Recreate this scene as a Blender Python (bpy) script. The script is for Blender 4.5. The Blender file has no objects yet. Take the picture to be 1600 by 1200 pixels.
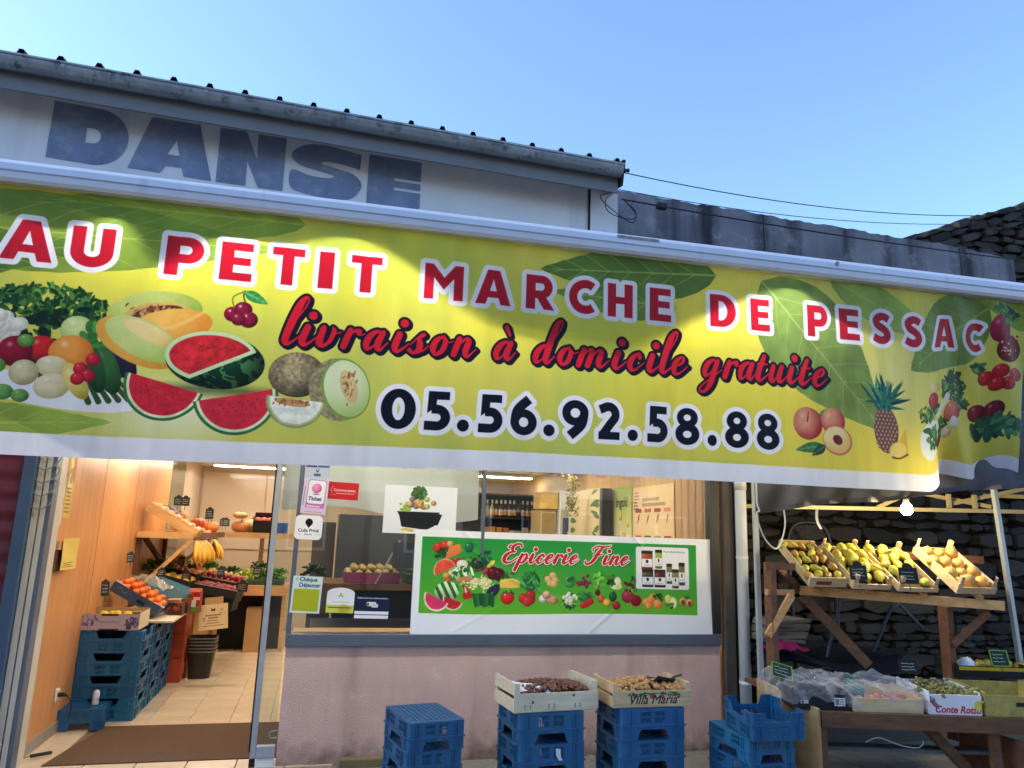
import bpy, bmesh, math, random
import numpy as np
from mathutils import Vector, Matrix, Euler
random.seed(7); np.random.seed(7)
SC = bpy.context.scene
COL = SC.collection
R = math.radians

# ---------------------------------------------------------------- camera
cam_d = bpy.data.cameras.new('camera'); cam = bpy.data.objects.new('camera', cam_d); COL.objects.link(cam)
YAW, PITCH, ROLL = R(14.22), R(11.48), R(1.93)
_f = Vector((math.sin(YAW)*math.cos(PITCH), math.cos(YAW)*math.cos(PITCH), math.sin(PITCH)))
_r = Vector((math.cos(YAW), -math.sin(YAW), 0)); _u = _r.cross(_f)
_r2 = _r*math.cos(ROLL)+_u*math.sin(ROLL); _u2 = _u*math.cos(ROLL)-_r*math.sin(ROLL)
cam.matrix_world = Matrix(((_r2.x, _u2.x, -_f.x, 0.0), (_r2.y, _u2.y, -_f.y, -5.813), (_r2.z, _u2.z, -_f.z, 1.639), (0, 0, 0, 1)))
cam_d.sensor_width = 36; cam_d.sensor_fit = 'HORIZONTAL'; cam_d.lens = 36*1157/1600
cam_d.clip_start = .05; cam_d.clip_end = 3000
SC.camera = cam

# ---------------------------------------------------------------- sky, sun, exposure
SUN_EL, SUN_AZ = R(28), R(-74)            # sun behind the shop, to the left; the street side lies in shade
w = bpy.data.worlds.new('World'); SC.world = w; w.use_nodes = True
nt = w.node_tree; nt.nodes.clear()
sky = nt.nodes.new('ShaderNodeTexSky'); sky.sky_type = 'NISHITA'; sky.sun_disc = False
sky.sun_elevation = SUN_EL; sky.sun_rotation = SUN_AZ; sky.air_density = 1.0; sky.dust_density = .55; sky.ozone_density = 4.2
bgn = nt.nodes.new('ShaderNodeBackground'); bgn.inputs[1].default_value = .15
wo = nt.nodes.new('ShaderNodeOutputWorld')
nt.links.new(sky.outputs[0], bgn.inputs[0]); nt.links.new(bgn.outputs[0], wo.inputs[0])
sd = bpy.data.lights.new('sun', 'SUN'); sd.energy = 2.0; sd.angle = R(.5); sd.color = (1, .9, .78)
sun = bpy.data.objects.new('sun', sd); COL.objects.link(sun)
_sd = Vector((math.sin(SUN_AZ)*math.cos(SUN_EL), math.cos(SUN_AZ)*math.cos(SUN_EL), math.sin(SUN_EL)))
sun.rotation_euler = (-_sd).to_track_quat('-Z', 'Y').to_euler()
vs = SC.view_settings; vs.view_transform = 'Standard'; vs.look = 'None'; vs.exposure = 1.45; vs.gamma = 1; vs.use_curve_mapping = False
SC.render.engine = 'CYCLES'
SC.cycles.use_denoising = True
try: SC.cycles.denoiser = 'OPENIMAGEDENOISE'
except Exception: pass
SC.cycles.max_bounces = 8; SC.cycles.transparent_max_bounces = 12; SC.cycles.caustics_reflective = False; SC.cycles.caustics_refractive = False
SC.cycles.sample_clamp_indirect = 6

# ---------------------------------------------------------------- materials
MATS = {}
def lin(c):
    return tuple(((v/255)/12.92 if v/255 <= .04045 else ((v/255+.055)/1.055)**2.4) for v in c)
def pm(name, rgb, rough=.6, var=.12, scale=6, bump=0, bscale=60, metal=0, stretch=None, streak=None, rnd=0, spec=.5, coat=0, dirt=None, trans=0, wave=None, detail=4, splash=None):
    """Principled material with noise in its colour, optional bump, streaks, wood waves and per-object variation."""
    if name in MATS: return MATS[name]
    m = bpy.data.materials.new(name); m.use_nodes = True; MATS[name] = m
    N, L = m.node_tree.nodes, m.node_tree.links
    b = N['Principled BSDF']; out = N['Material Output']
    c = lin(rgb) if max(rgb) > 1 else rgb
    tc = N.new('ShaderNodeTexCoord'); src = tc.outputs['Object']
    if stretch:
        mp = N.new('ShaderNodeMapping'); mp.inputs['Scale'].default_value = stretch; L.new(src, mp.inputs[0]); src = mp.outputs[0]
    nz = N.new('ShaderNodeTexNoise'); nz.inputs['Scale'].default_value = scale; nz.inputs['Detail'].default_value = detail; nz.inputs['Roughness'].default_value = .6
    L.new(src, nz.inputs['Vector'])
    cr = N.new('ShaderNodeValToRGB'); cr.color_ramp.elements[0].position = .3; cr.color_ramp.elements[1].position = .72
    cr.color_ramp.elements[0].color = (*[max(0, v*(1-var)) for v in c], 1); cr.color_ramp.elements[1].color = (*[min(1, v*(1+var)) for v in c], 1)
    L.new(nz.outputs['Fac'], cr.inputs[0]); col = cr.outputs[0]
    def mixin(col, fac, rgb2, kind='MIX'):
        mx = N.new('ShaderNodeMix'); mx.data_type = 'RGBA'; mx.blend_type = kind
        L.new(fac, mx.inputs[0]); L.new(col, mx.inputs[6]); mx.inputs[7].default_value = (*rgb2, 1)
        return mx.outputs[2]
    def ramped(noise_out, lo, hi, top=1.0):
        r = N.new('ShaderNodeMapRange'); r.inputs[1].default_value = lo; r.inputs[2].default_value = hi; r.inputs[4].default_value = top
        L.new(noise_out, r.inputs[0]); return r.outputs[0]
    if wave:    # wood grain: (scale vector, dark colour, amount)
        mp = N.new('ShaderNodeMapping'); mp.inputs['Scale'].default_value = wave[0]; L.new(tc.outputs['Object'], mp.inputs[0])
        n2 = N.new('ShaderNodeTexNoise'); n2.inputs['Scale'].default_value = 1; n2.inputs['Detail'].default_value = 6; n2.inputs['Roughness'].default_value = .65; n2.inputs['Distortion'].default_value = .4
        L.new(mp.outputs[0], n2.inputs['Vector'])
        col = mixin(col, ramped(n2.outputs['Fac'], .42, .68, wave[2]), lin(wave[1]))
    if streak:  # vertical run marks: (rgb, lo, hi, amount, xscale)
        mp = N.new('ShaderNodeMapping'); mp.inputs['Scale'].default_value = (streak[4], streak[4], streak[4]*.07); L.new(tc.outputs['Object'], mp.inputs[0])
        n2 = N.new('ShaderNodeTexNoise'); n2.inputs['Scale'].default_value = 1; n2.inputs['Detail'].default_value = 6; L.new(mp.outputs[0], n2.inputs['Vector'])
        col = mixin(col, ramped(n2.outputs['Fac'], streak[1], streak[2], streak[3]), lin(streak[0]))
    if dirt:    # blotches: (rgb, lo, hi, amount, scale)
        n2 = N.new('ShaderNodeTexNoise'); n2.inputs['Scale'].default_value = dirt[4]; n2.inputs['Detail'].default_value = 8; n2.inputs['Roughness'].default_value = .7
        L.new(tc.outputs['Object'], n2.inputs['Vector'])
        col = mixin(col, ramped(n2.outputs['Fac'], dirt[1], dirt[2], dirt[3]), lin(dirt[0]))
    if splash:  # grime thrown up from the ground: (rgb, height in metres), ragged upper limit
        sp = N.new('ShaderNodeSeparateXYZ'); L.new(tc.outputs['Object'], sp.inputs[0]); n4 = N.new('ShaderNodeTexNoise'); n4.inputs['Scale'].default_value = 9; n4.inputs['Detail'].default_value = 8; L.new(tc.outputs['Object'], n4.inputs['Vector'])
        ad = N.new('ShaderNodeMath'); ad.operation = 'MULTIPLY_ADD'; ad.inputs[1].default_value = -splash[1]*2.2; L.new(n4.outputs['Fac'], ad.inputs[0]); L.new(sp.outputs['Z'], ad.inputs[2])
        mr2 = N.new('ShaderNodeMapRange'); mr2.inputs[1].default_value = -splash[1]*.2; mr2.inputs[2].default_value = -splash[1]*1.3; mr2.inputs[4].default_value = .8; L.new(ad.outputs[0], mr2.inputs[0])
        col = mixin(col, mr2.outputs[0], lin(splash[0]))
    if rnd:
        oi = N.new('ShaderNodeObjectInfo'); hv = N.new('ShaderNodeHueSaturation')
        a = N.new('ShaderNodeMapRange'); a.inputs[3].default_value = 1-rnd; a.inputs[4].default_value = 1+rnd; L.new(oi.outputs['Random'], a.inputs[0])
        L.new(a.outputs[0], hv.inputs['Value'])
        a2 = N.new('ShaderNodeMath'); a2.operation = 'FRACT'; a3 = N.new('ShaderNodeMath'); a3.operation = 'MULTIPLY'; a3.inputs[1].default_value = 37.3
        L.new(oi.outputs['Random'], a3.inputs[0]); L.new(a3.outputs[0], a2.inputs[0])
        a4 = N.new('ShaderNodeMapRange'); a4.inputs[3].default_value = .5-rnd*.09; a4.inputs[4].default_value = .5+rnd*.09; L.new(a2.outputs[0], a4.inputs[0])
        L.new(a4.outputs[0], hv.inputs['Hue']); L.new(col, hv.inputs['Color']); col = hv.outputs[0]
    L.new(col, b.inputs['Base Color'])
    rr = N.new('ShaderNodeMapRange'); rr.inputs[3].default_value = max(.02, rough-.1); rr.inputs[4].default_value = min(1, rough+.1); L.new(nz.outputs['Fac'], rr.inputs[0]); L.new(rr.outputs[0], b.inputs['Roughness'])
    b.inputs['Metallic'].default_value = metal; b.inputs['Specular IOR Level'].default_value = spec
    if coat: b.inputs['Coat Weight'].default_value = coat
    if bump:
        n3 = N.new('ShaderNodeTexNoise'); n3.inputs['Scale'].default_value = bscale; n3.inputs['Detail'].default_value = 5; L.new(src if not stretch else tc.outputs['Object'], n3.inputs['Vector'])
        bp = N.new('ShaderNodeBump'); bp.inputs['Strength'].default_value = min(1, bump); bp.inputs['Distance'].default_value = .01; L.new(n3.outputs['Fac'], bp.inputs['Height']); L.new(bp.outputs[0], b.inputs['Normal'])
    if trans:
        t = N.new('ShaderNodeBsdfTranslucent'); L.new(col, t.inputs[0]); ms = N.new('ShaderNodeMixShader'); ms.inputs[0].default_value = trans
        L.new(b.outputs[0], ms.inputs[1]); L.new(t.outputs[0], ms.inputs[2]); L.new(ms.outputs[0], out.inputs[0])
    return m
def glass(name, tint=(.93, .96, .96), refl=1.0, rough=0.0):
    if name in MATS: return MATS[name]
    m = bpy.data.materials.new(name); m.use_nodes = True; MATS[name] = m
    N, L = m.node_tree.nodes, m.node_tree.links; N.remove(N['Principled BSDF'])
    t = N.new('ShaderNodeBsdfTransparent'); t.inputs[0].default_value = (*tint, 1)
    g = N.new('ShaderNodeBsdfGlossy'); g.inputs['Roughness'].default_value = rough
    fr = N.new('ShaderNodeFresnel'); fr.inputs[0].default_value = 1.5
    mu = N.new('ShaderNodeMath'); mu.operation = 'MULTIPLY'; mu.inputs[1].default_value = refl; mu.use_clamp = True
    L.new(fr.outputs[0], mu.inputs[0]); ms = N.new('ShaderNodeMixShader'); L.new(mu.outputs[0], ms.inputs[0])
    L.new(t.outputs[0], ms.inputs[1]); L.new(g.outputs[0], ms.inputs[2]); L.new(ms.outputs[0], N['Material Output'].inputs[0])
    return m
def emit(name, rgb, s):
    if name in MATS: return MATS[name]
    m = bpy.data.materials.new(name); m.use_nodes = True; MATS[name] = m
    N, L = m.node_tree.nodes, m.node_tree.links; N.remove(N['Principled BSDF'])
    e = N.new('ShaderNodeEmission'); e.inputs[0].default_value = (*rgb, 1); e.inputs[1].default_value = s; L.new(e.outputs[0], N['Material Output'].inputs[0])
    return m
def film(name, rgb, alpha, rough=.25):
    """thin clear plastic: part see-through, part glossy white"""
    if name in MATS: return MATS[name]
    m = bpy.data.materials.new(name); m.use_nodes = True; MATS[name] = m
    N, L = m.node_tree.nodes, m.node_tree.links; b = N['Principled BSDF']
    b.inputs['Base Color'].default_value = (*rgb, 1); b.inputs['Roughness'].default_value = rough
    t = N.new('ShaderNodeBsdfTransparent'); ms = N.new('ShaderNodeMixShader')
    lw = N.new('ShaderNodeLayerWeight'); lw.inputs[0].default_value = .4
    mr = N.new('ShaderNodeMapRange'); mr.inputs[3].default_value = alpha; mr.inputs[4].default_value = min(1, alpha+.5); L.new(lw.outputs['Facing'], mr.inputs[0])
    L.new(mr.outputs[0], ms.inputs[0]); L.new(t.outputs[0], ms.inputs[1]); L.new(b.outputs[0], ms.inputs[2]); L.new(ms.outputs[0], N['Material Output'].inputs[0])
    return m
def printed(name, cv, rough=.55, trans=0, weave=0, spec=.3):
    """ink on a surface: the drawn sheet as colour, with UVs"""
    m = bpy.data.materials.new(name); m.use_nodes = True; MATS[name] = m
    N, L = m.node_tree.nodes, m.node_tree.links; b = N['Principled BSDF']; out = N['Material Output']
    im = N.new('ShaderNodeTexImage'); im.image = cv.image(name); im.extension = 'EXTEND'
    uvn = N.new('ShaderNodeUVMap'); uvn.uv_map = 'UVMap'; L.new(uvn.outputs[0], im.inputs[0])
    tc = N.new('ShaderNodeTexCoord'); nz = N.new('ShaderNodeTexNoise'); nz.inputs['Scale'].default_value = 5; nz.inputs['Detail'].default_value = 6; L.new(tc.outputs['Object'], nz.inputs['Vector'])
    hv = N.new('ShaderNodeHueSaturation'); mr = N.new('ShaderNodeMapRange'); mr.inputs[3].default_value = .93; mr.inputs[4].default_value = 1.04
    L.new(nz.outputs['Fac'], mr.inputs[0]); L.new(mr.outputs[0], hv.inputs['Value']); L.new(im.outputs[0], hv.inputs['Color'])
    L.new(hv.outputs[0], b.inputs['Base Color']); b.inputs['Roughness'].default_value = rough; b.inputs['Specular IOR Level'].default_value = spec
    if weave:
        wv = N.new('ShaderNodeTexNoise'); wv.inputs['Scale'].default_value = 9; wv.inputs['Detail'].default_value = 4
        mp = N.new('ShaderNodeMapping'); mp.inputs['Scale'].default_value = (2.2, 1, .5); L.new(tc.outputs['Object'], mp.inputs[0]); L.new(mp.outputs[0], wv.inputs['Vector'])
        bp = N.new('ShaderNodeBump'); bp.inputs['Strength'].default_value = weave; bp.inputs['Distance'].default_value = .02; L.new(wv.outputs['Fac'], bp.inputs['Height']); L.new(bp.outputs[0], b.inputs['Normal'])
    if trans:
        t = N.new('ShaderNodeBsdfTranslucent'); L.new(hv.outputs[0], t.inputs[0]); ms = N.new('ShaderNodeMixShader'); ms.inputs[0].default_value = trans
        L.new(b.outputs[0], ms.inputs[1]); L.new(t.outputs[0], ms.inputs[2]); L.new(ms.outputs[0], out.inputs[0])
    return m

# ---------------------------------------------------------------- mesh building
class MB:
    def __init__(s): s.v = []; s.f = []; s.uv = {}
    def add(s, vs, fs):
        o = len(s.v); s.v += [tuple(p) for p in vs]; s.f += [tuple(i+o for i in f) for f in fs]; return s
    def box(s, x0, y0, z0, x1, y1, z1, M=None):
        P = [Vector(p) for p in ((x0, y0, z0), (x1, y0, z0), (x1, y1, z0), (x0, y1, z0), (x0, y0, z1), (x1, y0, z1), (x1, y1, z1), (x0, y1, z1))]
        if M: P = [M @ p for p in P]
        return s.add(P, [(0, 3, 2, 1), (4, 5, 6, 7), (0, 1, 5, 4), (1, 2, 6, 5), (2, 3, 7, 6), (3, 0, 4, 7)])
    def bar(s, a, b, w, h, up=(0, 0, 1)):
        a, b = Vector(a), Vector(b); d = (b-a); L = d.length; d.normalize(); up = Vector(up)
        if abs(d.dot(up)) > .98: up = Vector((1, 0, 0))
        x = d.cross(up).normalized(); z = x.cross(d)
        M = Matrix(((x.x, d.x, z.x, a.x), (x.y, d.y, z.y, a.y), (x.z, d.z, z.z, a.z), (0, 0, 0, 1)))
        return s.box(-w/2, 0, -h/2, w/2, L, h/2, M)
    def tube(s, pts, r, n=10, caps=True):
        pts = [Vector(p) for p in pts]; rs = r if isinstance(r, (list, tuple)) else [r]*len(pts)
        o = len(s.v); up = Vector((0, 0, 1)); ref = None
        for i, p in enumerate(pts):
            d = (pts[min(i+1, len(pts)-1)]-pts[max(i-1, 0)]).normalized()
            if ref is None:
                ref = d.cross(up if abs(d.z) < .95 else Vector((1, 0, 0))).normalized()
            ref = (ref-d*ref.dot(d)).normalized(); q = d.cross(ref)
            for k in range(n):
                a = 2*math.pi*k/n; s.v.append(tuple(p+(ref*math.cos(a)+q*math.sin(a))*rs[i]))
        for i in range(len(pts)-1):
            for k in range(n):
                a, b = o+i*n+k, o+i*n+(k+1) % n; s.f.append((a, b, b+n, a+n))
        if caps:
            s.f.append(tuple(o+k for k in reversed(range(n)))); e = o+(len(pts)-1)*n; s.f.append(tuple(e+k for k in range(n)))
        return s
    def lathe(s, prof, n=16, c=(0, 0, 0), M=None):
        o = len(s.v)
        for (r, z) in prof:
            for k in range(n):
                a = 2*math.pi*k/n; p = Vector((c[0]+r*math.cos(a), c[1]+r*math.sin(a), c[2]+z)); s.v.append(tuple(M @ p if M else p))
        for i in range(len(prof)-1):
            for k in range(n):
                a, b = o+i*n+k, o+i*n+(k+1) % n; s.f.append((a, b, b+n, a+n))
        s.f.append(tuple(o+k for k in reversed(range(n)))); e = o+(len(prof)-1)*n; s.f.append(tuple(e+k for k in range(n)))
        return s
    def prism(s, poly, fn0, fn1):
        n = len(poly); s_ = [fn0(p) for p in poly]+[fn1(p) for p in poly]
        return s.add(s_, [tuple(reversed(range(n))), tuple(range(n, 2*n))]+[(i, (i+1) % n, n+(i+1) % n, n+i) for i in range(n)])
    def grid(s, fn, nu, nv, uvs=True, flip=False):
        o = len(s.v)
        for j in range(nv+1):
            for i in range(nu+1): s.v.append(tuple(fn(i/nu, j/nv)))
        for j in range(nv):
            for i in range(nu):
                a = o+j*(nu+1)+i; f = (a, a+1, a+nu+2, a+nu+1); q = [(i/nu, j/nv), ((i+1)/nu, j/nv), ((i+1)/nu, (j+1)/nv), (i/nu, (j+1)/nv)]
                if flip: f = f[::-1]; q = q[::-1]
                if uvs: s.uv[len(s.f)] = q
                s.f.append(f)
        return s
    def sphere(s, c, r, n=10, m=7, sc=(1, 1, 1), M=None):
        prof = [(max(1e-4, r*math.sin(math.pi*j/m)), -r*math.cos(math.pi*j/m)) for j in range(m+1)]
        o = len(s.v); s.lathe(prof, n)
        for i in range(o, len(s.v)):
            p = Vector((s.v[i][0]*sc[0], s.v[i][1]*sc[1], s.v[i][2]*sc[2]))
            if M: p = M @ p
            s.v[i] = (p.x+c[0], p.y+c[1], p.z+c[2])
        return s
    def mesh(s, name, smooth=False, bevel=0, bseg=1):
        me = bpy.data.meshes.new(name); me.from_pydata(s.v, [], s.f)
        if s.uv:
            ul = me.uv_layers.new(name='UVMap'); li = 0
            for fi, f in enumerate(s.f):
                q = s.uv.get(fi)
                for k in range(len(f)):
                    if q: ul.data[li].uv = q[k]
                    li += 1
        if bevel:
            bm = bmesh.new(); bm.from_mesh(me)
            bmesh.ops.bevel(bm, geom=list(bm.edges), offset=bevel, segments=bseg, affect='EDGES', clamp_overlap=True)
            bm.to_mesh(me); bm.free()
        if smooth: me.polygons.foreach_set('use_smooth', [True]*len(me.polygons))
        me.update(); return me
def ob(name, mesh, mat, parent=None, loc=None, rot=None, smooth=False, bevel=0, scale=None):
    if isinstance(mesh, MB): mesh = mesh.mesh(name, smooth, bevel)
    o = bpy.data.objects.new(name, mesh); COL.objects.link(o)
    if mat is not None and not (len(mesh.materials) and mesh.materials[0]):
        mesh.materials.clear(); mesh.materials.append(mat)
    if parent: o.parent = parent
    if loc is not None: o.location = loc
    if rot is not None: o.rotation_euler = rot
    if scale is not None: o.scale = scale
    return o
def tag(o, label=None, cat=None, group=None, kind=None):
    if label: o['label'] = label
    if cat: o['category'] = cat
    if group: o['group'] = group
    if kind: o['kind'] = kind
    return o
def thing(name, label, cat, loc=(0, 0, 0), rot=(0, 0, 0), group=None):
    o = bpy.data.objects.new(name, None); COL.objects.link(o); o.location = loc; o.rotation_euler = rot; o.empty_display_size = .1
    return tag(o, label, cat, group)
def dup(root, loc=None, rot=None, label=None, group=None, scale=None):
    r = root.copy(); COL.objects.link(r)
    if loc is not None: r.location = loc
    if rot is not None: r.rotation_euler = rot
    if scale is not None: r.scale = scale
    if label: r['label'] = label
    if group: r['group'] = group
    for ch in list(root.children):
        c = ch.copy(); COL.objects.link(c); c.parent = r
        for g in list(ch.children):
            d = g.copy(); COL.objects.link(d); d.parent = c
    return r
# ground frame that faces the camera's heading: u to the right, v away
CU = Vector((math.cos(YAW), -math.sin(YAW), 0)); CVV = Vector((math.sin(YAW), math.cos(YAW), 0)); C0 = Vector((0, -5.813, 0))
def W(u, v, z=0): return C0+CU*u+CVV*v+Vector((0, 0, z))

# ---------------------------------------------------------------- printing: a small drawing kit (units are metres on the sheet)
class Cv:
    def __init__(s, x0, y0, x1, y1, k, bg=(1, 1, 1)):
        s.x0, s.y0, s.x1, s.y1, s.k = x0, y0, x1, y1, k; s.W = max(2, round((x1-x0)*k)); s.H = max(2, round((y1-y0)*k))
        s.a = np.empty((s.H, s.W, 3), np.float32); s.a[:] = np.array(bg)/(255. if max(bg) > 1 else 1)
    def xy(s, box=None):
        if box is None: i0, i1, j0, j1 = 0, s.W, 0, s.H
        else:
            i0 = max(0, int((box[0]-s.x0)*s.k)-2); i1 = min(s.W, int((box[2]-s.x0)*s.k)+3); j0 = max(0, int((box[1]-s.y0)*s.k)-2); j1 = min(s.H, int((box[3]-s.y0)*s.k)+3)
        if i1 <= i0 or j1 <= j0: return None
        X, Y = np.meshgrid((np.arange(i0, i1)+.5)/s.k+s.x0, (np.arange(j0, j1)+.5)/s.k+s.y0)
        return (slice(j0, j1), slice(i0, i1)), X.astype(np.float32), Y.astype(np.float32)
    def put(s, sh, col, grow=0., alpha=1., soft=0.):
        df, bx = sh; g = grow+soft+2/s.k
        r = s.xy((bx[0]-g, bx[1]-g, bx[2]+g, bx[3]+g))
        if r is None: return
        sl, X, Y = r; d = df(X, Y)-grow
        m = np.clip(.5-d*(1/soft if soft else s.k), 0, 1)*alpha
        c = col(X, Y) if callable(col) else np.array(col, np.float32)/255.
        s.a[sl] = s.a[sl]*(1-m[..., None])+c*m[..., None]
    def image(s, name):
        im = bpy.data.images.new(name, s.W, s.H, alpha=False)
        px = np.ones((s.H, s.W, 4), np.float32); px[..., :3] = np.clip(s.a, 0, 1); im.pixels.foreach_set(px.ravel()); im.update(); im.pack(); return im
def ell(cx, cy, rx, ry, ang=0):
    c, s_ = math.cos(R(ang)), math.sin(R(ang)); m = max(rx, ry)
    def df(X, Y):
        x = ((X-cx)*c+(Y-cy)*s_)/rx; y = (-(X-cx)*s_+(Y-cy)*c)/ry
        k0 = np.sqrt(x*x+y*y)+1e-6; k1 = np.sqrt((x/rx)**2+(y/ry)**2)+1e-6
        return k0*(k0-1)/k1
    return df, (cx-m, cy-m, cx+m, cy+m)
def inter(a, b): return (lambda X, Y: np.maximum(a[0](X, Y), b[0](X, Y))), a[1]
def sub(a, b): return (lambda X, Y: np.maximum(a[0](X, Y), -b[0](X, Y))), a[1]
def half(px, py, nx, ny):
    n = math.hypot(nx, ny); return (lambda X, Y: ((X-px)*nx+(Y-py)*ny)/n), (-99, -99, 99, 99)
def segsdf(segs):
    A = np.array(segs, np.float32)
    def df(X, Y):
        d = np.full(X.shape, 1e9, np.float32); ins = np.zeros(X.shape, bool)
        for x0, y0, x1, y1 in A:
            ex, ey = x1-x0, y1-y0; L = ex*ex+ey*ey+1e-12
            t = np.clip(((X-x0)*ex+(Y-y0)*ey)/L, 0, 1); d = np.minimum(d, (X-x0-t*ex)**2+(Y-y0-t*ey)**2)
            if y0 != y1: ins ^= ((Y >= min(y0, y1)) & (Y < max(y0, y1)) & (X < x0+(Y-y0)*ex/(y1-y0)))
        d = np.sqrt(d); return np.where(ins, -d, d)
    return df, (A[:, [0, 2]].min(), A[:, [1, 3]].min(), A[:, [0, 2]].max(), A[:, [1, 3]].max())
def poly(*cs):
    sg = []
    for c in cs:
        for i in range(len(c)): sg.append((*c[i], *c[(i+1) % len(c)]))
    return segsdf(sg)
def rect(x0, y0, x1, y1): return poly([(x0, y0), (x1, y0), (x1, y1), (x0, y1)])
def rrect(x0, y0, x1, y1, r):
    cx, cy, hx, hy = (x0+x1)/2, (y0+y1)/2, (x1-x0)/2-r, (y1-y0)/2-r
    return (lambda X, Y: np.hypot(np.maximum(abs(X-cx)-hx, 0), np.maximum(abs(Y-cy)-hy, 0))+np.minimum(np.maximum(abs(X-cx)-hx, abs(Y-cy)-hy), 0)-r), (x0, y0, x1, y1)
def cat_rom(P, n=6):
    P = [tuple(p) for p in P]; out = []
    Q = [P[0]]+P+[P[-1]]
    for i in range(1, len(Q)-2):
        for k in range(n):
            t = k/n; out.append(tuple(.5*((2*b)+(-a+c)*t+(2*a-5*b+4*c-d)*t*t+(-a+3*b-3*c+d)*t**3) for a, b, c, d in zip(Q[i-1], Q[i], Q[i+1], Q[i+2])))
    out.append(P[-1]); return out
def brush(P, n=4):
    """a stroke of changing width through points (x, y, r)"""
    P = cat_rom(P, n) if len(P) > 2 else list(P)
    if len(P) == 1: P = P*2
    xs = [p[0] for p in P]; ys = [p[1] for p in P]; m = max(p[2] for p in P)
    def df(X, Y):
        d = np.full(X.shape, 1e9, np.float32)
        for a, b in zip(P, P[1:]):
            ex, ey = b[0]-a[0], b[1]-a[1]; t = np.clip(((X-a[0])*ex+(Y-a[1])*ey)/(ex*ex+ey*ey+1e-12), 0, 1)
            d = np.minimum(d, np.hypot(X-a[0]-t*ex, Y-a[1]-t*ey)-(a[2]+t*(b[2]-a[2])))
        return d
    return df, (min(xs)-m, min(ys)-m, max(xs)+m, max(ys)+m)
def union(shs):
    bx = np.array([s[1] for s in shs]); 
    def df(X, Y):
        d = shs[0][0](X, Y)
        for s in shs[1:]: d = np.minimum(d, s[0](X, Y))
        return d
    return df, (bx[:, 0].min(), bx[:, 1].min(), bx[:, 2].max(), bx[:, 3].max())
_NZ = np.random.RandomState(3).rand(64, 64).astype(np.float32)
def vn(X, Y, sc, o=0):
    x, y = X*sc+o*7.3, Y*sc+o*3.1; i, j = np.floor(x).astype(int), np.floor(y).astype(int); fx, fy = x-i, y-j; fx = fx*fx*(3-2*fx); fy = fy*fy*(3-2*fy)
    g = lambda a, b: _NZ[b % 64, a % 64]
    return (g(i, j)*(1-fx)+g(i+1, j)*fx)*(1-fy)+(g(i, j+1)*(1-fx)+g(i+1, j+1)*fx)*fy
def fbm(X, Y, sc, o=0): return (vn(X, Y, sc, o)*.5+vn(X, Y, sc*2.1, o+1)*.3+vn(X, Y, sc*4.3, o+2)*.2)
def toned(col, col2=None, cx=0, cy=0, r=1, nsc=0, namp=0, hi=.5):
    """picture of a round fruit: colour, darker edge colour, a gloss spot"""
    c = np.array(col)/255.; c2 = np.array(col2 if col2 else [v*.5 for v in col])/255.
    def f(X, Y):
        x, y = (X-cx)/r, (Y-cy)/r; t = np.clip((np.hypot(x+.25, y-.3)-.35)/.95, 0, 1)**1.3
        if nsc: t = np.clip(t+(fbm(X, Y, nsc)-.5)*namp, 0, 1)
        o = c*(1-t[..., None])+c2*t[..., None]
        h = np.exp(-((x+.35)**2+(y-.42)**2)/.025)*hi; return o+(1-o)*h[..., None]
    return f
def fruit(cv, cx, cy, rx, ry, col, col2=None, ang=0, nsc=0, namp=0, hi=.45):
    if not nsc: nsc, namp = 2.2/max(rx, ry, .01), .5
    cv.put(ell(cx, cy, rx, ry, ang), toned(col, col2, cx, cy, max(rx, ry), nsc, namp, hi))
def leafy(cv, cx, cy, rx, ry, n, cols, size, rs):
    for _ in range(n):
        a, q = rs.rand()*6.28, math.sqrt(rs.rand()); c = cols[rs.randint(len(cols))]; k = .7+rs.rand()*.6
        x, y = cx+rx*q*math.cos(a), cy+ry*q*math.sin(a); cv.put(ell(x, y, size*(.6+rs.rand()*.7), size*(.25+rs.rand()*.35), rs.rand()*180), [min(255, v*k) for v in c])
def leaf(cv, base, tip, wd, col, vein, alpha=.8, nv=7, soft=0):
    bx, by = base; dx, dy = tip[0]-bx, tip[1]-by; L = math.hypot(dx, dy); ux, uy = dx/L, dy/L; nx, ny = -uy, ux
    up = []; dn = []
    for i in range(25):
        t = i/24; h = wd*(math.sin(math.pi*min(1, t**.75))**.9)*(1-.15*t)+(.004 if i % 2 else 0); p = (bx+dx*t, by+dy*t)
        up.append((p[0]+nx*h, p[1]+ny*h)); dn.append((p[0]-nx*h, p[1]-ny*h))
    c = np.array(col)/255.
    cv.put(poly(up+dn[::-1]), (lambda X, Y: c*(.8+.45*fbm(X, Y, 5))[..., None]), alpha=alpha, soft=soft)
    cv.put(brush([(bx, by, .007), (bx+dx*.5, by+dy*.5, .005), (tip[0], tip[1], .002)]), vein, alpha=alpha*.7, soft=.006)
    for i in range(1, nv+1):
        t = i/(nv+1); h = wd*math.sin(math.pi*t**.75)*.92
        for s_ in (1, -1):
            p0 = (bx+dx*t, by+dy*t); p1 = (p0[0]+ux*L*.10+nx*h*s_*.6, p0[1]+uy*L*.10+ny*h*s_*.6); p2 = (p0[0]+ux*L*.17+nx*h*s_*.88, p0[1]+uy*L*.17+ny*h*s_*.88)
            cv.put(brush([(*p0, .0035), (*p1, .003), (*p2, .001)]), vein, alpha=alpha*.5, soft=.006)
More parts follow.
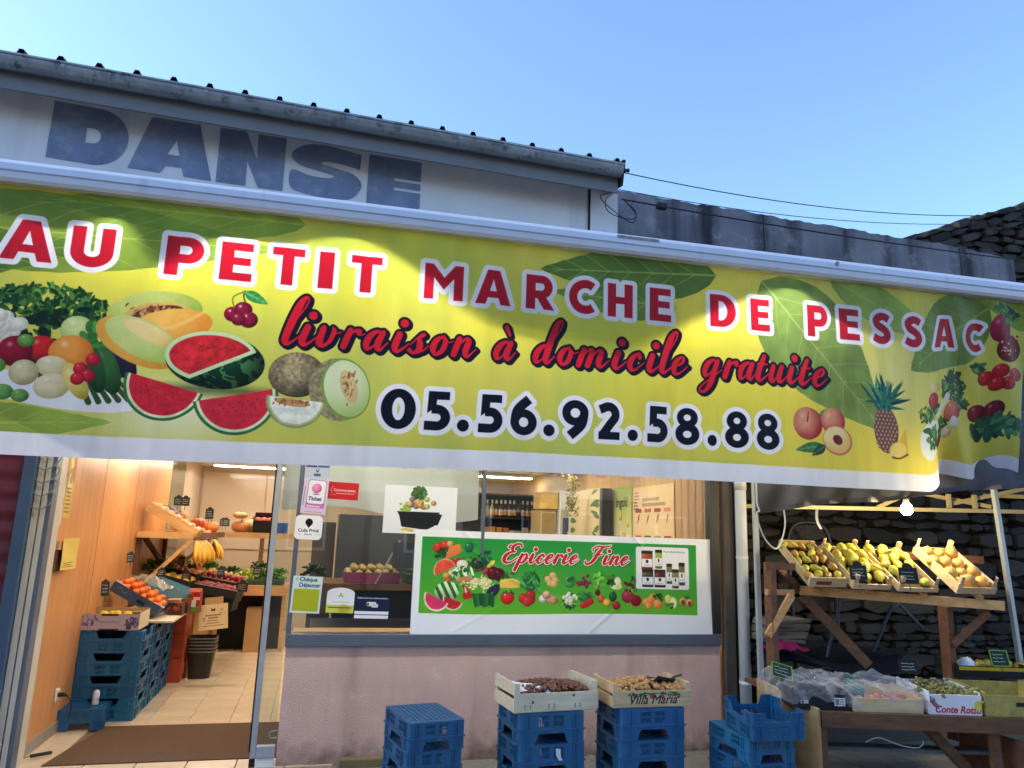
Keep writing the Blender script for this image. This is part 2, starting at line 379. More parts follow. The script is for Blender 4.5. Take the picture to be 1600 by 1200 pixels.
# built-in text
def tseg(txt, size, x=0, y=0, shear=0, offset=0, align='LEFT', spacing=1):
    cu = bpy.data.curves.new('t', 'FONT'); cu.body = txt; cu.size = size; cu.shear = shear; cu.offset = offset; cu.align_x = align; cu.fill_mode = 'BOTH'; cu.space_character = spacing; cu.resolution_u = 3
    o = bpy.data.objects.new('t', cu); COL.objects.link(o); dg = bpy.context.evaluated_depsgraph_get(); me = o.evaluated_get(dg).to_mesh()
    from collections import Counter
    cnt = Counter()
    for p in me.polygons:
        for e in p.edge_keys: cnt[e] += 1
    sg = [(me.vertices[a].co.x+x, me.vertices[a].co.y+y, me.vertices[b].co.x+x, me.vertices[b].co.y+y) for (a, b), n in cnt.items() if n == 1]
    o.evaluated_get(dg).to_mesh_clear(); bpy.data.objects.remove(o); bpy.data.curves.remove(cu); return segsdf(sg)
# bold sans capitals and figures, height 1: (width, shapes(k)) where shapes are polygons or thick strokes
def arc(cx, cy, rx, ry, a0, a1, n=14): return [(cx+rx*math.cos(R(a0+(a1-a0)*i/n)), cy+ry*math.sin(R(a0+(a1-a0)*i/n))) for i in range(n+1)]
def thick(P, h):
    L = []; Rr = []
    for i, p in enumerate(P):
        a, b = P[max(0, i-1)], P[min(len(P)-1, i+1)]; dx, dy = b[0]-a[0], b[1]-a[1]; l = math.hypot(dx, dy) or 1
        L.append((p[0]-dy/l*h, p[1]+dx/l*h)); Rr.append((p[0]+dy/l*h, p[1]-dx/l*h))
    return [L+Rr[::-1]]
def _P(r): return [[(0, 0), (.26, 0), (.26, 1), (0, 1)]], thick([(.2, .885), (.42, .885)]+arc(.42, .66, .2, .225, 90, -90)+[(.2, .435)], .115)
def S_path(w): return cat_rom([(.90*w, .80), (.70*w, .875), (.45*w, .875), (.22*w, .75), (.30*w, .60), (.52*w, .51), (.74*w, .40), (.80*w, .24), (.60*w, .12), (.34*w, .115), (.06*w, .2)], 5)
GL = {
 'A': (.95, [[[(0, 0), (.31, 1), (.64, 1), (.95, 0), (.68, 0), (.62, .2), (.33, .2), (.27, 0)], [(.38, .39), (.57, .39), (.475, .74)]]]),
 'U': (.82, [thick([(.13, 1), (.13, .38)]+arc(.41, .38, .28, .26, 180, 360)+[(.69, .38), (.69, 1)], .13)]),
 'P': (.74, [[_P(0)[0][0]], _P(0)[1]]),
 'R': (.78, [[_P(0)[0][0]], _P(0)[1], [[(.24, .46), (.46, .5), (.8, 0), (.5, 0)]]]),
 'E': (.64, [[[(0, 0), (.64, 0), (.64, .21), (.26, .21), (.26, .41), (.6, .41), (.6, .61), (.26, .61), (.26, .79), (.63, .79), (.63, 1), (0, 1)]]]),
 'T': (.72, [[[(.23, 0), (.49, 0), (.49, .79), (.72, .79), (.72, 1), (0, 1), (0, .79), (.23, .79)]]]),
 'I': (.26, [[[(0, 0), (.26, 0), (.26, 1), (0, 1)]]]),
 'M': (1.0, [[[(0, 0), (.24, 0), (.24, .62), (.5, .28), (.76, .62), (.76, 0), (1, 0), (1, 1), (.78, 1), (.5, .62), (.22, 1), (0, 1)]]]),
 'C': (.74, [thick(arc(.5, .5, .37, .385, 52, 308, 26), .125)]),
 'H': (.78, [[[(0, 0), (.26, 0), (.26, .4), (.52, .4), (.52, 0), (.78, 0), (.78, 1), (.52, 1), (.52, .61), (.26, .61), (.26, 1), (0, 1)]]]),
 'D': (.8, [[[(0, 0), (.3, 0)]+arc(.34, .5, .46, .5, -85, 85, 20)+[(.3, 1), (0, 1)], [(.26, .2), (.3, .2)]+arc(.32, .5, .21, .3, -80, 80, 12)+[(.3, .8), (.26, .8)]]]),
 'S': (.66, [thick(S_path(.68), .125)]),
 '0': (.78, [[arc(.39, .5, .39, .51, 0, 359, 36), arc(.39, .5, .14, .29, 0, 359, 30)]]),
 '5': (.68, [[[(.09, .43), (.11, 1), (.63, 1), (.63, .79), (.32, .79), (.31, .6)]], thick([(.2, .545)]+arc(.33, .33, .215, .215, 100, -95, 16)+[(.03, .12)], .115)]),
 '6': (.72, [[arc(.36, .33, .36, .345, 0, 359, 32), arc(.36, .33, .13, .13, 0, 359, 20)], thick(cat_rom([(.13, .4), (.2, .66), (.5, .95)], 6), .125)]),
 '9': (.72, [[arc(.36, .67, .36, .345, 0, 359, 32), arc(.36, .67, .13, .13, 0, 359, 20)], thick(cat_rom([(.59, .6), (.52, .34), (.22, .05)], 6), .125)]),
 '2': (.68, [thick([(.06, .80)]+arc(.32, .68, .22, .215, 125, -25, 14)+[(.38, .42), (.16, .13)], .12), [[(.03, 0), (.67, 0), (.67, .21), (.03, .21)]]]),
 '8': (.74, [[arc(.37, .29, .37, .305, 0, 359, 30), arc(.37, .28, .13, .1, 0, 359, 20)], [arc(.37, .74, .32, .275, 0, 359, 30), arc(.37, .745, .11, .09, 0, 359, 20)]]),
 '.': (.3, [[arc(.15, .155, .155, .155, 0, 359, 20)]]),
}
def glyph(ch, x, y, h, w=None):
    g = GL[ch]; sx = (w/g[0] if w else h)
    return union([poly(*[[(x+p[0]*sx, y+p[1]*h) for p in c] for c in (cs if isinstance(cs[0], list) else [cs])]) for cs in g[1]])
# brush script, x-height 1: (advance, strokes of (x, y, r))
_T = [(.5, .25, .05), (.66, .48, .035)]
SG = {
 'l': (.62, [[(.16, .9, .03), (.3, 1.4, .035), (.44, 1.95, .04), (.42, 2.3, .05), (.28, 2.35, .09), (.17, 2.0, .17), (.12, 1.2, .19), (.11, .5, .17), (.15, .18, .16), (.3, .06, .09)]+_T]),
 'i': (.62, [[(.14, .92, .16), (.11, .45, .17), (.15, .18, .16), (.3, .06, .09)]+_T, [(.17, 1.5, .21)]]),
 'v': (.84, [[(.02, .8, .04), (.14, .95, .12), (.15, .35, .17), (.24, .12, .14), (.4, .07, .08), (.58, .32, .1), (.6, .8, .11), (.5, .98, .05)], [(.62, .86, .06), (.74, .72, .035), (.9, .78, .03)]]),
 'r': (.76, [[(.02, .7, .03), (.15, .95, .12), (.13, .5, .16), (.12, .1, .15)], [(.15, .55, .04), (.32, .9, .07), (.52, .9, .15)], [(.52, .8, .1), (.62, .72, .04), (.8, .8, .03)]]),
 'a': (.96, [[(.6, .86, .06), (.42, .99, .08), (.2, .78, .14), (.12, .4, .16), (.22, .08, .11), (.4, .15, .05), (.58, .5, .04)], [(.66, .94, .13), (.6, .45, .17), (.64, .18, .15), (.78, .06, .08), (.9, .25, .045), (1., .45, .035)]]),
 's': (.78, [[(.02, .45, .03), (.3, .95, .05), (.44, 1.0, .1), (.3, .82, .09), (.42, .5, .16), (.44, .2, .14), (.25, .03, .07), (.07, .17, .12)], [(.46, .1, .05), (.65, .2, .04), (.8, .45, .03)]]),
 'o': (.86, [[(.42, 1.0, .05), (.18, .8, .13), (.11, .4, .16), (.3, .04, .08), (.54, .25, .13), (.57, .65, .13), (.42, 1.0, .06)], [(.58, .84, .05), (.72, .7, .035), (.9, .78, .03)]]),
 'n': (1.0, [[(.02, .7, .03), (.15, .93, .14), (.13, .5, .16), (.12, .1, .15)], [(.15, .5, .04), (.42, .95, .07), (.6, .85, .14), (.58, .4, .16), (.63, .15, .13), (.76, .06, .08), (.9, .25, .045), (1.02, .45, .035)]]),
 'm': (1.5, [[(.02, .7, .03), (.15, .93, .14), (.13, .5, .16), (.12, .1, .15)], [(.15, .5, .04), (.4, .95, .07), (.57, .85, .14), (.56, .4, .16), (.55, .1, .15)], [(.58, .5, .04), (.85, .95, .07), (1.03, .85, .14), (1.01, .4, .16), (1.07, .15, .13), (1.2, .06, .08), (1.36, .25, .045), (1.5, .45, .035)]]),
 'd': (.98, [[(.6, .86, .06), (.42, .99, .08), (.2, .78, .14), (.12, .4, .16), (.22, .08, .11), (.4, .15, .05), (.58, .5, .04)], [(.6, 1.0, .03), (.74, 1.4, .035), (.9, 1.95, .04), (.88, 2.3, .05), (.74, 2.35, .09), (.64, 2.0, .16), (.6, 1.2, .18), (.6, .5, .17), (.64, .18, .15), (.78, .06, .08), (.9, .25, .045), (1., .45, .035)]]),
 'c': (.78, [[(.5, .76, .12), (.42, .98, .06), (.2, .8, .13), (.11, .4, .16), (.26, .06, .11), (.5, .12, .05), (.78, .5, .03)]]),
 'e': (.8, [[(.16, .45, .04), (.42, .62, .07), (.5, .85, .09), (.38, 1.0, .06), (.18, .8, .13), (.11, .4, .16), (.26, .06, .11), (.5, .12, .05), (.8, .5, .03)]]),
 'g': (.98, [[(.6, .86, .06), (.42, .99, .08), (.2, .78, .14), (.12, .4, .15), (.22, .1, .11), (.4, .18, .05), (.58, .5, .04)], [(.66, .94, .12), (.62, .4, .16), (.6, -.3, .15), (.42, -.75, .1), (.18, -.8, .06), (.12, -.6, .05), (.4, -.2, .04), (.98, .45, .035)]]),
 't': (.66, [[(.2, 1.45, .12), (.13, .9, .16), (.1, .45, .17), (.15, .16, .15), (.3, .06, .09)]+_T, [(-.05, .98, .05), (.45, 1.0, .05)]]),
 'u': (1.0, [[(.02, .7, .03), (.13, .93, .13), (.12, .4, .16), (.2, .1, .14), (.36, .1, .06), (.56, .5, .04)], [(.6, .94, .13), (.57, .45, .16), (.61, .17, .15), (.76, .06, .08), (.9, .25, .045), (1.02, .45, .035)]]),
 'p': (.98, [[(.02, .6, .03), (.16, .95, .12), (.14, .3, .16), (.1, -.7, .16)], [(.16, .5, .04), (.4, .96, .07), (.62, .8, .13), (.62, .35, .14), (.45, .05, .09), (.22, .15, .04)], [(.64, .5, .03), (.98, .5, .03)]]),
 'E': (1.35, [[(1.15, 1.75, .1), (1.0, 1.98, .09), (.65, 2.0, .1), (.42, 1.7, .16), (.5, 1.35, .14), (.75, 1.15, .06)], [(.8, 1.2, .06), (.4, 1.12, .1), (.14, .8, .17), (.12, .4, .2), (.35, .06, .13), (.8, .1, .07), (1.2, .55, .05)], [(.2, 1.9, .05), (.05, 1.7, .08), (.25, 1.55, .05)]]),
 'F': (1.5, [[(.2, 1.45, .05), (.1, 1.7, .07), (.4, 2.0, .08), (1.0, 1.95, .09), (1.6, 2.1, .05)], [(.95, 1.9, .12), (.72, 1.2, .17), (.6, .5, .17), (.35, .08, .11), (.0, .1, .1), (-.1, .35, .07)], [(.45, 1.05, .05), (.8, 1.02, .06), (1.15, 1.15, .05)]]),
}
def script(txt, xs, y, xh, wsc=1, shear=.3):
    """xs: where each letter starts, or one start for running text; returns one outline"""
    out = []; x = xs if not isinstance(xs, (list, tuple)) else None
    for i, ch in enumerate(txt):
        acc = ch in 'àè'; g = SG.get({'à': 'a', 'è': 'e'}.get(ch, ch))
        if ch == ' ':
            if x is not None: x += xh*.55*wsc
            continue
        x0 = x if x is not None else xs[i]
        for st in g[1]+([[(.22, 1.75, .12), (.48, 1.35, .07)]] if acc else []):
            out.append(brush([(x0+(p[0]+shear*p[1])*xh*wsc, y+p[1]*xh, p[2]*xh) for p in st]))
        if x is not None: x += g[0]*xh*wsc
    return union(out)
def put_each(cv, sh_list, col, grow=0): 
    for s_ in sh_list: cv.put(s_, col, grow)
def sheet(x0, z0, x1, z1, y, wob=0, nu=12, nv=4, sl=0, seed=0):
    """an upright sheet facing the street (towards -y), UVs 0..1"""
    return MB().grid(lambda a, b: (x0+(x1-x0)*a, y-wob*(math.sin(a*9+seed)*.5+math.sin(b*5+a*4+seed)*.5)*(.3+.7*abs(b-.5)*2), z0+(z1-z0)*b+sl*(x0+(x1-x0)*a)), nu, nv)

# ---------------------------------------------------------------- the prints
def veg_pile(cv, x, y, s, rs):
    """market vegetables heaped on a cloth; x, y the middle of the heap"""
    F = lambda dx, dy, rx, ry, c, c2=None, a=0, **k: fruit(cv, x+dx*s, y+dy*s, rx*s, ry*s, c, c2, a, **k)
    cv.put(ell(x+.02*s, y-.33*s, .62*s, .13*s, -6), (236, 238, 244))
    G = [(52, 104, 44), (30, 74, 36), (86, 138, 58), (20, 52, 28)]
    leafy(cv, x-.12*s, y+.34*s, .42*s, .17*s, 420, G, .034*s, rs)
    leafy(cv, x+.15*s, y+.05*s, .5*s, .3*s, 130, [(24, 50, 30), (36, 70, 36), (18, 36, 26)], .06*s, rs)
    for i in range(6):
        cv.put(brush([(x+(.14+.05*i)*s, y-.18*s, .012*s), (x+(.25+.07*i)*s, y-(.4-.01*i)*s, .022*s)]), (44+i*5, 84, 46))
    F(.42, .0, .09, .24, (48, 40, 62), (20, 18, 34), 32); F(.34, -.12, .09, .22, (54, 104, 54), (22, 54, 28), 24); F(.26, -.13, .07, .2, (40, 88, 44), (18, 46, 24), 18)
    for i in range(26):
        F(-.40+rs.randn()*.075, .15+rs.randn()*.065, .06, .055, (240, 240, 228), (190, 190, 170), hi=.1)
    F(.1, .17, .12, .11, (206, 220, 150), (140, 170, 90)); leafy(cv, x+.27*s, y+.15*s, .14*s, .1*s, 26, [(70, 140, 60), (48, 112, 44)], .05*s, rs)
    F(-.13, .0, .11, .1, (206, 40, 36), (130, 16, 24)); F(.08, -.02, .16, .14, (236, 158, 66), (190, 100, 30)); F(-.3, -.04, .12, .12, (150, 26, 46), (90, 10, 30))
    F(-.03, -.14, .12, .085, (226, 218, 176), (180, 164, 110), -10); F(-.22, -.2, .1, .1, (220, 210, 168), (160, 146, 100)); F(-.02, -.29, .125, .1, (230, 220, 180), (176, 162, 110), 8)
    F(.14, -.24, .07, .16, (222, 206, 110), (170, 150, 60), 32)
    for dx, dy in ((.16, -.14), (.22, -.19), (.15, -.22), (.24, -.06)): F(dx, dy, .05, .05, (206, 36, 60), (130, 14, 40))
    F(-.42, -.16, .075, .06, (120, 170, 84), (60, 110, 44)); F(-.34, -.36, .075, .06, (110, 164, 80), (56, 104, 44)); F(-.22, -.38, .06, .05, (120, 170, 84), (56, 104, 44)); F(-.24, .05, .06, .05, (116, 168, 80), (50, 100, 44)); F(-.46, -.26, .08, .07, (200, 40, 36), (120, 14, 20))
def melon_wedge(cv, P, rind, inner, flesh, up=(0, 1), seeds=None, rs=None):
    """a slice: circle segment. P = (x, y, r, angle)"""
    x, y, r, a = P; n = (-math.sin(R(a)), math.cos(R(a)))
    for k, c in ((1, rind), (.93, inner), (.86, flesh)):
        cc = np.array(c)/255.
        cv.put(inter(ell(x, y, r*k, r*k), half(x, y, n[0], n[1])), (lambda X, Y, cc=cc: cc*(.86+.28*fbm(X, Y, 30))[..., None]))
    if seeds:
        for i in range(16):
            t = -.55+1.1*i/15; cv.put(ell(x+math.cos(R(a))*t*r-n[0]*r*(.3+.12*math.sin(i*2.1)), y+math.sin(R(a))*t*r-n[1]*r*(.3+.12*math.sin(i*2.1)), r*.02, r*.012, a), seeds)

def banner_print():
    rs = np.random.RandomState(5)
    cv = Cv(-2.4, 1.965, 5.2, 3.42, 380)
    _, X, Y = cv.xy()
    n = fbm(X, Y, .9); n2 = fbm(X*1.5, Y*.6, 1.4, 5)
    A = np.array([218, 212, 92])/255.; Bc = np.array([236, 218, 84])/255.; G = np.array([178, 196, 96])/255.
    t = np.clip((n-.35)*3, 0, 1)[..., None]; g = np.clip((n2-.42)*2.6, 0, 1)[..., None]*np.clip(1.2-abs(X-.6)/2.6, .1, 1)[..., None]
    cv.a[:] = (A*(1-t)+Bc*t)*(1-g)+G*g
    for cx, cy, rx, ry, c, al in ((-.6, 3.0, .9, .25, (244, 236, 70), .6), (1.7, 2.86, .9, .1, (246, 238, 60), .6), (3.9, 2.75, .25, .3, (240, 232, 150), .8), (-.9, 2.25, .35, .2, (228, 232, 150), .7), (.3, 3.25, .6, .2, (168, 190, 70), .6), (2.4, 2.5, .9, .3, (224, 212, 70), .6)):
        cv.put(ell(cx, cy, rx, ry), c, alpha=al, soft=.45)
    V = (186, 204, 96)
    leaf(cv, (-2.4, 3.15), (-.35, 3.2), .24, (112, 144, 54), V, .85); leaf(cv, (-2.5, 2.9), (-1.3, 3.12), .16, (84, 120, 44), V, .8); leaf(cv, (-.2, 3.38), (-1.6, 3.36), .14, (104, 138, 48), V, .7)
    leaf(cv, (2.5, 3.36), (1.25, 3.27), .20, (78, 112, 46), V, .9); leaf(cv, (2.2, 3.1), (1.35, 3.13), .13, (88, 122, 50), V, .8)
    leaf(cv, (2.85, 3.36), (3.78, 2.36), .38, (116, 142, 70), (182, 196, 120), .95, 8); leaf(cv, (3.4, 3.44), (4.35, 3.05), .15, (130, 160, 66), V, .8); leaf(cv, (4.8, 3.35), (4.05, 2.82), .3, (108, 136, 66), V, .9)
    leaf(cv, (-2.3, 2.08), (-1.1, 2.16), .13, (134, 164, 62), V, .85); leaf(cv, (5.4, 3.3), (4.7, 3.42), .16, (120, 150, 56), V, .8)
    cv.put(ell(-.8, 2.2, .25, .12), (232, 238, 210), alpha=.7, soft=.25)
    # heap on the far side, melon, cherries, watermelon, netted melons
    veg_pile(cv, -1.395, 2.53, .68, rs)
    tex = lambda c, c2, cx, cy, r, sc=26, am=.5: toned(c, c2, cx, cy, r, sc, am, .12)
    cv.put(ell(-.955, 2.775, .245, .118, 9), tex((198, 210, 116), (142, 172, 62), -.98, 2.8, .26)); cv.put(ell(-.945, 2.76, .175, .07, 12), tex((226, 176, 92), (200, 190, 96), -.95, 2.77, .18)); cv.put(ell(-.94, 2.768, .135, .044, 14), (84, 50, 34))
    for i in range(110): cv.put(ell(-.94+rs.randn()*.058, 2.772+rs.randn()*.019, .013, .0055, 20+rs.rand()*60), [(170, 120, 76), (120, 76, 48), (206, 160, 110)][i % 3])
    cv.put(inter(ell(-.865, 2.70, .215, .10, 13), half(-.86, 2.62, .22, -1)), tex((242, 190, 92), (222, 146, 56), -.9, 2.74, .2)); cv.put(brush([(-1.05, 2.665, .006), (-.86, 2.70, .012), (-.70, 2.80, .008)]), (240, 206, 120), alpha=.6, soft=.012)
    cv.put(ell(-1.02, 2.60, .235, .115, -24), tex((226, 172, 76), (204, 140, 50), -1.0, 2.6, .22)); cv.put(ell(-.995, 2.618, .215, .10, -24), tex((198, 214, 132), (160, 190, 84), -1, 2.62, .2)); cv.put(ell(-.97, 2.655, .15, .045, -24), tex((236, 214, 150), (214, 190, 110), -.97, 2.66, .15))
    W_ = (-.615, 2.52)
    cv.put(ell(-.60, 2.36, .3, .03), (40, 60, 40), alpha=.6, soft=.05)
    def rindf(X, Y):
        q = fbm(X*1.3+Y*.8+.1*vn(X, Y, 20), Y*2.0, 13); c = np.where((q > .50)[..., None], np.array([84, 160, 92])/255., np.array([18, 66, 44])/255.)
        return c*np.clip(1.25-1.5*np.hypot(X-W_[0]-.05, Y-W_[1]-.03)/.32, .35, 1.2)[..., None]
    cv.put(ell(W_[0], W_[1]+.006, .262, .158, -4), rindf)
    wm = inter(ell(-.638, 2.548, .235, .138, 0), half(-.75, 2.418, .16, -.31))
    cv.put(wm, (196, 220, 170), grow=.006); cv.put(wm, lambda X, Y: np.array([204, 44, 50])/255.*(.72+.5*fbm(X, Y, 34))[..., None], grow=-.016)
    for i in range(12): cv.put(ell(-.68+.016*i-.02, 2.60+.006*math.sin(i*1.7), .005, .0028, 20), (70, 20, 24))
    melon_wedge(cv, (-.862, 2.385, .207, -14), (46, 110, 62), (220, 226, 186), (200, 40, 54), seeds=(110, 18, 34)); melon_wedge(cv, (-.49, 2.342, .225, 13), (46, 110, 62), (220, 226, 186), (204, 46, 62), seeds=(110, 18, 34))
    for dx, dy, r in ((-.555, 2.80, .045), (-.50, 2.83, .05), (-.465, 2.775, .05), (-.52, 2.775, .04)): fruit(cv, dx, dy, r, r*.95, (140, 24, 56), (74, 6, 30), hi=.8)
    cv.put(brush([(-.55, 2.84, .004), (-.56, 2.9, .004), (-.5, 2.94, .005)]), (110, 140, 50)); cv.put(brush([(-.49, 2.87, .004), (-.505, 2.91, .004), (-.5, 2.94, .006)]), (90, 60, 40)); leaf(cv, (-.5, 2.935), (-.37, 2.875), .03, (44, 132, 66), (120, 190, 120), 1, 3)
    netc = lambda X, Y: (np.array([150, 138, 104])/255.*(.55+.8*fbm(X, Y, 60))[..., None])*(1.15-.9*np.clip(np.hypot(X+.2, Y-2.52)/.2, 0, 1)**2)[..., None]
    cv.put(ell(-.175, 2.475, .155, .13), netc); cv.put(ell(.06, 2.40, .16, .185, 20), lambda X, Y: np.array([150, 142, 104])/255.*(.6+.7*fbm(X, Y, 60))[..., None])
    cv.put(ell(.105, 2.41, .135, .18, 18), (122, 160, 74)); cv.put(ell(.108, 2.41, .125, .168, 18), toned((222, 232, 190), (176, 204, 120), .11, 2.42, .17, hi=0)); cv.put(ell(.12, 2.42, .045, .1, 20), (214, 190, 130))
    for i in range(50): cv.put(ell(.12+rs.randn()*.018, 2.42+rs.randn()*.04, .012, .005, 40+rs.rand()*60), [(190, 130, 80), (226, 206, 150), (160, 104, 60)][i % 3])
    melon_wedge(cv, (-.165, 2.335, .165, -5), (150, 146, 110), (176, 196, 130), (232, 238, 222)); cv.put(ell(-.185, 2.315, .1, .022, -6), (196, 150, 96))
    for i in range(24): cv.put(ell(-.185+rs.randn()*.045, 2.318+rs.randn()*.007, .008, .005, 70), (150, 96, 60))
    # peaches, pineapple, heap, pomegranate, strawberries, peppers
    def peach(x, y, r): fruit(cv, x, y, r, r*.97, (226, 160, 120), (158, 46, 54), nsc=9, namp=.6, hi=.3)
    leaf(cv, (3.26, 2.42), (3.36, 2.5), .03, (70, 140, 70), (140, 190, 120), 1, 3)
    peach(3.17, 2.385, .115); peach(3.37, 2.41, .095); cv.put(brush([(3.18, 2.46, .004), (3.17, 2.4, .006)]), (120, 40, 40))
    cv.put(ell(3.4, 2.28, .115, .1, -12), (206, 120, 90)); cv.put(ell(3.395, 2.285, .105, .09, -12), toned((240, 222, 160), (226, 190, 110), 3.39, 2.3, .1, hi=0)); cv.put(ell(3.4, 2.285, .04, .032, -30), (110, 34, 36)); 
    leaf(cv, (3.28, 2.24), (3.07, 2.2), .035, (56, 112, 60), (120, 170, 100), 1, 3); leaf(cv, (3.3, 2.24), (3.2, 2.17), .03, (40, 70, 60), (90, 130, 90), 1, 3)
    px_, py_ = 3.8, 2.38
    cv.put(ell(px_, py_, .105, .165), (104, 66, 60))
    for j in range(12):
        for i in range(8):
            x = px_-.115+.032*i+(.016 if j % 2 else 0); y = py_-.15+.027*j
            if ((x-px_)/.1)**2+((y-py_)/.16)**2 < 1.05:
                cv.put(ell(x, y, .013, .010, 20), (150, 96, 84)); cv.put(ell(x, y+.003, .006, .004), (226, 196, 160)); cv.put(brush([(x-.004, y+.01, .0015), (x+.006, y+.022, .0008)]), (206, 190, 150))
    for i in range(46):
        a = R(90+rs.randn()*42); L = .11+rs.rand()*.12; b = (px_+rs.randn()*.025, 2.52+rs.rand()*.07); c = [(28, 92, 84), (44, 118, 92), (20, 66, 70), (80, 146, 110)][i % 4]
        cv.put(brush([(*b, .014), (b[0]+math.cos(a)*L*.6, b[1]+math.sin(a)*L*.6, .011), (b[0]+math.cos(a)*L*1.05, b[1]+math.sin(a)*L, .001)]), c)
    cv.put(poly([(3.83, 2.2), (3.98, 2.23), (3.97, 2.4)]), (226, 186, 70)); cv.put(ell(3.89, 2.24, .075, .055, 20), (240, 214, 110)); cv.put(brush([(3.84, 2.19, .008), (3.9, 2.185, .006), (3.97, 2.215, .008)]), (120, 80, 40))
    veg = 4.38, 2.53; G = [(50, 96, 44), (30, 66, 36), (96, 136, 60)]
    cv.put(ell(4.22, 2.32, .12, .15, -30), (232, 236, 230)); leafy(cv, 4.3, 2.4, .16, .16, 60, G, .035, rs); leafy(cv, 4.5, 2.68, .14, .12, 90, G, .035, rs); leafy(cv, 4.17, 2.5, .07, .06, 40, [(110, 130, 60), (60, 90, 40)], .02, rs)
    fruit(cv, 4.27, 2.69, .06, .05, (236, 214, 150), (206, 170, 90)); fruit(cv, 4.26, 2.6, .06, .06, (198, 30, 44), (110, 10, 26)); cv.put(brush([(4.33, 2.48, .025), (4.43, 2.6, .03)]), (236, 226, 200))
    fruit(cv, 4.5, 2.48, .1, .08, (214, 120, 84), (170, 40, 44), 20); fruit(cv, 4.53, 2.39, .05, .05, (240, 232, 214), (206, 190, 160)); fruit(cv, 4.46, 2.31, .05, .05, (226, 214, 170), (180, 160, 110)); fruit(cv, 4.36, 2.25, .055, .05, (140, 40, 44), (80, 16, 20), nsc=40, namp=.8); leafy(cv, 4.62, 2.56, .07, .05, 24, G, .03, rs)
    fruit(cv, 4.92, 3.19, .1, .12, (176, 40, 70), (110, 20, 50)); leafy(cv, 4.98, 3.32, .12, .06, 24, G, .05, rs); fruit(cv, 5.02, 3.02, .13, .12, (140, 24, 40), (90, 10, 26), nsc=40, namp=.9, hi=.1)
    for i in range(40): cv.put(ell(5.02+rs.randn()*.05, 3.02+rs.randn()*.045, .012, .01), [(180, 30, 56), (110, 10, 30), (226, 190, 160)][i % 3])
    leafy(cv, 4.75, 2.86, .05, .04, 16, G, .04, rs)
    for x, y in ((4.83, 2.78), (4.95, 2.83), (5.03, 2.72), (4.93, 2.72), (5.1, 2.8)): fruit(cv, x, y, .075, .06, (206, 34, 36), (130, 8, 20), nsc=60, namp=.4)
    fruit(cv, 4.78, 2.5, .085, .07, (140, 24, 40), (80, 6, 24)); fruit(cv, 4.93, 2.5, .09, .08, (120, 22, 44), (70, 6, 30)); leafy(cv, 5.0, 2.36, .25, .08, 70, [(40, 92, 70), (30, 70, 56), (70, 120, 80)], .06, rs)
    # words
    Y1 = lambda x: 3.0
    L1 = (('A', -1.75, .25), ('U', -1.42, .215), ('P', -.94, .2), ('E', -.65, .175), ('T', -.37, .18), ('I', -.105, .085), ('T', .08, .18), ('M', .52, .24), ('A', .84, .225), ('R', 1.165, .185), ('C', 1.45, .165), ('H', 1.715, .175), ('E', 2.01, .155), ('D', 2.45, .19), ('E', 2.755, .145), ('P', 3.2, .165), ('E', 3.46, .165), ('S', 3.74, .15), ('S', 4.015, .15), ('A', 4.28, .225), ('C', 4.6, .16))
    g1 = [glyph(c, x, 2.998, .226, w_) for c, x, w_ in L1]
    put_each(cv, g1, (240, 238, 244), .031); put_each(cv, g1, (188, 24, 42))
    d3 = [glyph(c, x, 2.19, .235, w_) for c, x, w_ in (('0', .31, .205), ('5', .56, .165), ('.', .765, .07), ('5', .885, .16), ('6', 1.09, .17), ('.', 1.305, .07), ('9', 1.425, .175), ('2', 1.66, .15), ('.', 1.865, .065), ('5', 1.99, .155), ('8', 2.195, .17), ('.', 2.425, .065), ('8', 2.55, .165), ('8', 2.775, .17))]
    put_each(cv, d3, (240, 240, 246), .030); put_each(cv, d3, (14, 18, 34))
    tx = 'livraison'; xs = [-.285, -.19, -.10, .05, .17, .34, .44, .565, .70]
    words = [('livraison', xs), ('à', [.955]), ('domicile', [1.21, 1.37, 1.505, 1.74, 1.845, 1.98, 2.07, 2.155]), ('gratuite', [2.375, 2.53, 2.63, 2.77, 2.865, 3.01, 3.105, 3.21])]
    sc_ = [script(w_, x_, 2.645, .122, 1.13, .26) for w_, x_ in words]
    for s_ in sc_:
        q = (lambda s__: ((lambda X, Y: s__[0](X-.012, Y+.010)), s__[1]))(s_)
        cv.put(q, (18, 16, 38), .014)
    for s_ in sc_: cv.put(s_, (18, 16, 38), .015)
    for s_ in sc_: cv.put(s_, (196, 28, 44), .0)
    # white hem, slight grime
    cv.put(rect(-3, 1.9, 6, 2.082), (238, 240, 246))
    _, X, Y = cv.xy(); cv.a *= (1-.10*np.clip(fbm(X*2, Y*.3, 2.2, 9)-.45, 0, 1)*2)[..., None]
    return cv

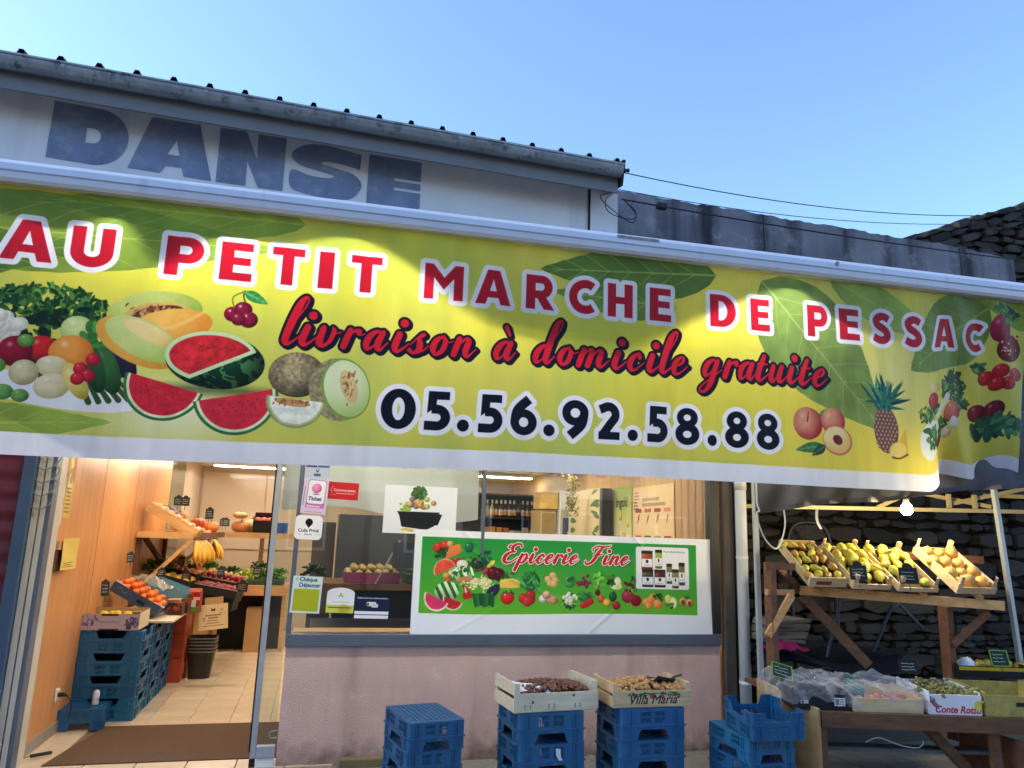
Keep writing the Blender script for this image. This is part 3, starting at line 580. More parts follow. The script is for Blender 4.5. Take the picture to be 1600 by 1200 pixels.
def poster_print():
    """green grocery poster, 2.5 x 0.77 m"""
    rs = np.random.RandomState(9); cv = Cv(.745, .873, 3.25, 1.652, 420, (238, 240, 246))
    def gr(X, Y):
        t = np.clip((Y-1.04)/.56, 0, 1)[..., None]; return (np.array([96, 178, 44])*(1-t)+np.array([34, 146, 66])*t)/255.
    cv.put(rect(.80, 1.035, 3.12, 1.6), gr)
    G = [(40, 96, 44), (24, 64, 32), (90, 150, 60)]
    F = lambda x, y, rx, ry, c, c2=None, a=0, **k: fruit(cv, x, y, rx, ry, c, c2, a, **k)
    # heap
    F(.93, 1.52, .045, .04, (214, 50, 40)); F(.98, 1.54, .035, .035, (220, 60, 44)); F(1.02, 1.55, .03, .025, (226, 170, 110)); leafy(cv, .97, 1.48, .06, .03, 20, G, .03, rs)
    for i in range(7): cv.put(brush([(1.0+.004*i, 1.45+.012*i, .012), (1.11-.003*i, 1.5+.008*i, .006)]), (226, 110+i*4, 70))
    leafy(cv, 1.15, 1.38, .12, .07, 60, G, .03, rs); F(1.0, 1.41, .035, .03, (220, 120, 70)); F(1.08, 1.42, .05, .03, (190, 50, 44)); F(1.12, 1.4, .045, .035, (236, 236, 224), (190, 190, 170)); F(.94, 1.37, .035, .03, (176, 150, 90)); F(1.04, 1.38, .03, .025, (206, 220, 180))
    melon_wedge(cv, (.99, 1.35, .09, 205), (220, 170, 140), (226, 110, 70), (226, 84, 60)); F(1.0, 1.31, .03, .028, (240, 160, 70)); F(1.04, 1.335, .028, .026, (244, 176, 80)); F(1.02, 1.27, .028, .024, (226, 90, 60)); F(1.055, 1.3, .02, .02, (90, 160, 70))
    leafy(cv, 1.13, 1.33, .08, .05, 40, [(110, 170, 90), (40, 100, 50), (200, 220, 180)], .03, rs)
    for i in range(4): cv.put(brush([(1.09+.02*i, 1.285+.006*i, .011), (1.2, 1.29, .008)]), (226, 120, 80))
    for i in range(120): cv.put(ell(1.28+rs.randn()*.05, 1.265+rs.randn()*.022, .014, .006, rs.rand()*180), [(230, 220, 160), (214, 200, 130), (240, 234, 190)][i % 3])
    for i in range(16): F(1.22+rs.rand()*.11, 1.34+rs.rand()*.09, .016, .016, (190, 40, 70), (100, 10, 40))
    F(1.37, 1.34, .05, .05, (110, 20, 30), (60, 6, 16), nsc=60, namp=.6); F(1.42, 1.33, .045, .05, (90, 16, 26), (40, 6, 12)); leafy(cv, 1.48, 1.32, .06, .03, 20, G, .02, rs)
    F(1.17, 1.53, .035, .04, (30, 116, 70), (14, 70, 44), hi=.8); leafy(cv, 1.3, 1.45, .03, .07, 36, [(24, 80, 50), (40, 104, 60)], .03, rs); cv.put(ell(1.35, 1.41, .04, .014, 40), (232, 204, 70)); F(1.24, 1.4, .05, .03, (24, 66, 50))
    # watermelons and other pieces
    cv.put(ell(1.01, 1.2, .095, .072, 6), lambda X, Y: np.where((np.sin((X-.9)*110+(Y-1.2)*60) > 0)[..., None], np.array([196, 222, 170])/255., np.array([40, 104, 54])/255.)*(1.1-.5*np.clip((1.22-Y)/.1, 0, 1))[..., None])
    melon_wedge(cv, (1.06, 1.14, .08, -18), (214, 226, 190), (240, 200, 190), (196, 36, 50)); melon_wedge(cv, (.935, 1.15, .1, -24), (220, 226, 196), (246, 214, 206), (226, 56, 110))
    cv.put(brush([(1.14, 1.24, .012), (1.17, 1.2, .02), (1.16, 1.17, .026)]), (176, 30, 34)); cv.put(brush([(1.16, 1.17, .028), (1.24, 1.175, .01)]), (186, 32, 36)); cv.put(brush([(1.15, 1.23, .006), (1.16, 1.2, .01)]), (250, 180, 170))
    for i in range(7): cv.put(brush([(1.24+.022*i, 1.1+.006*(i % 3), .014), (1.22+.026*i, 1.18, .012)]), [(24, 92, 44), (40, 116, 56), (18, 76, 38)][i % 3])
    for dx, dy, a in ((1.36, 1.22, 40), (1.4, 1.21, 60), (1.385, 1.235, 20)): F(dx, dy, .045, .02, (50, 44, 80), (20, 18, 40), a)
    for i in range(3): cv.put(brush([(1.44, 1.28-.018*i, .014), (1.52, 1.285-.018*i, .018), (1.58, 1.27-.014*i, .008)]), (240, 214-i*10, 90))
    cv.put(ell(1.68, 1.285, .07, .07), (24, 84, 44)); leafy(cv, 1.68, 1.285, .07, .07, 70, [(40, 120, 56), (70, 160, 80), (24, 84, 44)], .022, rs)
    for dx, dy in ((1.82, 1.3), (1.86, 1.33), (1.88, 1.29), (1.84, 1.27), (1.87, 1.265)): F(dx, dy, .03, .026, (226, 190, 130), (170, 120, 70))
    F(2.0, 1.285, .05, .05, (90, 176, 84), (30, 104, 50)); cv.put(ell(2.01, 1.3, .035, .02, 20), (24, 96, 50))
    for i in range(22): F(2.13+rs.randn()*.03, 1.27+rs.randn()*.022, .014, .014, (140, 40, 70), (80, 10, 40))
    leafy(cv, 2.25, 1.3, .05, .05, 30, [(110, 190, 70), (70, 160, 60)], .03, rs); F(2.24, 1.2, .024, .024, (100, 20, 30)); cv.put(brush([(2.24, 1.22, .004), (2.26, 1.3, .003)]), (120, 40, 50))
    F(2.4, 1.25, .05, .025, (240, 236, 190), (210, 200, 120)); F(2.41, 1.28, .03, .045, (244, 242, 206), (200, 210, 120)); leafy(cv, 2.36, 1.3, .03, .03, 8, G, .03, rs)
    for i in range(14): F(2.54+rs.randn()*.028, 1.27+rs.randn()*.018, .014, .013, (120, 20, 40), (60, 6, 20))
    leafy(cv, 2.56, 1.31, .03, .02, 8, G, .02, rs)
    F(1.49, 1.16, .055, .052, (226, 44, 40), (150, 10, 20), hi=.8); leafy(cv, 1.5, 1.2, .03, .012, 8, G, .02, rs)
    for dx, dy in ((1.62, 1.155), (1.68, 1.145), (1.68, 1.18), (1.655, 1.13)): F(dx, dy, .04, .038, (206, 50, 50), (130, 20, 30))
    for dx, dy, c in ((1.78, 1.15, (240, 234, 226)), (1.84, 1.15, (236, 176, 140)), (1.81, 1.18, (232, 186, 150)), (1.87, 1.14, (226, 160, 120))): F(dx, dy, .034, .032, c)
    leafy(cv, 2.0, 1.13, .07, .06, 30, G, .02, rs)
    for i in range(18): F(2.0+rs.randn()*.025, 1.155+rs.randn()*.022, .016, .016, (240, 240, 226), (180, 180, 150), hi=.1)
    leafy(cv, 2.13, 1.16, .05, .03, 24, [(60, 130, 60), (30, 96, 44)], .03, rs)
    for dx, dy in ((2.15, 1.11), (2.18, 1.13), (2.12, 1.1)): F(dx, dy, .028, .026, (214, 36, 40), (140, 10, 16), nsc=60, namp=.4)
    F(2.27, 1.15, .03, .03, (226, 90, 50)); F(2.32, 1.12, .034, .034, (236, 206, 70)); F(2.37, 1.17, .034, .04, (30, 96, 50)); F(2.4, 1.1, .036, .032, (186, 26, 34))
    F(2.5, 1.17, .055, .05, (176, 44, 70), (100, 14, 40)); cv.put(ell(2.57, 1.14, .052, .048), (200, 60, 70)); F(2.57, 1.14, .046, .042, (140, 20, 40), (80, 6, 24), nsc=80, namp=1.2, hi=.2); leafy(cv, 2.54, 1.22, .04, .02, 8, G, .02, rs)
    for dx, dy, r in ((2.66, 1.13, .032), (2.7, 1.15, .032), (2.68, 1.1, .028), (2.76, 1.12, .042), (2.72, 1.17, .03)): F(dx, dy, r, r, (244, 160, 84), (206, 100, 40))
    leafy(cv, 2.77, 1.165, .03, .014, 6, G, .03, rs); F(2.86, 1.15, .032, .045, (220, 220, 110), (180, 180, 60), 20); cv.put(ell(2.9, 1.13, .034, .046), (220, 214, 120)); cv.put(ell(2.9, 1.13, .026, .036), (240, 238, 190)); leafy(cv, 2.86, 1.1, .03, .014, 6, G, .03, rs)
    for dx, dy in ((2.99, 1.14), (3.05, 1.13)): F(dx, dy, .034, .034, (240, 186, 110)); cv.put(ell(dx, dy-.004, .016, .02), (120, 50, 30))
    cv.put(ell(3.03, 1.175, .026, .014), (40, 120, 50))
    # inset picture of jars
    cv.put(rrect(2.57, 1.235, 3.05, 1.575, .02), (236, 236, 244)); 
    def jar(x, y, w_, h_, c, lid=(30, 26, 30)):
        cv.put(rrect(x-w_/2, y, x+w_/2, y+h_, .008), toned(c, [v*.45 for v in c], x, y+h_/2, h_*.6, hi=.3)); cv.put(rrect(x-w_/2*1.02, y+h_*.86, x+w_/2*1.02, y+h_*1.02, .006), lid)
        cv.put(rect(x-w_/2*.94, y+h_*.14, x+w_/2*.94, y+h_*.58), (236, 238, 240)); cv.put(ell(x, y+h_*.44, w_*.12, h_*.1), (24, 30, 50)); cv.put(rect(x-w_*.3, y+h_*.22, x+w_*.3, y+h_*.25), (140, 144, 160))
    jar(2.675, 1.25, .1, .14, (70, 76, 40)); jar(2.67, 1.39, .1, .15, (170, 80, 40)); jar(2.785, 1.25, .1, .14, (90, 36, 30)); jar(2.775, 1.4, .062, .15, (150, 176, 70)); jar(2.87, 1.28, .05, .16, (110, 120, 60)); jar(2.985, 1.27, .055, .18, (96, 110, 60)); jar(2.925, 1.245, .06, .15, (120, 130, 80))
    cv.put(brush([(2.82+.012*i, 1.538+.006*math.sin(i*2.4), .0022) for i in range(17)]), (90, 100, 120))
    # words
    for w_, x_, h_ in (('Epicerie', 1.43, .073), ('Fine', 2.13, .073)):
        s_ = script(w_, x_, 1.42, h_, 1.28, .36); cv.put(((lambda X, Y: s_[0](X-.006, Y+.006)), s_[1]), (20, 60, 34), .007); cv.put(s_, (242, 236, 232), .008); cv.put(s_, (196, 24, 44), .001)
    return cv

# ================================================================ the setting
M_plaster = pm('upper_plaster', (228, 224, 226), .9, .07, 2.2, .25, 90, streak=((120, 116, 118), .56, .8, .45, 3.2), dirt=((120, 116, 112), .62, .8, .5, 1.3))
M_pink = pm('pink_render', (216, 180, 168), .92, .09, 3, .8, 110, dirt=((226, 204, 196), .58, .70, .7, 6), streak=((150, 120, 108), .52, .76, .5, 4.5), splash=((104, 86, 74), .20))
M_alu = pm('blue_grey_aluminium', (96, 106, 122), .38, .06, 10, metal=.25)
M_alul = pm('pale_aluminium', (168, 172, 182), .38, .05, 10, metal=.2)
M_dark = pm('dark_frame', (40, 38, 38), .5, .2, 12, bump=.2)
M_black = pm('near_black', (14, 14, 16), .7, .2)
M_zinc = pm('zinc', (150, 158, 166), .42, .22, 5, metal=.55, dirt=((54, 58, 66), .54, .68, .8, 9))
M_steel = pm('roof_steel', (34, 34, 40), .6, .2, 8)
M_white = pm('white_plastic', (222, 224, 228), .4, .03, 10)
M_cement = pm('cement', (124, 122, 130), .95, .22, 2.5, .9, 40, streak=((26, 28, 36), .45, .66, .9, 3.1), dirt=((150, 146, 150), .56, .70, .7, 5))
M_mortar = pm('dry_joint', (22, 20, 20), 1, .3, 10)
M_stone = pm('field_stone', (60, 55, 52), .95, .3, 7, 1, 28, rnd=.6, dirt=((50, 48, 46), .5, .7, .6, 12))
M_pave = pm('paving', (142, 136, 126), .95, .2, 30, .8, 180, rnd=.12, dirt=((92, 86, 80), .5, .75, .6, 5))
M_asph = pm('asphalt', (62, 62, 64), .95, .2, 40, .5, 200)
M_tile = pm('floor_tile', (220, 200, 172), .22, .05, 4, rnd=.04, dirt=((150, 130, 104), .58, .8, .35, 3))
M_grout = pm('tile_grout', (120, 104, 86), .9, .1)
M_lam = pm('wood_laminate', (218, 154, 96), .32, .06, 2, wave=((9, 9, .5), (178, 116, 66), .55))
M_cream = pm('cream_panel', (196, 178, 156), .12, .03, 3)
M_ceil = pm('ceiling_white', (226, 214, 194), .9, .03)
M_mat = pm('coir_mat', (104, 78, 56), 1, .25, 90, 1, 260, dirt=((150, 124, 96), .66, .8, .4, 30))
M_pine = pm('pine_wood', (206, 160, 104), .6, .1, 3, wave=((3, 26, 26), (150, 100, 54), .55), rnd=.12)
M_oldwood = pm('brown_timber', (112, 74, 50), .7, .15, 4, wave=((3, 24, 24), (60, 38, 26), .6), rnd=.1)
M_crate = pm('crate_veneer', (216, 190, 148), .65, .08, 4, wave=((5, 34, 34), (170, 130, 84), .45), rnd=.1, dirt=((160, 130, 96), .66, .8, .4, 8))
M_slat = pm('slat_panel', (196, 158, 116), .5, .06, 3, wave=((20, 20, 1.2), (150, 108, 70), .4), rnd=.05)

# ground
tag(ob('pavement', MB().box(-40, -9, -.06, 40, 40, -.035), M_grout), kind='structure')
tag(ob('road', MB().box(-120, -120, -.3, 120, -9, -.14), M_asph), kind='structure')
tag(ob('far_ground', MB().box(-600, 40.5, -.35, 600, 900, -.2), M_asph), kind='structure')
pv = bpy.data.objects['pavement']
slab = MB().box(-.247, -.247, 0, .247, .247, .033).mesh('paving_slab', bevel=.006)
for i in range(18):
    for j in range(5):
        ob('paving_slab', slab, M_pave, pv, (-2.6+.5*i, -.27-.5*j, -.035+random.uniform(-.002, .002)), (0, 0, random.choice((0, 1, 2, 3))*math.pi/2+random.uniform(-.006, .006)))
tag(ob('kerb', MB().box(-40, -9.2, -.16, 40, -9.0, -.03), M_pave), kind='structure')

# ------------------------------------------------ shop building
SLP = lambda x: -.017*(x+2.56)
bld = thing('shop_building', 'single-storey plastered shop building with faded DANSE lettering and pink wall under its window', 'building')
def slabx(x0, y0, x1, y1, zb, zt0, zt1):   # box with a top edge that falls along x
    P = [(x0, y0, zb), (x1, y0, zb), (x1, y1, zb), (x0, y1, zb), (x0, y0, zt0), (x1, y0, zt1), (x1, y1, zt1), (x0, y1, zt0)]
    return MB().add(P, [(0, 3, 2, 1), (4, 5, 6, 7), (0, 1, 5, 4), (1, 2, 6, 5), (2, 3, 7, 6), (3, 0, 4, 7)])
ob('upper_wall', slabx(-6, 0, 2.13, .25, 2.95, 4.84+SLP(-6), 4.84+SLP(2.13)), M_plaster, bld)
ob('corner_pier', slabx(2.133, -.025, 2.39, .25, 2.95, 4.75, 4.745), M_plaster, bld)
ob('gable_wall', MB().box(2.14, .253, 2.385, 7.4, 2.95, 4.72) if 0 else MB().box(2.14, .253, 2.95, 2.385, 7.4, 4.74), M_plaster, bld)
ob('lintel', MB().box(-6, .002, 2.6, 3.33, .25, 2.948), M_plaster, bld)
ob('flat_roof', MB().box(2.39, .252, 2.96, 3.33, 7.4, 3.02), M_steel, bld)
ob('pink_wall', MB().box(-.137, 0, -.03, 3.33, .2, .797), M_pink, bld)
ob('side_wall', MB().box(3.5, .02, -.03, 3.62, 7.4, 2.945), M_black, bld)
ob('rear_wall', MB().box(-1.95, 7.45, -.03, 3.5, 7.6, 2.945), M_plaster, bld)
ob('flank_wall', MB().box(-2.0, .3, -.03, -1.9, 7.44, 2.945), M_plaster, bld)
ob('neighbour_wall', MB().box(-6, .02, -.03, -2.2, .3, 2.598), M_black, bld)
cond = MB().tube([(2.126, -.012, 4.72), (2.126, -.012, 2.96)], .011, 6); ob('conduit', cond, M_black, bld)
# roof edge
sf = slabx(-6, -.275, 2.29, -.255, 4.62, 4.80, 4.80)
for i, p in enumerate(sf.v): sf.v[i] = (p[0], p[1], p[2]+SLP(p[0])+.02)
ob('fascia', sf, pm('fascia_paint', (120, 122, 128), .7, .08, 4, dirt=((90, 90, 96), .55, .75, .5, 3)), bld)
so = MB().grid(lambda a, b: (-6+8.29*a, -.254+.254*b, 4.648+.17*b+SLP(-6+8.29*a)), 8, 1, False, True); ob('soffit', so, pm('soffit_paint', (176, 172, 170), .8, .06), bld)
gt = MB()
prof = [(-.34-.075*math.cos(R(a)), .008-.085*math.sin(R(a))) for a in range(0, 181, 20)]
gt.grid(lambda a, b: (lambda x, q: (x, q[0], 4.83+SLP(x)+q[1]))(-6+8.29*a, prof[min(9, round(b*9))]), 40, 9, False)
gt.grid(lambda a, b: (lambda x, q: (x, -.34+(q[0]+.34)*.93, 4.832+SLP(x)+q[1]*.93))(-6+8.29*a, prof[min(9, round(b*9))]), 40, 9, False, True)
gt.tube([(-6, -.415, 4.838+SLP(-6)), (2.29, -.415, 4.838+SLP(2.29))], .011, 6)
gut = ob('gutter', gt, M_zinc, bld, smooth=True)
for x in (-3.4, -2.72, -2.02, -1.72, -1.06, -.42, .02, .34, .86, 1.24, 1.74, 2.2):
    jm = MB(); jm.grid(lambda a, b: (x+.022*a, -.34+(prof[min(9, round(b*9))][0]+.34)*1.05, 4.83+SLP(x)+prof[min(9, round(b*9))][1]*1.06), 1, 9, False); ob('gutter_joint', jm, M_zinc, gut)
ob('gutter_end', MB().prism([(-.415, .008)]+[(q[0]*1.0, q[1]) for q in prof], lambda p: (2.291, p[0], 4.80-.053+p[1]), lambda p: (2.298, p[0], 4.80-.053+p[1])), M_black, bld)
ob('verge_board', MB().add([(2.30, -.3, 4.62), (2.30, 5, 5.6), (2.30, 5, 5.86), (2.30, -.36, 4.83), (2.325, -.3, 4.62), (2.325, 5, 5.6), (2.325, 5, 5.86), (2.325, -.36, 4.83)], [(0, 1, 2, 3), (7, 6, 5, 4), (0, 3, 7, 4), (3, 2, 6, 7), (2, 1, 5, 6), (1, 0, 4, 5)]), M_black, bld)
def rib_sheet():      # trapezoid-ribbed steel, 1.016 m cover, four ribs, running up the slope
    P = []
    for k in range(4):
        x = k*.254; P += [(x, 0), (x+.15, 0), (x+.152, .006), (x+.166, .006), (x+.168, 0), (x+.19, 0), (x+.208, .048), (x+.236, .048), (x+.254, 0)]
    return MB().grid(lambda a, b: (lambda q: (q[0], b*5.4, q[1]+b*1.05))(P[round(a*35)]), 35, 1, False)
rsm = rib_sheet().mesh('roof_sheet')
roof = ob('roof', MB().grid(lambda a, b: (-6+8.28*a, -.25+5.3*b, 4.83+SLP(-6+8.28*a)+.99*b), 4, 1, False), M_steel, bld)
for k in range(9):
    x = -6.77+1.016*k
    if x > -5.5: ob('roof_sheet', rsm, M_steel, roof, (x-.085, -.34, 4.888+SLP(x)-.001*k), (0, -math.atan(-.017), 0))
# lettering painted on the wall
M_let = pm('faded_blue_paint', (126, 138, 166), .85, .16, 5, .3, 90, dirt=((176, 174, 178), .52, .68, .55, 7), streak=((84, 92, 118), .5, .7, .6, 3))
def letter_mesh(outer, holes=()):
    bm = bmesh.new(); es = []
    for c in (outer, *holes):
        vs_ = [bm.verts.new((p[0], -.004, p[1])) for p in c]; es += [bm.edges.new((vs_[i], vs_[(i+1) % len(vs_)])) for i in range(len(vs_))]
    bmesh.ops.triangle_fill(bm, use_beauty=True, edges=es, normal=(0, -1, 0))
    me = bpy.data.meshes.new('letter'); bm.to_mesh(me); bm.free(); return me
zb, zt = 4.272, 4.735
def Lz(t): return zb+(zt-zb)*t
def arcz(cx, cz, rx, rz, a0, a1, n=14): return [(cx+rx*math.cos(R(a0+(a1-a0)*i/n)), cz+rz*math.sin(R(a0+(a1-a0)*i/n))) for i in range(n+1)]
LT = thing('wall_lettering', 'big faded blue-grey painted letters DANSE on the upper wall', 'lettering')
D_o = [(-2.175, zb+.01), (-1.86, zb)]+arcz(-1.86, (zb+zt)/2, .225, (zt-zb)/2, -85, 85)+[(-1.86, zt), (-2.175, zt+.01)]
D_h = [(-1.93, Lz(.37)), (-1.88, Lz(.37))]+arcz(-1.88, Lz(.5), .055, .06, -85, 85, 8)+[(-1.88, Lz(.63)), (-1.93, Lz(.63))]
A_o = [(-1.615, zb+.015), (-1.365, zb+.012), (-1.335, Lz(.155)), (-1.205, Lz(.155)), (-1.185, zb+.005), (-1.012, zb), (-1.14, zt), (-1.49, zt)]
A_o = [(-1.615, zb+.015), (-1.385, zb+.01), (-1.35, Lz(.16)), (-1.235, Lz(.16)), (-1.215, zb+.005), (-1.012, zb), (-1.143, zt), (-1.493, zt)]
A_h = [(-1.35, Lz(.37)), (-1.262, Lz(.37)), (-1.295, Lz(.64))]
N_o = [(-.98, zb), (-.76, zb), (-.765, Lz(.46)), (-.665, zb), (-.478, zb), (-.484, zt-.005), (-.70, zt-.005), (-.695, Lz(.52)), (-.79, zt), (-.99, zt)]
E_o = [(.185, zb-.01), (.623, zb-.012), (.622, Lz(.31)), (.40, Lz(.315)), (.40, Lz(.365)), (.62, Lz(.36)), (.62, Lz(.49)), (.40, Lz(.495)), (.40, Lz(.545)), (.62, Lz(.54)), (.619, zt-.035), (.18, zt-.03)]
S_o = cat_rom([(.117, zt-.05), (-.02, zt-.03), (-.17, zt-.012), (-.32, zt-.03), (-.415, Lz(.8)), (-.43, Lz(.66)), (-.36, Lz(.53)), (-.22, Lz(.47)), (-.10, Lz(.42)), (-.11, Lz(.37)), (-.2, Lz(.35)), (-.30, Lz(.37)), (-.425, Lz(.42)), (-.42, Lz(.1)), (-.3, zb+.005), (-.1, zb-.01), (.05, zb+.01), (.125, Lz(.2)), (.13, Lz(.36)), (.06, Lz(.5)), (-.08, Lz(.565)), (-.19, Lz(.61)), (-.17, Lz(.66)), (-.05, Lz(.66)), (.115, Lz(.6))], 4)
for o_, h_ in ((D_o, [D_h]), (A_o, [A_h]), (N_o, []), (S_o, []), (E_o, [])): ob('letter', letter_mesh(o_, h_), M_let, LT)

# ------------------------------------------------ walls on the far side
cw = MB()
def ctop(x): return 5.10-.012*(x-2.6)-.05*max(0, x-7.0)+.006*math.sin(x*5)+.006*math.sin(x*17.3)+.008*math.sin(x*41)*math.sin(x*3)
n = 90
fr = [(2.41+5.27*i/n) for i in range(n+1)]
for y_ in (.70, .84): cw.v += [(x, y_, 2.9) for x in fr]+[(x, y_, ctop(x)) for x in fr]
for i in range(n):
    a = i; b = n+1+i; c_ = 2*(n+1)+i; d = 3*(n+1)+i
    cw.f += [(a, a+1, b+1, b), (c_+1, c_, d, d+1), (b, b+1, d+1, d), (a+1, a, c_, c_+1)]
cw.f += [(n, 3*n+2, 4*n+3, 2*n+1)]
cwo = tag(ob('cement_wall', cw, M_cement), 'tall grey cement wall with black run marks beside the shop roof', 'wall')
for x in (4.35, 6.9): ob('joint', MB().box(x, .697, 2.95, x+.012, .70-.0005, ctop(x)-.01), M_black, cwo)
def stop(x): return 5.02 if x < 6.1 else 5.08+(x-6.1)*.385
sw = thing('stone_wall', 'dark dry-stone wall of flat irregular stones rising behind the market stall', 'wall')
core = MB(); core.prism([(3.63, -.03), (11, -.03), (11, stop(11)), (6.1, stop(6.1)), (6.0, 4.8), (3.63, 4.8)], lambda p: (p[0], .93, p[1]), lambda p: (p[0], 1.3, p[1])); ob('core', core, M_mortar, sw)
def stone_mesh(k):
    rs = np.random.RandomState(40+k); m = MB(); n_ = 6+k % 3
    an = np.sort((np.arange(n_)+.5+rs.uniform(-.3, .3, n_))*2*math.pi/n_)
    P = []
    for a in an:      # corners of a roughly rectangular slab, knocked about
        c, s = math.cos(a), math.sin(a); q = .5/max(abs(c), abs(s)); P.append((c*q*rs.uniform(.86, 1.0), s*q*rs.uniform(.8, 1.0)))
    v0 = [(p[0], .5, p[1]) for p in P]; v1 = [(p[0], -.38+rs.uniform(-.1, .06), p[1]) for p in P]; v2 = [(p[0]*.93, -.5+rs.uniform(-.07, .07), p[1]*.9) for p in P]
    fs = [tuple(2*n_+i for i in range(n_))]
    for q in (0, n_): fs += [(q+i, q+n_+i, q+n_+(i+1) % n_, q+(i+1) % n_) for i in range(n_)]
    return m.add(v0+v1+v2, fs).mesh('stone')
STN = [stone_mesh(k) for k in range(14)]
for s_ in STN: s_.materials.append(M_stone)
rs = np.random.RandomState(11); hidden = MB(); nst = 0
z = .02
while z < 6.6:
    hgt = rs.choice([.06, .08, .11, .16, .22], p=[.25, .3, .2, .15, .1]); x = 3.66+rs.rand()*.2
    while x < 11:
        wd = min(.5, hgt*rs.uniform(1.2, 4.5)); xc, zc = x+wd/2, z+hgt/2+rs.uniform(-.012, .012)
        x += wd+.003
        if zc+hgt*.5 > stop(xc-wd*.4)+.012: continue
        seen = (.62 < zc < 2.12 and 4.2 < xc < 8.3) or (zc > 4.45 and xc > 6.1 and xc < 8.6)
        dpt = rs.uniform(.12, .2); rot = Euler((rs.uniform(-.05, .05), rs.uniform(-.07, .07), rs.uniform(-.08, .08))); me = STN[rs.randint(14)]
        if seen and nst < 250:
            ob('stone', me, None, sw, (xc, .90+rs.uniform(-.04, .04), zc), rot, scale=(wd*1.04, dpt, hgt*rs.uniform(.95, 1.12))); nst += 1
        elif not (2.2 < zc < 4.4 and xc < 6.9):
            Mx = Matrix.LocRotScale(Vector((xc, .90+rs.uniform(-.03, .03), zc)), rot, Vector((wd, dpt, hgt)))
            hidden.add([Mx @ v.co for v in me.vertices], [tuple(p.vertices) for p in me.polygons])
    z += hgt+.004
for row in range(3):      # coping courses that follow the slope of the wall top
    x = 6.15+.1*row
    while x < 9.6:
        wd = rs.uniform(.16, .38); hgt = rs.uniform(.06, .11); xc = x+wd/2; x += wd+.004
        ob('stone', STN[rs.randint(14)], None, sw, (xc, .89+rs.uniform(-.03, .02), stop(xc)-.045-.10*row+rs.uniform(-.012, .012)), Euler((rs.uniform(-.05, .05), -.367+rs.uniform(-.06, .06), rs.uniform(-.06, .06))), scale=(wd*1.05, .2, hgt*1.1))
tag(ob('rubble_courses', hidden, M_stone, sw), kind='stuff')

# ------------------------------------------------ overhead cables
def sag(a, b, s, n=14): return [tuple(Vector(a).lerp(Vector(b), i/n)-Vector((0, 0, s*4*(i/n)*(1-i/n)))) for i in range(n+1)]
M_cable = pm('black_cable', (16, 16, 18), .6, .1)
c1 = tag(ob('overhead_cable', MB().tube(sag((2.33, -.2, 4.80), (7.6, .98, 5.66), .12), .005, 5), M_cable), 'upper thin black cable strung from the roof corner to the stone wall', 'cable')
c2 = tag(ob('overhead_cable', MB().tube(sag((2.40, -.03, 4.72), (7.25, .98, 5.50), .10), .004, 5), M_cable), 'second thin black cable running just under the upper one against the sky', 'cable')
c3m = MB().tube(sag((2.42, -.05, 4.62), (8.2, .62, 4.98), .04), .008, 5); c3 = tag(ob('wall_cable', c3m, M_cable), 'thick black cable crossing in front of the grey cement wall', 'cable')
q = sag((2.42, -.05, 4.62), (8.2, .62, 4.98), .04)[1]; ob('cable_clamp', MB().box(q[0]-.05, q[1]-.03, q[2]-.03, q[0]+.05, q[1]+.03, q[2]+.03), M_cable, c3, bevel=.01)
cc = MB()
for k in range(2):
    rs2 = random.Random(k); cc.tube(cat_rom([(2.36, -.06, 4.68), (2.2+.05*k, -.09, 4.60-.03*k), (2.28, -.10, 4.50-.05*k), (2.5, -.07, 4.40+.03*k), (2.56, -.04, 4.50+.02*k), (2.44, -.05, 4.62)], 5), .0045, 5)
tag(ob('cable_loops', cc, M_cable), 'loose loops of cable hanging at the top corner of the shop wall', 'cable')
ins = MB().lathe([(.012, 0), (.022, .01), (.014, .03), (.022, .05), (.014, .07), (.02, .09), (.008, .1)], 8, M=Matrix.Translation((2.33, -.2, 4.81)) @ Matrix.Rotation(R(80), 4, 'Y')); ob('insulator', ins, M_black, c1)

# ------------------------------------------------ houses over the road (mirrored in the window)
for k, (x0, x1, h_, c_) in enumerate(((-16, -7.2, 6.2, (120, 112, 104)), (-7, 1.4, 5.4, (96, 92, 92)), (1.6, 9.6, 6.6, (128, 120, 108)), (9.8, 18, 5.6, (104, 100, 98)))):
    h = thing('terraced_house', ['cream rendered house at the left end of the row over the road', 'grey rendered house over the road facing the shop', 'tall beige house over the road facing the stall', 'grey house at the right end of the row over the road'][k], 'house', (0, -17, 0), group='houses over the road')
    mw = pm('house_render_%d' % k, c_, .9, .1, 2)
    ob('wall', MB().box(x0, -6, -.1, x1, 0, h_), mw, h)
    ob('roof', MB().prism([(0.3, h_+.002), (-6.3, h_+.002), (-3, h_+2.0)], lambda p: (x0-.05, p[0], p[1]), lambda p: (x1+.05, p[0], p[1])), M_oldwood, h)
    for i in range(3):
        xx = x0+1+2.6*i
        for zz in (1.0, 3.5):
            wn = ob('window', MB().box(xx, .002, zz, xx+1.1, .05, zz+1.4), M_white, h); ob('pane', MB().box(xx+.08, .052, zz+.08, xx+1.02, .056, zz+1.32), M_black, wn)

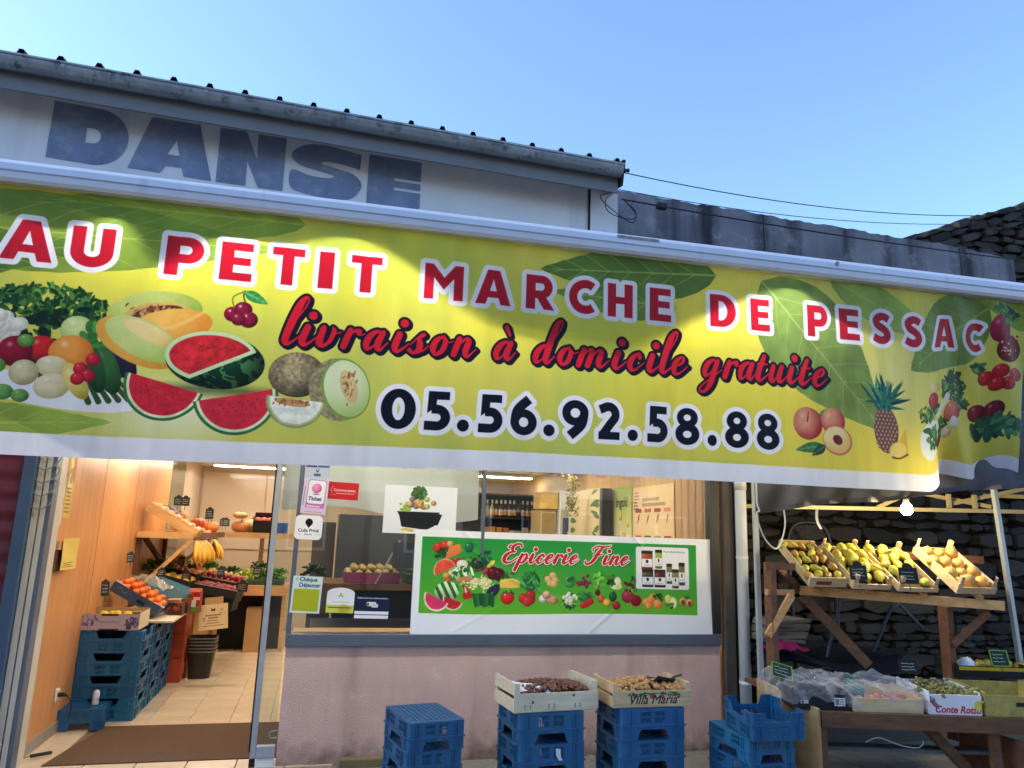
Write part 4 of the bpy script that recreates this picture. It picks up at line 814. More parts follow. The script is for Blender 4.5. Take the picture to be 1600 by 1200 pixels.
# ------------------------------------------------ shopfront frames
wf = thing('shop_window', 'large two-pane shop window in grey aluminium frame above the pink wall', 'window', (0, 0, 0))
ob('sill', MB().box(-.145, -.035, .80, 3.33, .06, .885), M_alu, wf, bevel=.004)
ob('frame_post', MB().box(-.147, -.02, .887, -.112, .04, 2.6), M_alu, wf); ob('mullion', MB().box(1.262, -.012, .887, 1.288, .04, 2.6), M_alu, wf)
ob('frame_post', MB().box(3.25, -.03, .887, 3.33, .06, 2.6), M_dark, wf); ob('head_rail', MB().box(-.11, -.01, 2.56, 3.248, .05, 2.6), M_alu, wf)
MG = glass('window_glass', (.90, .95, .95), 1.6)
ob('pane', MB().box(-.112, .012, .886, 1.262, .018, 2.56), MG, wf); ob('pane', MB().box(1.288, .012, .886, 3.25, .018, 2.56), MG, wf)
dr = thing('sliding_door', 'sliding glass door leaf slid open against the window end', 'door')
ob('door_stile', MB().box(-.312, -.02, .06, -.275, .03, 2.6), M_alul, dr, bevel=.003); ob('gasket', MB().box(-.3235, -.012, .10, -.313, .02, 2.6), M_black, dr); ob('bottom_rail', MB().box(-.274, -.018, .06, -.15, .028, .14), M_alul, dr, bevel=.003)
ob('pane', MB().box(-.274, .002, .142, -.15, .008, 2.598), MG, dr); ob('foot', MB().box(-.27, -.012, -.001, -.15, .02, .058), M_white, dr)
ob('door_guide', MB().box(-.315, -.015, -.001, -.276, .025, .055), M_black, dr)
ph = thing('door_pull', 'small steel loop handle low on the sliding glass door', 'handle', (-.165, -.006, .215)); ob('loop', MB().tube(cat_rom([(.02, 0, .02), (-.02, -.01, .018), (-.03, -.015, -.005), (-.015, -.01, -.025), (.02, 0, -.025)], 5), .004, 6), M_zinc, ph)
jb = thing('door_jamb', 'cream metal door jamb with cable grooves beside the shop entrance', 'jamb')
M_jamb = pm('cream_metal', (196, 186, 172), .45, .08, 6, dirt=((110, 100, 92), .62, .8, .6, 10), streak=((120, 112, 104), .6, .8, .5, 8))
ob('outer_strip', MB().box(-1.88, -.03, -.03, -1.842, .06, 2.6), M_jamb, jb); ob('inner_strip', MB().box(-1.832, -.03, -.03, -1.80, .06, 2.6), M_jamb, jb); ob('groove', MB().box(-1.842, 0, -.03, -1.832, .05, 2.6), M_black, jb); ob('edge_strip', MB().box(-1.796, -.025, -.03, -1.772, .08, 2.6), M_alu, jb); ob('groove', MB().box(-1.80, .01, -.03, -1.796, .05, 2.6), M_black, jb)
ob('corner_fill', MB().box(-1.90, .062, -.03, -1.80, .3, 2.6), M_jamb, jb)
tag(ob('jamb_post', MB().box(-1.965, -.07, -.03, -1.884, .05, 2.6).mesh('jamb_post', bevel=.005), pm('blue_grey_paint', (58, 78, 104), .5, .1, 6)), 'blue-grey painted post left of the shop entrance', 'post')
tag(ob('roller_door', MB().grid(lambda a, b: (-2.19+.22*a, -.02+.008*math.cos(b*120), -.03+2.62*b), 1, 240, False), pm('maroon_paint', (98, 22, 40), .5, .1, 5)), 'dark maroon door panel at the left edge of the shopfront', 'door')
# downpipe and posts by the corner
dp = thing('downpipe', 'white plastic downpipe at the right corner of the shopfront', 'pipe', (3.52, -.065, 0))
ob('pipe', MB().tube([(0, 0, -.03), (0, 0, 3.4)], .048, 16), pm('pipe_white', (206, 208, 212), .5, .04, 6, dirt=((120, 118, 116), .64, .8, .5, 12)), dp, smooth=True); ob('sleeve', MB().tube([(0, 0, 2.08), (0, 0, 2.2)], .053, 16), M_white, dp, smooth=True)
for z_ in (1.5, .5): ob('bracket', MB().tube([(0, 0, z_), (0, 0, z_+.025)], .051, 16), M_white, dp)
tag(ob('corner_post', MB().box(3.365, -.04, -.03, 3.462, .02, 2.9).mesh('corner_post', bevel=.006), pm('weathered_post', (74, 68, 64), .9, .2, 5, .4, 60, streak=((36, 32, 30), .5, .7, .7, 9))), 'weathered grey-brown post between the pink wall and the white downpipe', 'post')

# ------------------------------------------------ inside the shop
fl = tag(ob('shop_floor', MB().box(-1.9, .2, -.03, 3.5, 7.45, -.012), M_grout), kind='structure')
tl = MB().box(-.1635, -.1635, 0, .1635, .1635, .012).mesh('floor_tile', bevel=.0015)
for i in range(6):
    for j in range(18):
        ob('floor_tile', tl, M_tile, fl, (-1.73+.33*i, 1.42+.33*j, -.012))
ob('floor_tile_field', MB().box(.085, .21, -.0118, 3.49, 7.4, -.001), M_tile, fl)
ob('floor_tile_strip', MB().box(-1.89, .205, -.0118, -1.62, 1.24, -.002), M_tile, fl)
for i in range(6): ob('threshold_tile', MB().box(-1.72+.33*i, -.02, -.034, -1.40+.33*i, .196, .002), M_tile, fl)
tag(ob('door_mat', MB().add([(-1.66, .205, -.01), (-.13, .205, -.01), (-.13, 1.225, -.01), (-1.52, 1.225, -.01), (-1.66, .205, .008), (-.13, .205, .008), (-.13, 1.225, .008), (-1.52, 1.225, .008)], [(0, 3, 2, 1), (4, 5, 6, 7), (0, 1, 5, 4), (1, 2, 6, 5), (2, 3, 7, 6), (3, 0, 4, 7)]), M_mat), 'brown coir mat sunk in the floor of the shop entrance', 'mat')
tag(ob('floor_trim', MB().box(-1.52, 1.227, -.01, -.13, 1.25, .006), pm('brass_trim', (190, 150, 96), .4, .1, metal=.4)), kind='structure')
tag(ob('wall_left', MB().box(-1.90, 4.6, -.01, -1.88, 7.44, 2.58), M_cream), kind='structure')
lp = tag(ob('laminate_wall', MB().box(-1.895, .3, .0, -1.85, 4.6, 2.58), M_lam), kind='structure')
ob('skirting', MB().box(-1.849, .3, 0, -1.835, 4.6, .085), pm('grey_skirting', (150, 138, 126), .6, .08), lp)
for y_ in (1.55, 2.8): ob('panel_joint', MB().box(-1.8498, y_, .09, -1.8485, y_+.006, 2.575), M_oldwood, lp)
bw = tag(ob('wall_back', MB().box(-1.88, 7.40, -.01, 3.49, 7.44, 2.58), M_cream), kind='structure')
for k in range(5): ob('wall_panel', MB().box(-1.86+1.02*k, 7.375, 1.25, -.86+1.02*k, 7.399, 2.50), M_cream, bw, bevel=.004)
rw = tag(ob('wall_right', MB().box(3.42, .02, -.01, 3.45, 7.4, 2.58), M_slat), kind='structure')
sl = MB().box(-.028, -.068, 0, 0, .068, 2.57).mesh('wall_board', bevel=.004)
for k in range(24): ob('wall_board', sl, M_slat, rw, (3.419, .14+.1395*k, 0))
cl = tag(ob('ceiling', MB().box(-1.9, .05, 2.58, 3.49, 7.44, 2.64), M_ceil), kind='structure')
# ceiling lights: trough fixtures with lit tubes
def strip_light(loc, label, L=1.3, e=20, col=(1, .86, .67), rot=0, sz=.16):
    t = thing('strip_light', label, 'ceiling light', loc, (0, 0, rot), 'lit ceiling lights in the shop')
    ob('housing', MB().box(-L/2-.03, -sz/2, 0, L/2+.03, sz/2, .05), M_white, t, bevel=.004)
    ob('diffuser', MB().box(-L/2, -sz/2+.015, -.012, L/2, sz/2-.015, -.002), emit('warm_diffuser_%g' % e, col, e), t)
    return t
for k, (x, y_) in enumerate(((-1.0, 2.2), (-.9, 4.4), (-.9, 6.2), (1.0, 4.6), (2.4, 3.0), (2.3, 1.2), (2.6, 5.6), (.55, .72))):
    strip_light((x, y_, 2.52), ['lit ceiling light above the entrance mat', 'lit ceiling light above the tomato crates', 'lit ceiling light by the back wall', 'lit ceiling light in the middle of the shop', 'lit ceiling light by the boarded wall', 'lit ceiling light just inside the window', 'lit ceiling light above the bottle shelf', 'lit ceiling light behind the stand-in reflection sheet'][k])

# ------------------------------------------------ awning and banner
aw = thing('awning', 'extended shop awning with a long white metal front bar', 'awning')
M_bar = pm('bar_white', (208, 214, 226), .38, .04, 5, dirt=((130, 132, 136), .66, .82, .5, 6), streak=((150, 150, 152), .6, .8, .4, 7))
zt_ = lambda x: 3.547+.0179*(x+1.83); zb_ = lambda x: 3.41+.0158*(x+1.8)
bp_ = [(-1.55, 0), (-1.565, .12), (-1.57, .34), (-1.556, .37), (-1.556, .42), (-1.57, .45), (-1.565, .72), (-1.54, .93), (-1.50, 1), (-1.44, .96), (-1.42, .5), (-1.42, 0)]
fb = MB()
X0, X1 = -4.2, 5.22
def bpt(x, q): return (x, q[0], zb_(x)+(zt_(x)-zb_(x))*q[1])
nb = len(bp_)
fb.prism(bp_, lambda p: bpt(X0, p), lambda p: bpt(X1, p)); fbo = ob('front_bar', fb, M_bar, aw)
ob('end_cap', MB().prism(bp_, lambda p: bpt(X1+.001, (p[0]*1.0, p[1]*1.04-.02)), lambda p: bpt(X1+.03, (p[0], p[1]*1.04-.02))), M_white, aw)
for x in (1.75, 3.42): ob('scuff', MB().grid(lambda a, b: (x+.3*a, -1.5705+.0*b-.001, zb_(x)+.115-.02*b-.03*a*0+.0179*.3*a), 3, 1, False, False), pm('bare_metal', (130, 134, 140), .5, .4, 30), aw) if x < 2 else ob('rivet', MB().lathe([(.02, 0), (.018, .006), (.004, .01)], 10, M=Matrix.Translation((x, -1.567, zb_(x)+.10)) @ Matrix.Rotation(R(90), 4, 'X')), M_zinc, aw)
M_canvas = pm('awning_canvas', (120, 124, 118), .9, .08, 8)
ob('canvas', MB().grid(lambda a, b: (X0+(X1-X0)*a, -1.43+1.42*b, zb_(X0+(X1-X0)*a)+.10+.35*b-.05*math.sin(math.pi*b)), 20, 6, False), M_canvas, aw)
for x in (-2.2, 4.1): ob('folding_arm', MB().bar((x, -.05, 3.72), (x+.5, -.75, 3.58), .05, .07).bar((x+.5, -.75, 3.58), (x, -1.42, 3.46), .045, .06), M_bar, aw)
vz = cat_rom([(-4.2, 3.25), (-2.6, 3.2), (-1.79, 3.27), (-1.47, 3.22), (-1.2, 3.32), (-.97, 3.12), (-.67, 3.28), (-.29, 3.29), (.1, 3.37), (.46, 3.24), (.91, 2.98), (1.5, 2.88), (1.94, 2.90), (2.41, 3.16), (3.06, 3.40), (3.41, 3.24), (3.77, 3.14), (3.95, 3.2)], 8)
vx = np.array([p[0] for p in vz]); vzz = np.array([p[1] for p in vz])
ob('valance', MB().grid(lambda a, b: (lambda x: (x, -1.452+.008*math.sin(x*5), float(np.interp(x, vx, vzz))*(1-b)+(zb_(x)+.02)*b))(X0+(3.93-X0)*a), 200, 3, False), pm('valance_cloth', (150, 152, 140), .9, .1, trans=.18), aw)
def awning_strip(x0, x1, label, e=58):
    t = thing('awning_light', label, 'lamp', (0, -1.15, 3.455), group='lit strips under the awning')
    ob('channel', MB().box(x0, -.02, .022, x1, .02, .05), M_white, t); ob('lit_strip', MB().box(x0+.01, -.015, .0, x1-.01, .015, .02), emit('awning_led', (1, .95, .86), e), t)
    for x in (x0+.1, x1-.1): ob('clip', MB().box(x, -.006, .052, x+.02, .006, .16), M_zinc, t)
awning_strip(-1.5, -.2, 'lit strip under the awning above the shop door'); awning_strip(0, 1.75, 'lit strip under the middle of the awning'); awning_strip(1.95, 3.5, 'lit strip under the awning toward the downpipe')

def bshape(a, b):
    x = -2.4+(5.20+2.4)*a; zf = 1.965+1.455*b
    z = zf+.013*(x+1.6)+.012*math.sin(x*1.1)*(1-b); y = -1.505-.012*math.sin(x*2.3+b*1.5)*(1-b*.8)-.007*math.sin(x*7+b*3)*(1-b)-.003*math.sin(x*19+b*2.5)*(1-b*.6)-.0016*math.sin(x*47-b*4)+.02*(1-b)**2
    if x > 4.12:      # the far end is pulled back and up into folds
        t = min(1, (x-4.12)/.5); t = t*t*(3-2*t); k = t*(1-b)**1.1
        y += .26*k+.06*k*math.sin(x*13+b*6); z += k*(.17+.05*math.sin(x*9))
        y += .018*t*math.sin(x*16+b*9)
    return (x, y, z)
bn = banner_print()
tag(ob('banner', MB().grid(bshape, 260, 48), printed('banner_ink', bn, .5, .36, .45), smooth=True), 'long yellow-green fruit banner reading AU PETIT MARCHE DE PESSAC with phone number', 'banner')

# ------------------------------------------------ market tent over the stall
tn = thing('market_tent', 'grey fabric market tent on metal poles sheltering the stall', 'tent')
M_tent = pm('tent_grey', (84, 82, 88), .75, .12, 4, .3, 12, trans=.05)
M_pole = pm('tent_pole', (176, 180, 184), .4, .06, metal=.3)
def tv(a, b):
    u = 1.85+2.9*a; zb2 = 1.865+.128*(u-1.88)+.012*math.sin(u*6); zt2 = 2.62
    v = 5.62+.04*math.sin(u*5+b*2)+.05*math.sin(u*2.2)+.035*math.sin(u*11+b*5)*(1-b*.5)+.018*math.sin(u*23-b*9)+.25*b*b
    return W(u, v, zb2+(zt2-zb2)*b)
ob('valance', MB().grid(tv, 80, 14, False), M_tent, tn, smooth=True)
hm = MB().grid(lambda a, b: tv(a, .0)+Vector((0, -.004, .035*b)), 80, 1, False); ob('hem', hm, pm('tent_hem', (70, 70, 78), .7, .1), tn)
ob('canopy', MB().grid(lambda a, b: W(1.85+3.6*a, 5.86+2.1*b, 2.62+.30*math.sin(math.pi*b)), 6, 8, False), M_tent, tn, smooth=True)  # tent roof, extended unseen to the wall to block skylight
for u, v, z0, u1, z1 in ((1.985, 6.0, 0, 1.978, 2.6), (4.05, 6.02, 0, 3.90, 2.6)):
    ob('pole', MB().bar(W(u, v, z0), W(u1, v, z1), .034, .034), M_pole, tn)
M_truss = pm('truss_cream', (206, 190, 140), .5, .08)
for a, b in (((2.1, 6.65, 1.955), (5.4, 6.62, 1.995)), ((3.1, 6.65, 2.05), (3.9, 6.9, 2.17)), ((3.98, 6.7, 2.04), (5.0, 6.65, 2.28)), ((3.3, 6.7, 1.98), (3.6, 6.7, 2.12)), ((4.4, 6.9, 2.14), (5.3, 6.5, 2.10)), ((3.6, 6.95, 2.18), (4.3, 6.65, 2.02))):
    ob('truss_bar', MB().bar(W(*a), W(*b), .022, .034), M_truss, tn)
for u in (3.92, 4.15): ob('truss_joint', MB().bar(W(u, 6.64, 2.0), W(u, 6.64, 2.12), .03, .03), M_truss, tn)
lb = thing('hanging_bulb', 'bright lit bulb hanging under the grey tent above the pears', 'lamp', W(3.07, 5.76, 1.935))
ob('bulb', MB().lathe([(.004, -.052), (.022, -.047), (.038, -.03), (.044, -.008), (.038, .016), (.024, .036), (.016, .05)], 16), emit('bulb_glow', (1, .80, .42), 235), lb, smooth=True); ob('socket', MB().lathe([(.017, .05), (.021, .055), (.024, .09), (.019, .12), (.008, .13)], 12), M_black, lb, smooth=True); ob('flex', MB().tube([(0, 0, .085), (0, 0, .3)], .004, 5), M_white, lb)
wc = MB().tube(cat_rom([W(1.83, 5.5, 2.1), W(1.83, 5.5, 1.93), W(1.845, 5.5, 1.87), W(1.83, 5.52, 1.85), W(1.86, 5.55, 1.76), W(1.92, 5.6, 1.66), W(2.02, 5.7, 1.60), W(2.10, 5.8, 1.64), W(2.16, 5.85, 1.78), W(2.17, 5.9, 1.93)], 6), .006, 6)
tag(ob('power_cable', wc, M_white), 'thin white power cord looping down from the tent edge by the downpipe', 'cable')
tag(ob('tie_strap', MB().grid(lambda a, b: W(2.42+.022*a+.03*(1-b)**2, 5.9+.02*math.sin(b*4), 1.76+.16*b), 1, 8, False), M_white), 'short white strap hanging from the tent bar', 'strap')

# ------------------------------------------------ blue crates
M_blue = pm('blue_crate_plastic', (30, 94, 138), .42, .10, 9, rnd=.10, dirt=((104, 136, 166), .57, .73, .55, 17), streak=((20, 50, 84), .5, .75, .5, 7), bump=.15, bscale=120)
def blue_crate_mesh(Lx=.40, Ly=.52, H=.185):
    """open crate standing upright: perforated base, slotted lower walls, lip at mid height, handle notches in the rim"""
    m = MB(); t = .008; zl = H*.52
    m.box(-Lx/2+.012, -Ly/2+.012, 0, Lx/2-.012, -Ly/2+.035, .01).box(-Lx/2+.012, Ly/2-.035, 0, Lx/2-.012, Ly/2-.012, .01).box(-Lx/2+.012, -Ly/2+.035, 0, -Lx/2+.035, Ly/2-.035, .01).box(Lx/2-.035, -Ly/2+.035, 0, Lx/2-.012, Ly/2-.035, .01)
    for i in range(9):
        x = -Lx/2+.035+(Lx-.07)*(i+.5)/9; m.box(x-.010, -Ly/2+.034, .001, x+.010, Ly/2-.034, .009)
    for i in range(12):
        y = -Ly/2+.035+(Ly-.07)*(i+.5)/12; m.box(-Lx/2+.034, y-.010, .002, Lx/2-.034, y+.010, .0085)
    def side(L, T):
        def B(a0, z0, a1, z1, d0=0, d1=t): m.box(a0, d0, z0, a1, d1, z1, T)
        h = L/2-.012
        B(-h, 0, h, .018); B(-h, zl-.014, h, zl)
        wins = ((-.62, -.18), (.18, .62)) if L > .45 else ((-.40, -.06), (.10, .44))
        cuts = [-h]
        for a, b in wins: cuts += [a*h, b*h]
        cuts.append(h)
        for k in range(0, len(cuts), 2): B(cuts[k], .018, cuts[k+1], zl-.014, .0015)
        for a, b in wins:
            n = 6
            for k in range(n): x = a*h+(b-a)*h*(k+.5)/n; B(x-.0026, .018, x+.0026, zl-.014, .002, t-.001)
            B(a*h, zl*.46, b*h, zl*.54, .0025, t-.0015)
        for x in (-h*.8, -h*.7, h*.7, h*.8): B(x-.003, .006, x+.003, zl-.002, -.006, .001)
        # lip and the notched upper wall
        B(-L/2-.004, zl, L/2+.004, zl+.009, -.007, t+.004)
        nw, nb = .42*h, .54*h; zn = zl+.026; Z = H
        P = [(-h, zl+.009), (h, zl+.009), (h, Z), (nb, Z), (nw, zn), (-nw, zn), (-nb, Z), (-h, Z)]
        m.prism(P, lambda p: tuple(T @ Vector((p[0], t, p[1]))), lambda p: tuple(T @ Vector((p[0], 0, p[1]))))
        for s_ in (-1, 1):
            B(min(s_*nb, s_*h)+.001, Z-.008, max(s_*nb, s_*h)-.001, Z+.0, -.006, t+.003)
            for q in (.72, .86): B(s_*h*q-.003, zl+.01, s_*h*q+.003, Z-.004, -.005, .001)
    Rz = lambda a: Matrix.Rotation(a, 4, 'Z')
    side(Lx, Matrix.Translation((0, -Ly/2, 0))); side(Lx, Rz(math.pi) @ Matrix.Translation((0, -Ly/2, 0)))
    side(Ly, Rz(math.pi/2) @ Matrix.Translation((0, -Lx/2, 0))); side(Ly, Rz(-math.pi/2) @ Matrix.Translation((0, -Lx/2, 0)))
    for sx in (-1, 1):
        for sy in (-1, 1): m.tube([(sx*(Lx/2-.013), sy*(Ly/2-.013), 0), (sx*(Lx/2-.013), sy*(Ly/2-.013), H)], .0145, 8)
    return m.mesh('blue_crate')
BC = blue_crate_mesh(); BC.materials.append(M_blue)
def blue_crate(loc, rz, label, inv=True, sc=(1, 1, 1), group='blue plastic crates', tilt=(0, 0)):
    o = ob('blue_crate', BC, None, None, (loc[0], loc[1], loc[2]+(.185*sc[2] if inv else 0)), (math.pi+tilt[0] if inv else tilt[0], tilt[1], rz), scale=sc)
    return tag(o, label, 'crate', group)
def corner(fl, w, d, rz, z=0):   # centre of a footprint from its front-left corner
    c, s = math.cos(rz), math.sin(rz); return (fl[0]+c*w/2-s*d/2, fl[1]+s*w/2+c*d/2, z)
# the stack on its own
rz = R(11); H1 = .185*.9
for k in range(3):
    p = corner((.634, -1.033), .36, .5, rz); blue_crate((p[0]+.004*k, p[1]-.003*k, k*H1), rz+R((0, -1.2, .6)[k]), ['upside-down blue crate at the foot of the bare stack', 'upside-down blue crate in the middle of the bare stack by the door', 'upside-down blue crate with perforated top face up, topmost of the bare stack'][k], sc=(.9, .96, .9))
rz = R(4.5)
for k in range(3):
    p = corner((1.315, -1.10), .44, .40, rz); blue_crate((p[0]-.003*k, p[1], k*.185), rz+R((0, .8, -.5)[k]), ['bottom blue crate under the chestnut box', 'middle blue crate under the chestnut box with a torn white label', 'top blue crate carrying the chestnut box'][k], sc=(1.1, .80, 1))
ob_lab = tag(ob('torn_label', MB().add([(0, 0, 0), (.032, 0, -.004), (.036, 0, -.05), (.05, 0, -.075), (.022, 0, -.07), (.004, 0, -.04)], [(5, 4, 3, 2, 1, 0)]), M_white, None, (1.555, -1.092, .345), (0, 0, R(4.5))), 'torn white paper label on the crate under the chestnuts', 'label')
rz = R(.6)
for k in range(3):
    p = corner((1.971, -1.112), .45, .40, rz); blue_crate((p[0]+.003*k, p[1], k*.19), rz+R((0, -.7, .4)[k]), ['bottom blue crate under the walnut box', 'middle blue crate under the walnut box', 'top blue crate carrying the walnut box'][k], sc=(1.12, .80, 1.02))
rz = R(3)
for k in range(3):
    p = corner((2.70, -1.43), .335, .46, rz); blue_crate((p[0], p[1]+.002*k, k*.15), rz+R((0, 1, -.8)[k]), ['bottom blue crate of the stack beside the market stall', 'middle blue crate of the stack beside the market stall', 'blue crate with its base up just under the tipped open crate'][k], sc=(.84, .88, .81))
blue_crate((2.885, -1.30, .462), R(-8), 'open blue crate standing upright and skewed on top of the stack by the stall', False, sc=(.86, .84, .88), tilt=(R(2), R(-2)))
tag(ob('floor_batten', MB().box(.30, -.11, .0, .72, -.03, .055).mesh('floor_batten', bevel=.004), pm('olive_batten', (118, 104, 70), .8, .2)), 'short wooden batten lying against the foot of the pink wall', 'batten')

# ------------------------------------------------ wooden fruit crates
def wood_crate(name, label, w, d, hf, he, loc, rot, mat=None, group='wooden fruit crates', posts=0, cat='crate', gap=True):
    """front/back boards of height hf, two-slat ends of height he, triangular corner posts; origin at front-left-bottom"""
    mat = mat or M_crate; t = thing(name, label, cat, loc, rot, group); th = .007
    for k in range(3):
        y0 = .004+k*(d-.008)/3; ob('base_slat', MB().box(.004, y0, 0, w-.004, y0+(d-.008)/3-.008, .006), mat, t)
    ob('front_board', MB().box(-.004, -th, .007, w+.004, 0, hf), mat, t); ob('back_board', MB().box(-.004, d, .007, w+.004, d+th, hf), mat, t)
    for x in (0, w-th):
        if gap:
            ob('end_slat', MB().box(x, .001, .007, x+th, d-.001, he*.46), mat, t); ob('end_slat', MB().box(x, .001, he*.58, x+th, d-.001, he), mat, t)
        else: ob('end_slat', MB().box(x, .001, .007, x+th, d-.001, he), mat, t)
    s = .028
    for cx, cy, sx, sy in ((th, 0, 1, 1), (w-th, 0, -1, 1), (th, d, 1, -1), (w-th, d, -1, -1)):
        ob('corner_post', MB().prism([(cx, cy), (cx+sx*s, cy), (cx, cy+sy*s)][::1 if sx*sy > 0 else -1], lambda p: (p[0], p[1], .007), lambda p: (p[0], p[1], max(he, hf)+posts)), mat, t)
    return t
CB = pm('pale_crate_wood', (220, 208, 180), .65, .07, 4, wave=((6, 30, 30), (176, 156, 120), .4), dirt=((60, 40, 30), .74, .78, .9, 16))
cw1 = wood_crate('wooden_crate', 'pale wooden crate of chestnuts on the middle blue stack', .57, .37, .115, .175, (1.275, -1.112, .558), (0, 0, R(6)), CB)
for x in (.09, .25, .43): ob('staple', MB().tube([(x-.02, -.009, .02), (x-.02, -.009, .05)], .0015, 4).tube([(x+.015, -.009, .02), (x+.015, -.009, .05)], .0015, 4), M_black, cw1)
for x, z in ((.12, .062), (.40, .094)): ob('knot', MB().lathe([(.009, 0), (.008, .0012)], 8, M=Matrix.Translation((x, -.0072, z)) @ Matrix.Rotation(R(90), 4, 'X')), M_oldwood, cw1)
cw2 = wood_crate('wooden_crate', 'wooden crate printed Villa Maria, filled with walnuts', .545, .36, .105, .15, (1.930, -1.105, .572), (0, 0, R(.3)))
vm = Cv(0, 0, .55, .1, 1500, (206, 178, 138)); _, X_, Y_ = vm.xy(); vm.a *= (.86+.28*fbm(X_*1, Y_*14, 9))[..., None]
vm.put(tseg('Villa Maria', .082, .10, .018, .35, .0012), (44, 34, 30)); rs_ = np.random.RandomState(2)
leafy(vm, .2, .075, .1, .014, 26, [(70, 104, 56), (50, 84, 44)], .012, rs_); leafy(vm, .4, .078, .07, .012, 18, [(70, 104, 56), (50, 84, 44)], .012, rs_)
for x in (.265, .345, .46): fruit(vm, x, .062, .013, .012, (206, 80, 60))
vm.put(brush([(.1, .07, .0015), (.25, .085, .002), (.48, .07, .0015)]), (60, 80, 50))
ob('printed_face', sheet(.0, .008, .545, .104, -.0085, 0, 2, 1), printed('villa_maria_print', vm, .6), cw2)
def nut_pile(name, label, cat, w, d, z0, hump, r, cnt, mat, M, seed, squash=.85):
    rs = np.random.RandomState(seed); m = MB(); base = MB().sphere((0, 0, 0), 1, 7, 5)
    for k in range(cnt):
        x, y = rs.uniform(.02, w-.02), rs.uniform(.02, d-.02); zt = z0+hump*(1-((x/w-.55)*1.7)**2)*(1-((y/d-.5)*1.6)**2)-rs.rand()*r*.7
        Q = Euler((rs.rand()*6, rs.rand()*6, rs.rand()*6)).to_matrix(); rr = r*rs.uniform(.85, 1.15)
        m.add([Vector((x, y, zt))+Q @ Vector((v[0]*rr, v[1]*rr*.95, v[2]*rr*squash)) for v in base.v], base.f)
    m.grid(lambda a, b: (.01+(w-.02)*a, .01+(d-.02)*b, z0-.01+hump*.8*(1-((a-.55)*1.7)**2)*(1-((b-.5)*1.6)**2)-r), 10, 8, False)
    o = ob(name, m, mat, smooth=True); o.matrix_world = M; return tag(o, label, cat, kind='stuff')
M_chest = pm('chestnut_shell', (92, 42, 26), .3, .35, 30, coat=.2); M_wal = pm('walnut_shell', (176, 134, 84), .7, .25, 60, .8, 130)
nut_pile('chestnuts', 'heap of shiny brown chestnuts in the pale crate', 'chestnut', .55, .36, .10, .05, .0145, 420, M_chest, Matrix.LocRotScale(Vector((1.275, -1.112, .558)), Euler((0, 0, R(6))), None), 3)
nut_pile('walnuts', 'heap of tan walnuts in the printed crate', 'walnut', .53, .35, .085, .06, .0185, 300, M_wal, Matrix.LocRotScale(Vector((1.93, -1.105, .572)), Euler((0, 0, R(.3))), None), 4, .95)
ll = tag(ob('liner_paper', MB().grid(lambda a, b: (1.30+.30*a, -1.085+.06*a+.16*b*(1-a*.85), .675+.035*math.sin(a*7+b*4)*.25+.05*b*(1-a)-.012*a), 14, 8, False), pm('pale_blue_liner', (206, 212, 226), .45, .05, 12, .3, 30), smooth=True), 'crumpled pale blue-white liner paper at the corner of the chestnut crate', 'paper')
sc_ = thing('scoop', 'dark metal scoop stuck in the walnuts', 'scoop', (2.32, -1.0, .70), (R(-10), R(14), R(15)))
ob('pan', MB().grid(lambda a, b: (-.09+.16*a, (b-.5)*.11, .03*abs((b-.5)*2)**2+.008*a), 8, 8, False), pm('scoop_metal', (70, 76, 84), .35, .1, metal=.7), sc_, smooth=True); ob('back_plate', MB().prism([(-.055, .03), (0, .005), (.055, .03), (.05, .045), (-.05, .045)], lambda p: (.07, p[0], p[1]), lambda p: (.073, p[0], p[1])), MATS['scoop_metal'], sc_); ob('handle', MB().tube([(.07, 0, .03), (.11, 0, .06), (.17, 0, .085)], [.006, .009, .007], 8), MATS['scoop_metal'], sc_)

# ------------------------------------------------ market stall (turned a little from the shop front)
st = thing('market_stall', 'two-tier wooden market stall with slanted braces under the grey tent', 'stall')
B_ = lambda a, b, w, h, n='post', mt=None: ob(n, MB().bar(W(*a), W(*b), w, h), mt or M_oldwood, st)
B_((2.245, 5.83, 1.296), (3.60, 5.53, 1.252), .035, .066, 'front_beam', M_pine); B_((2.44, 6.35, 1.60), (3.9, 6.2, 1.56), .035, .06, 'rear_beam')
for k in range(4): B_((2.35+.36*k, 5.76-.08*k, 1.30), (2.46+.36*k, 6.38-.04*k, 1.60), .04, .03, 'rack_rail', M_pine)
B_((1.942, 5.6, .0), (1.942, 5.6, 1.50), .09, .045, 'post'); B_((1.90, 5.585, 1.475), (2.12, 5.585, 1.475), .04, .05, 'top_rail', M_oldwood); B_((1.90, 5.57, 1.29), (2.13, 5.66, 1.287), .03, .04, 'side_rail', M_pine); B_((2.085, 5.57, 1.275), (1.90, 5.57, .985), .035, .05, 'brace', M_pine)
B_((2.27, 5.85, 1.26), (2.70, 5.75, .78), .05, .07, 'brace'); B_((3.27, 5.7, 1.22), (3.27, 5.7, .3), .09, .05, 'post'); B_((3.53, 5.6, 1.20), (3.28, 5.66, .955), .035, .05, 'brace'); B_((2.0, 5.62, 1.47), (2.30, 5.9, 1.27), .035, .05, 'brace')
B_((2.065, 5.10, .54), (4.3, 5.08, .537), .04, .094, 'front_beam'); 
ob('table_top', MB().add([tuple(W(2.06, 5.14, .55)), tuple(W(4.3, 5.11, .55)), tuple(W(4.3, 5.98, .60)), tuple(W(1.85, 5.98, .60)), tuple(W(2.06, 5.14, .575)), tuple(W(4.3, 5.11, .575)), tuple(W(4.3, 5.98, .625)), tuple(W(1.85, 5.98, .625))], [(0, 3, 2, 1), (4, 5, 6, 7), (0, 1, 5, 4), (1, 2, 6, 5), (2, 3, 7, 6), (3, 0, 4, 7)]), M_oldwood, st)
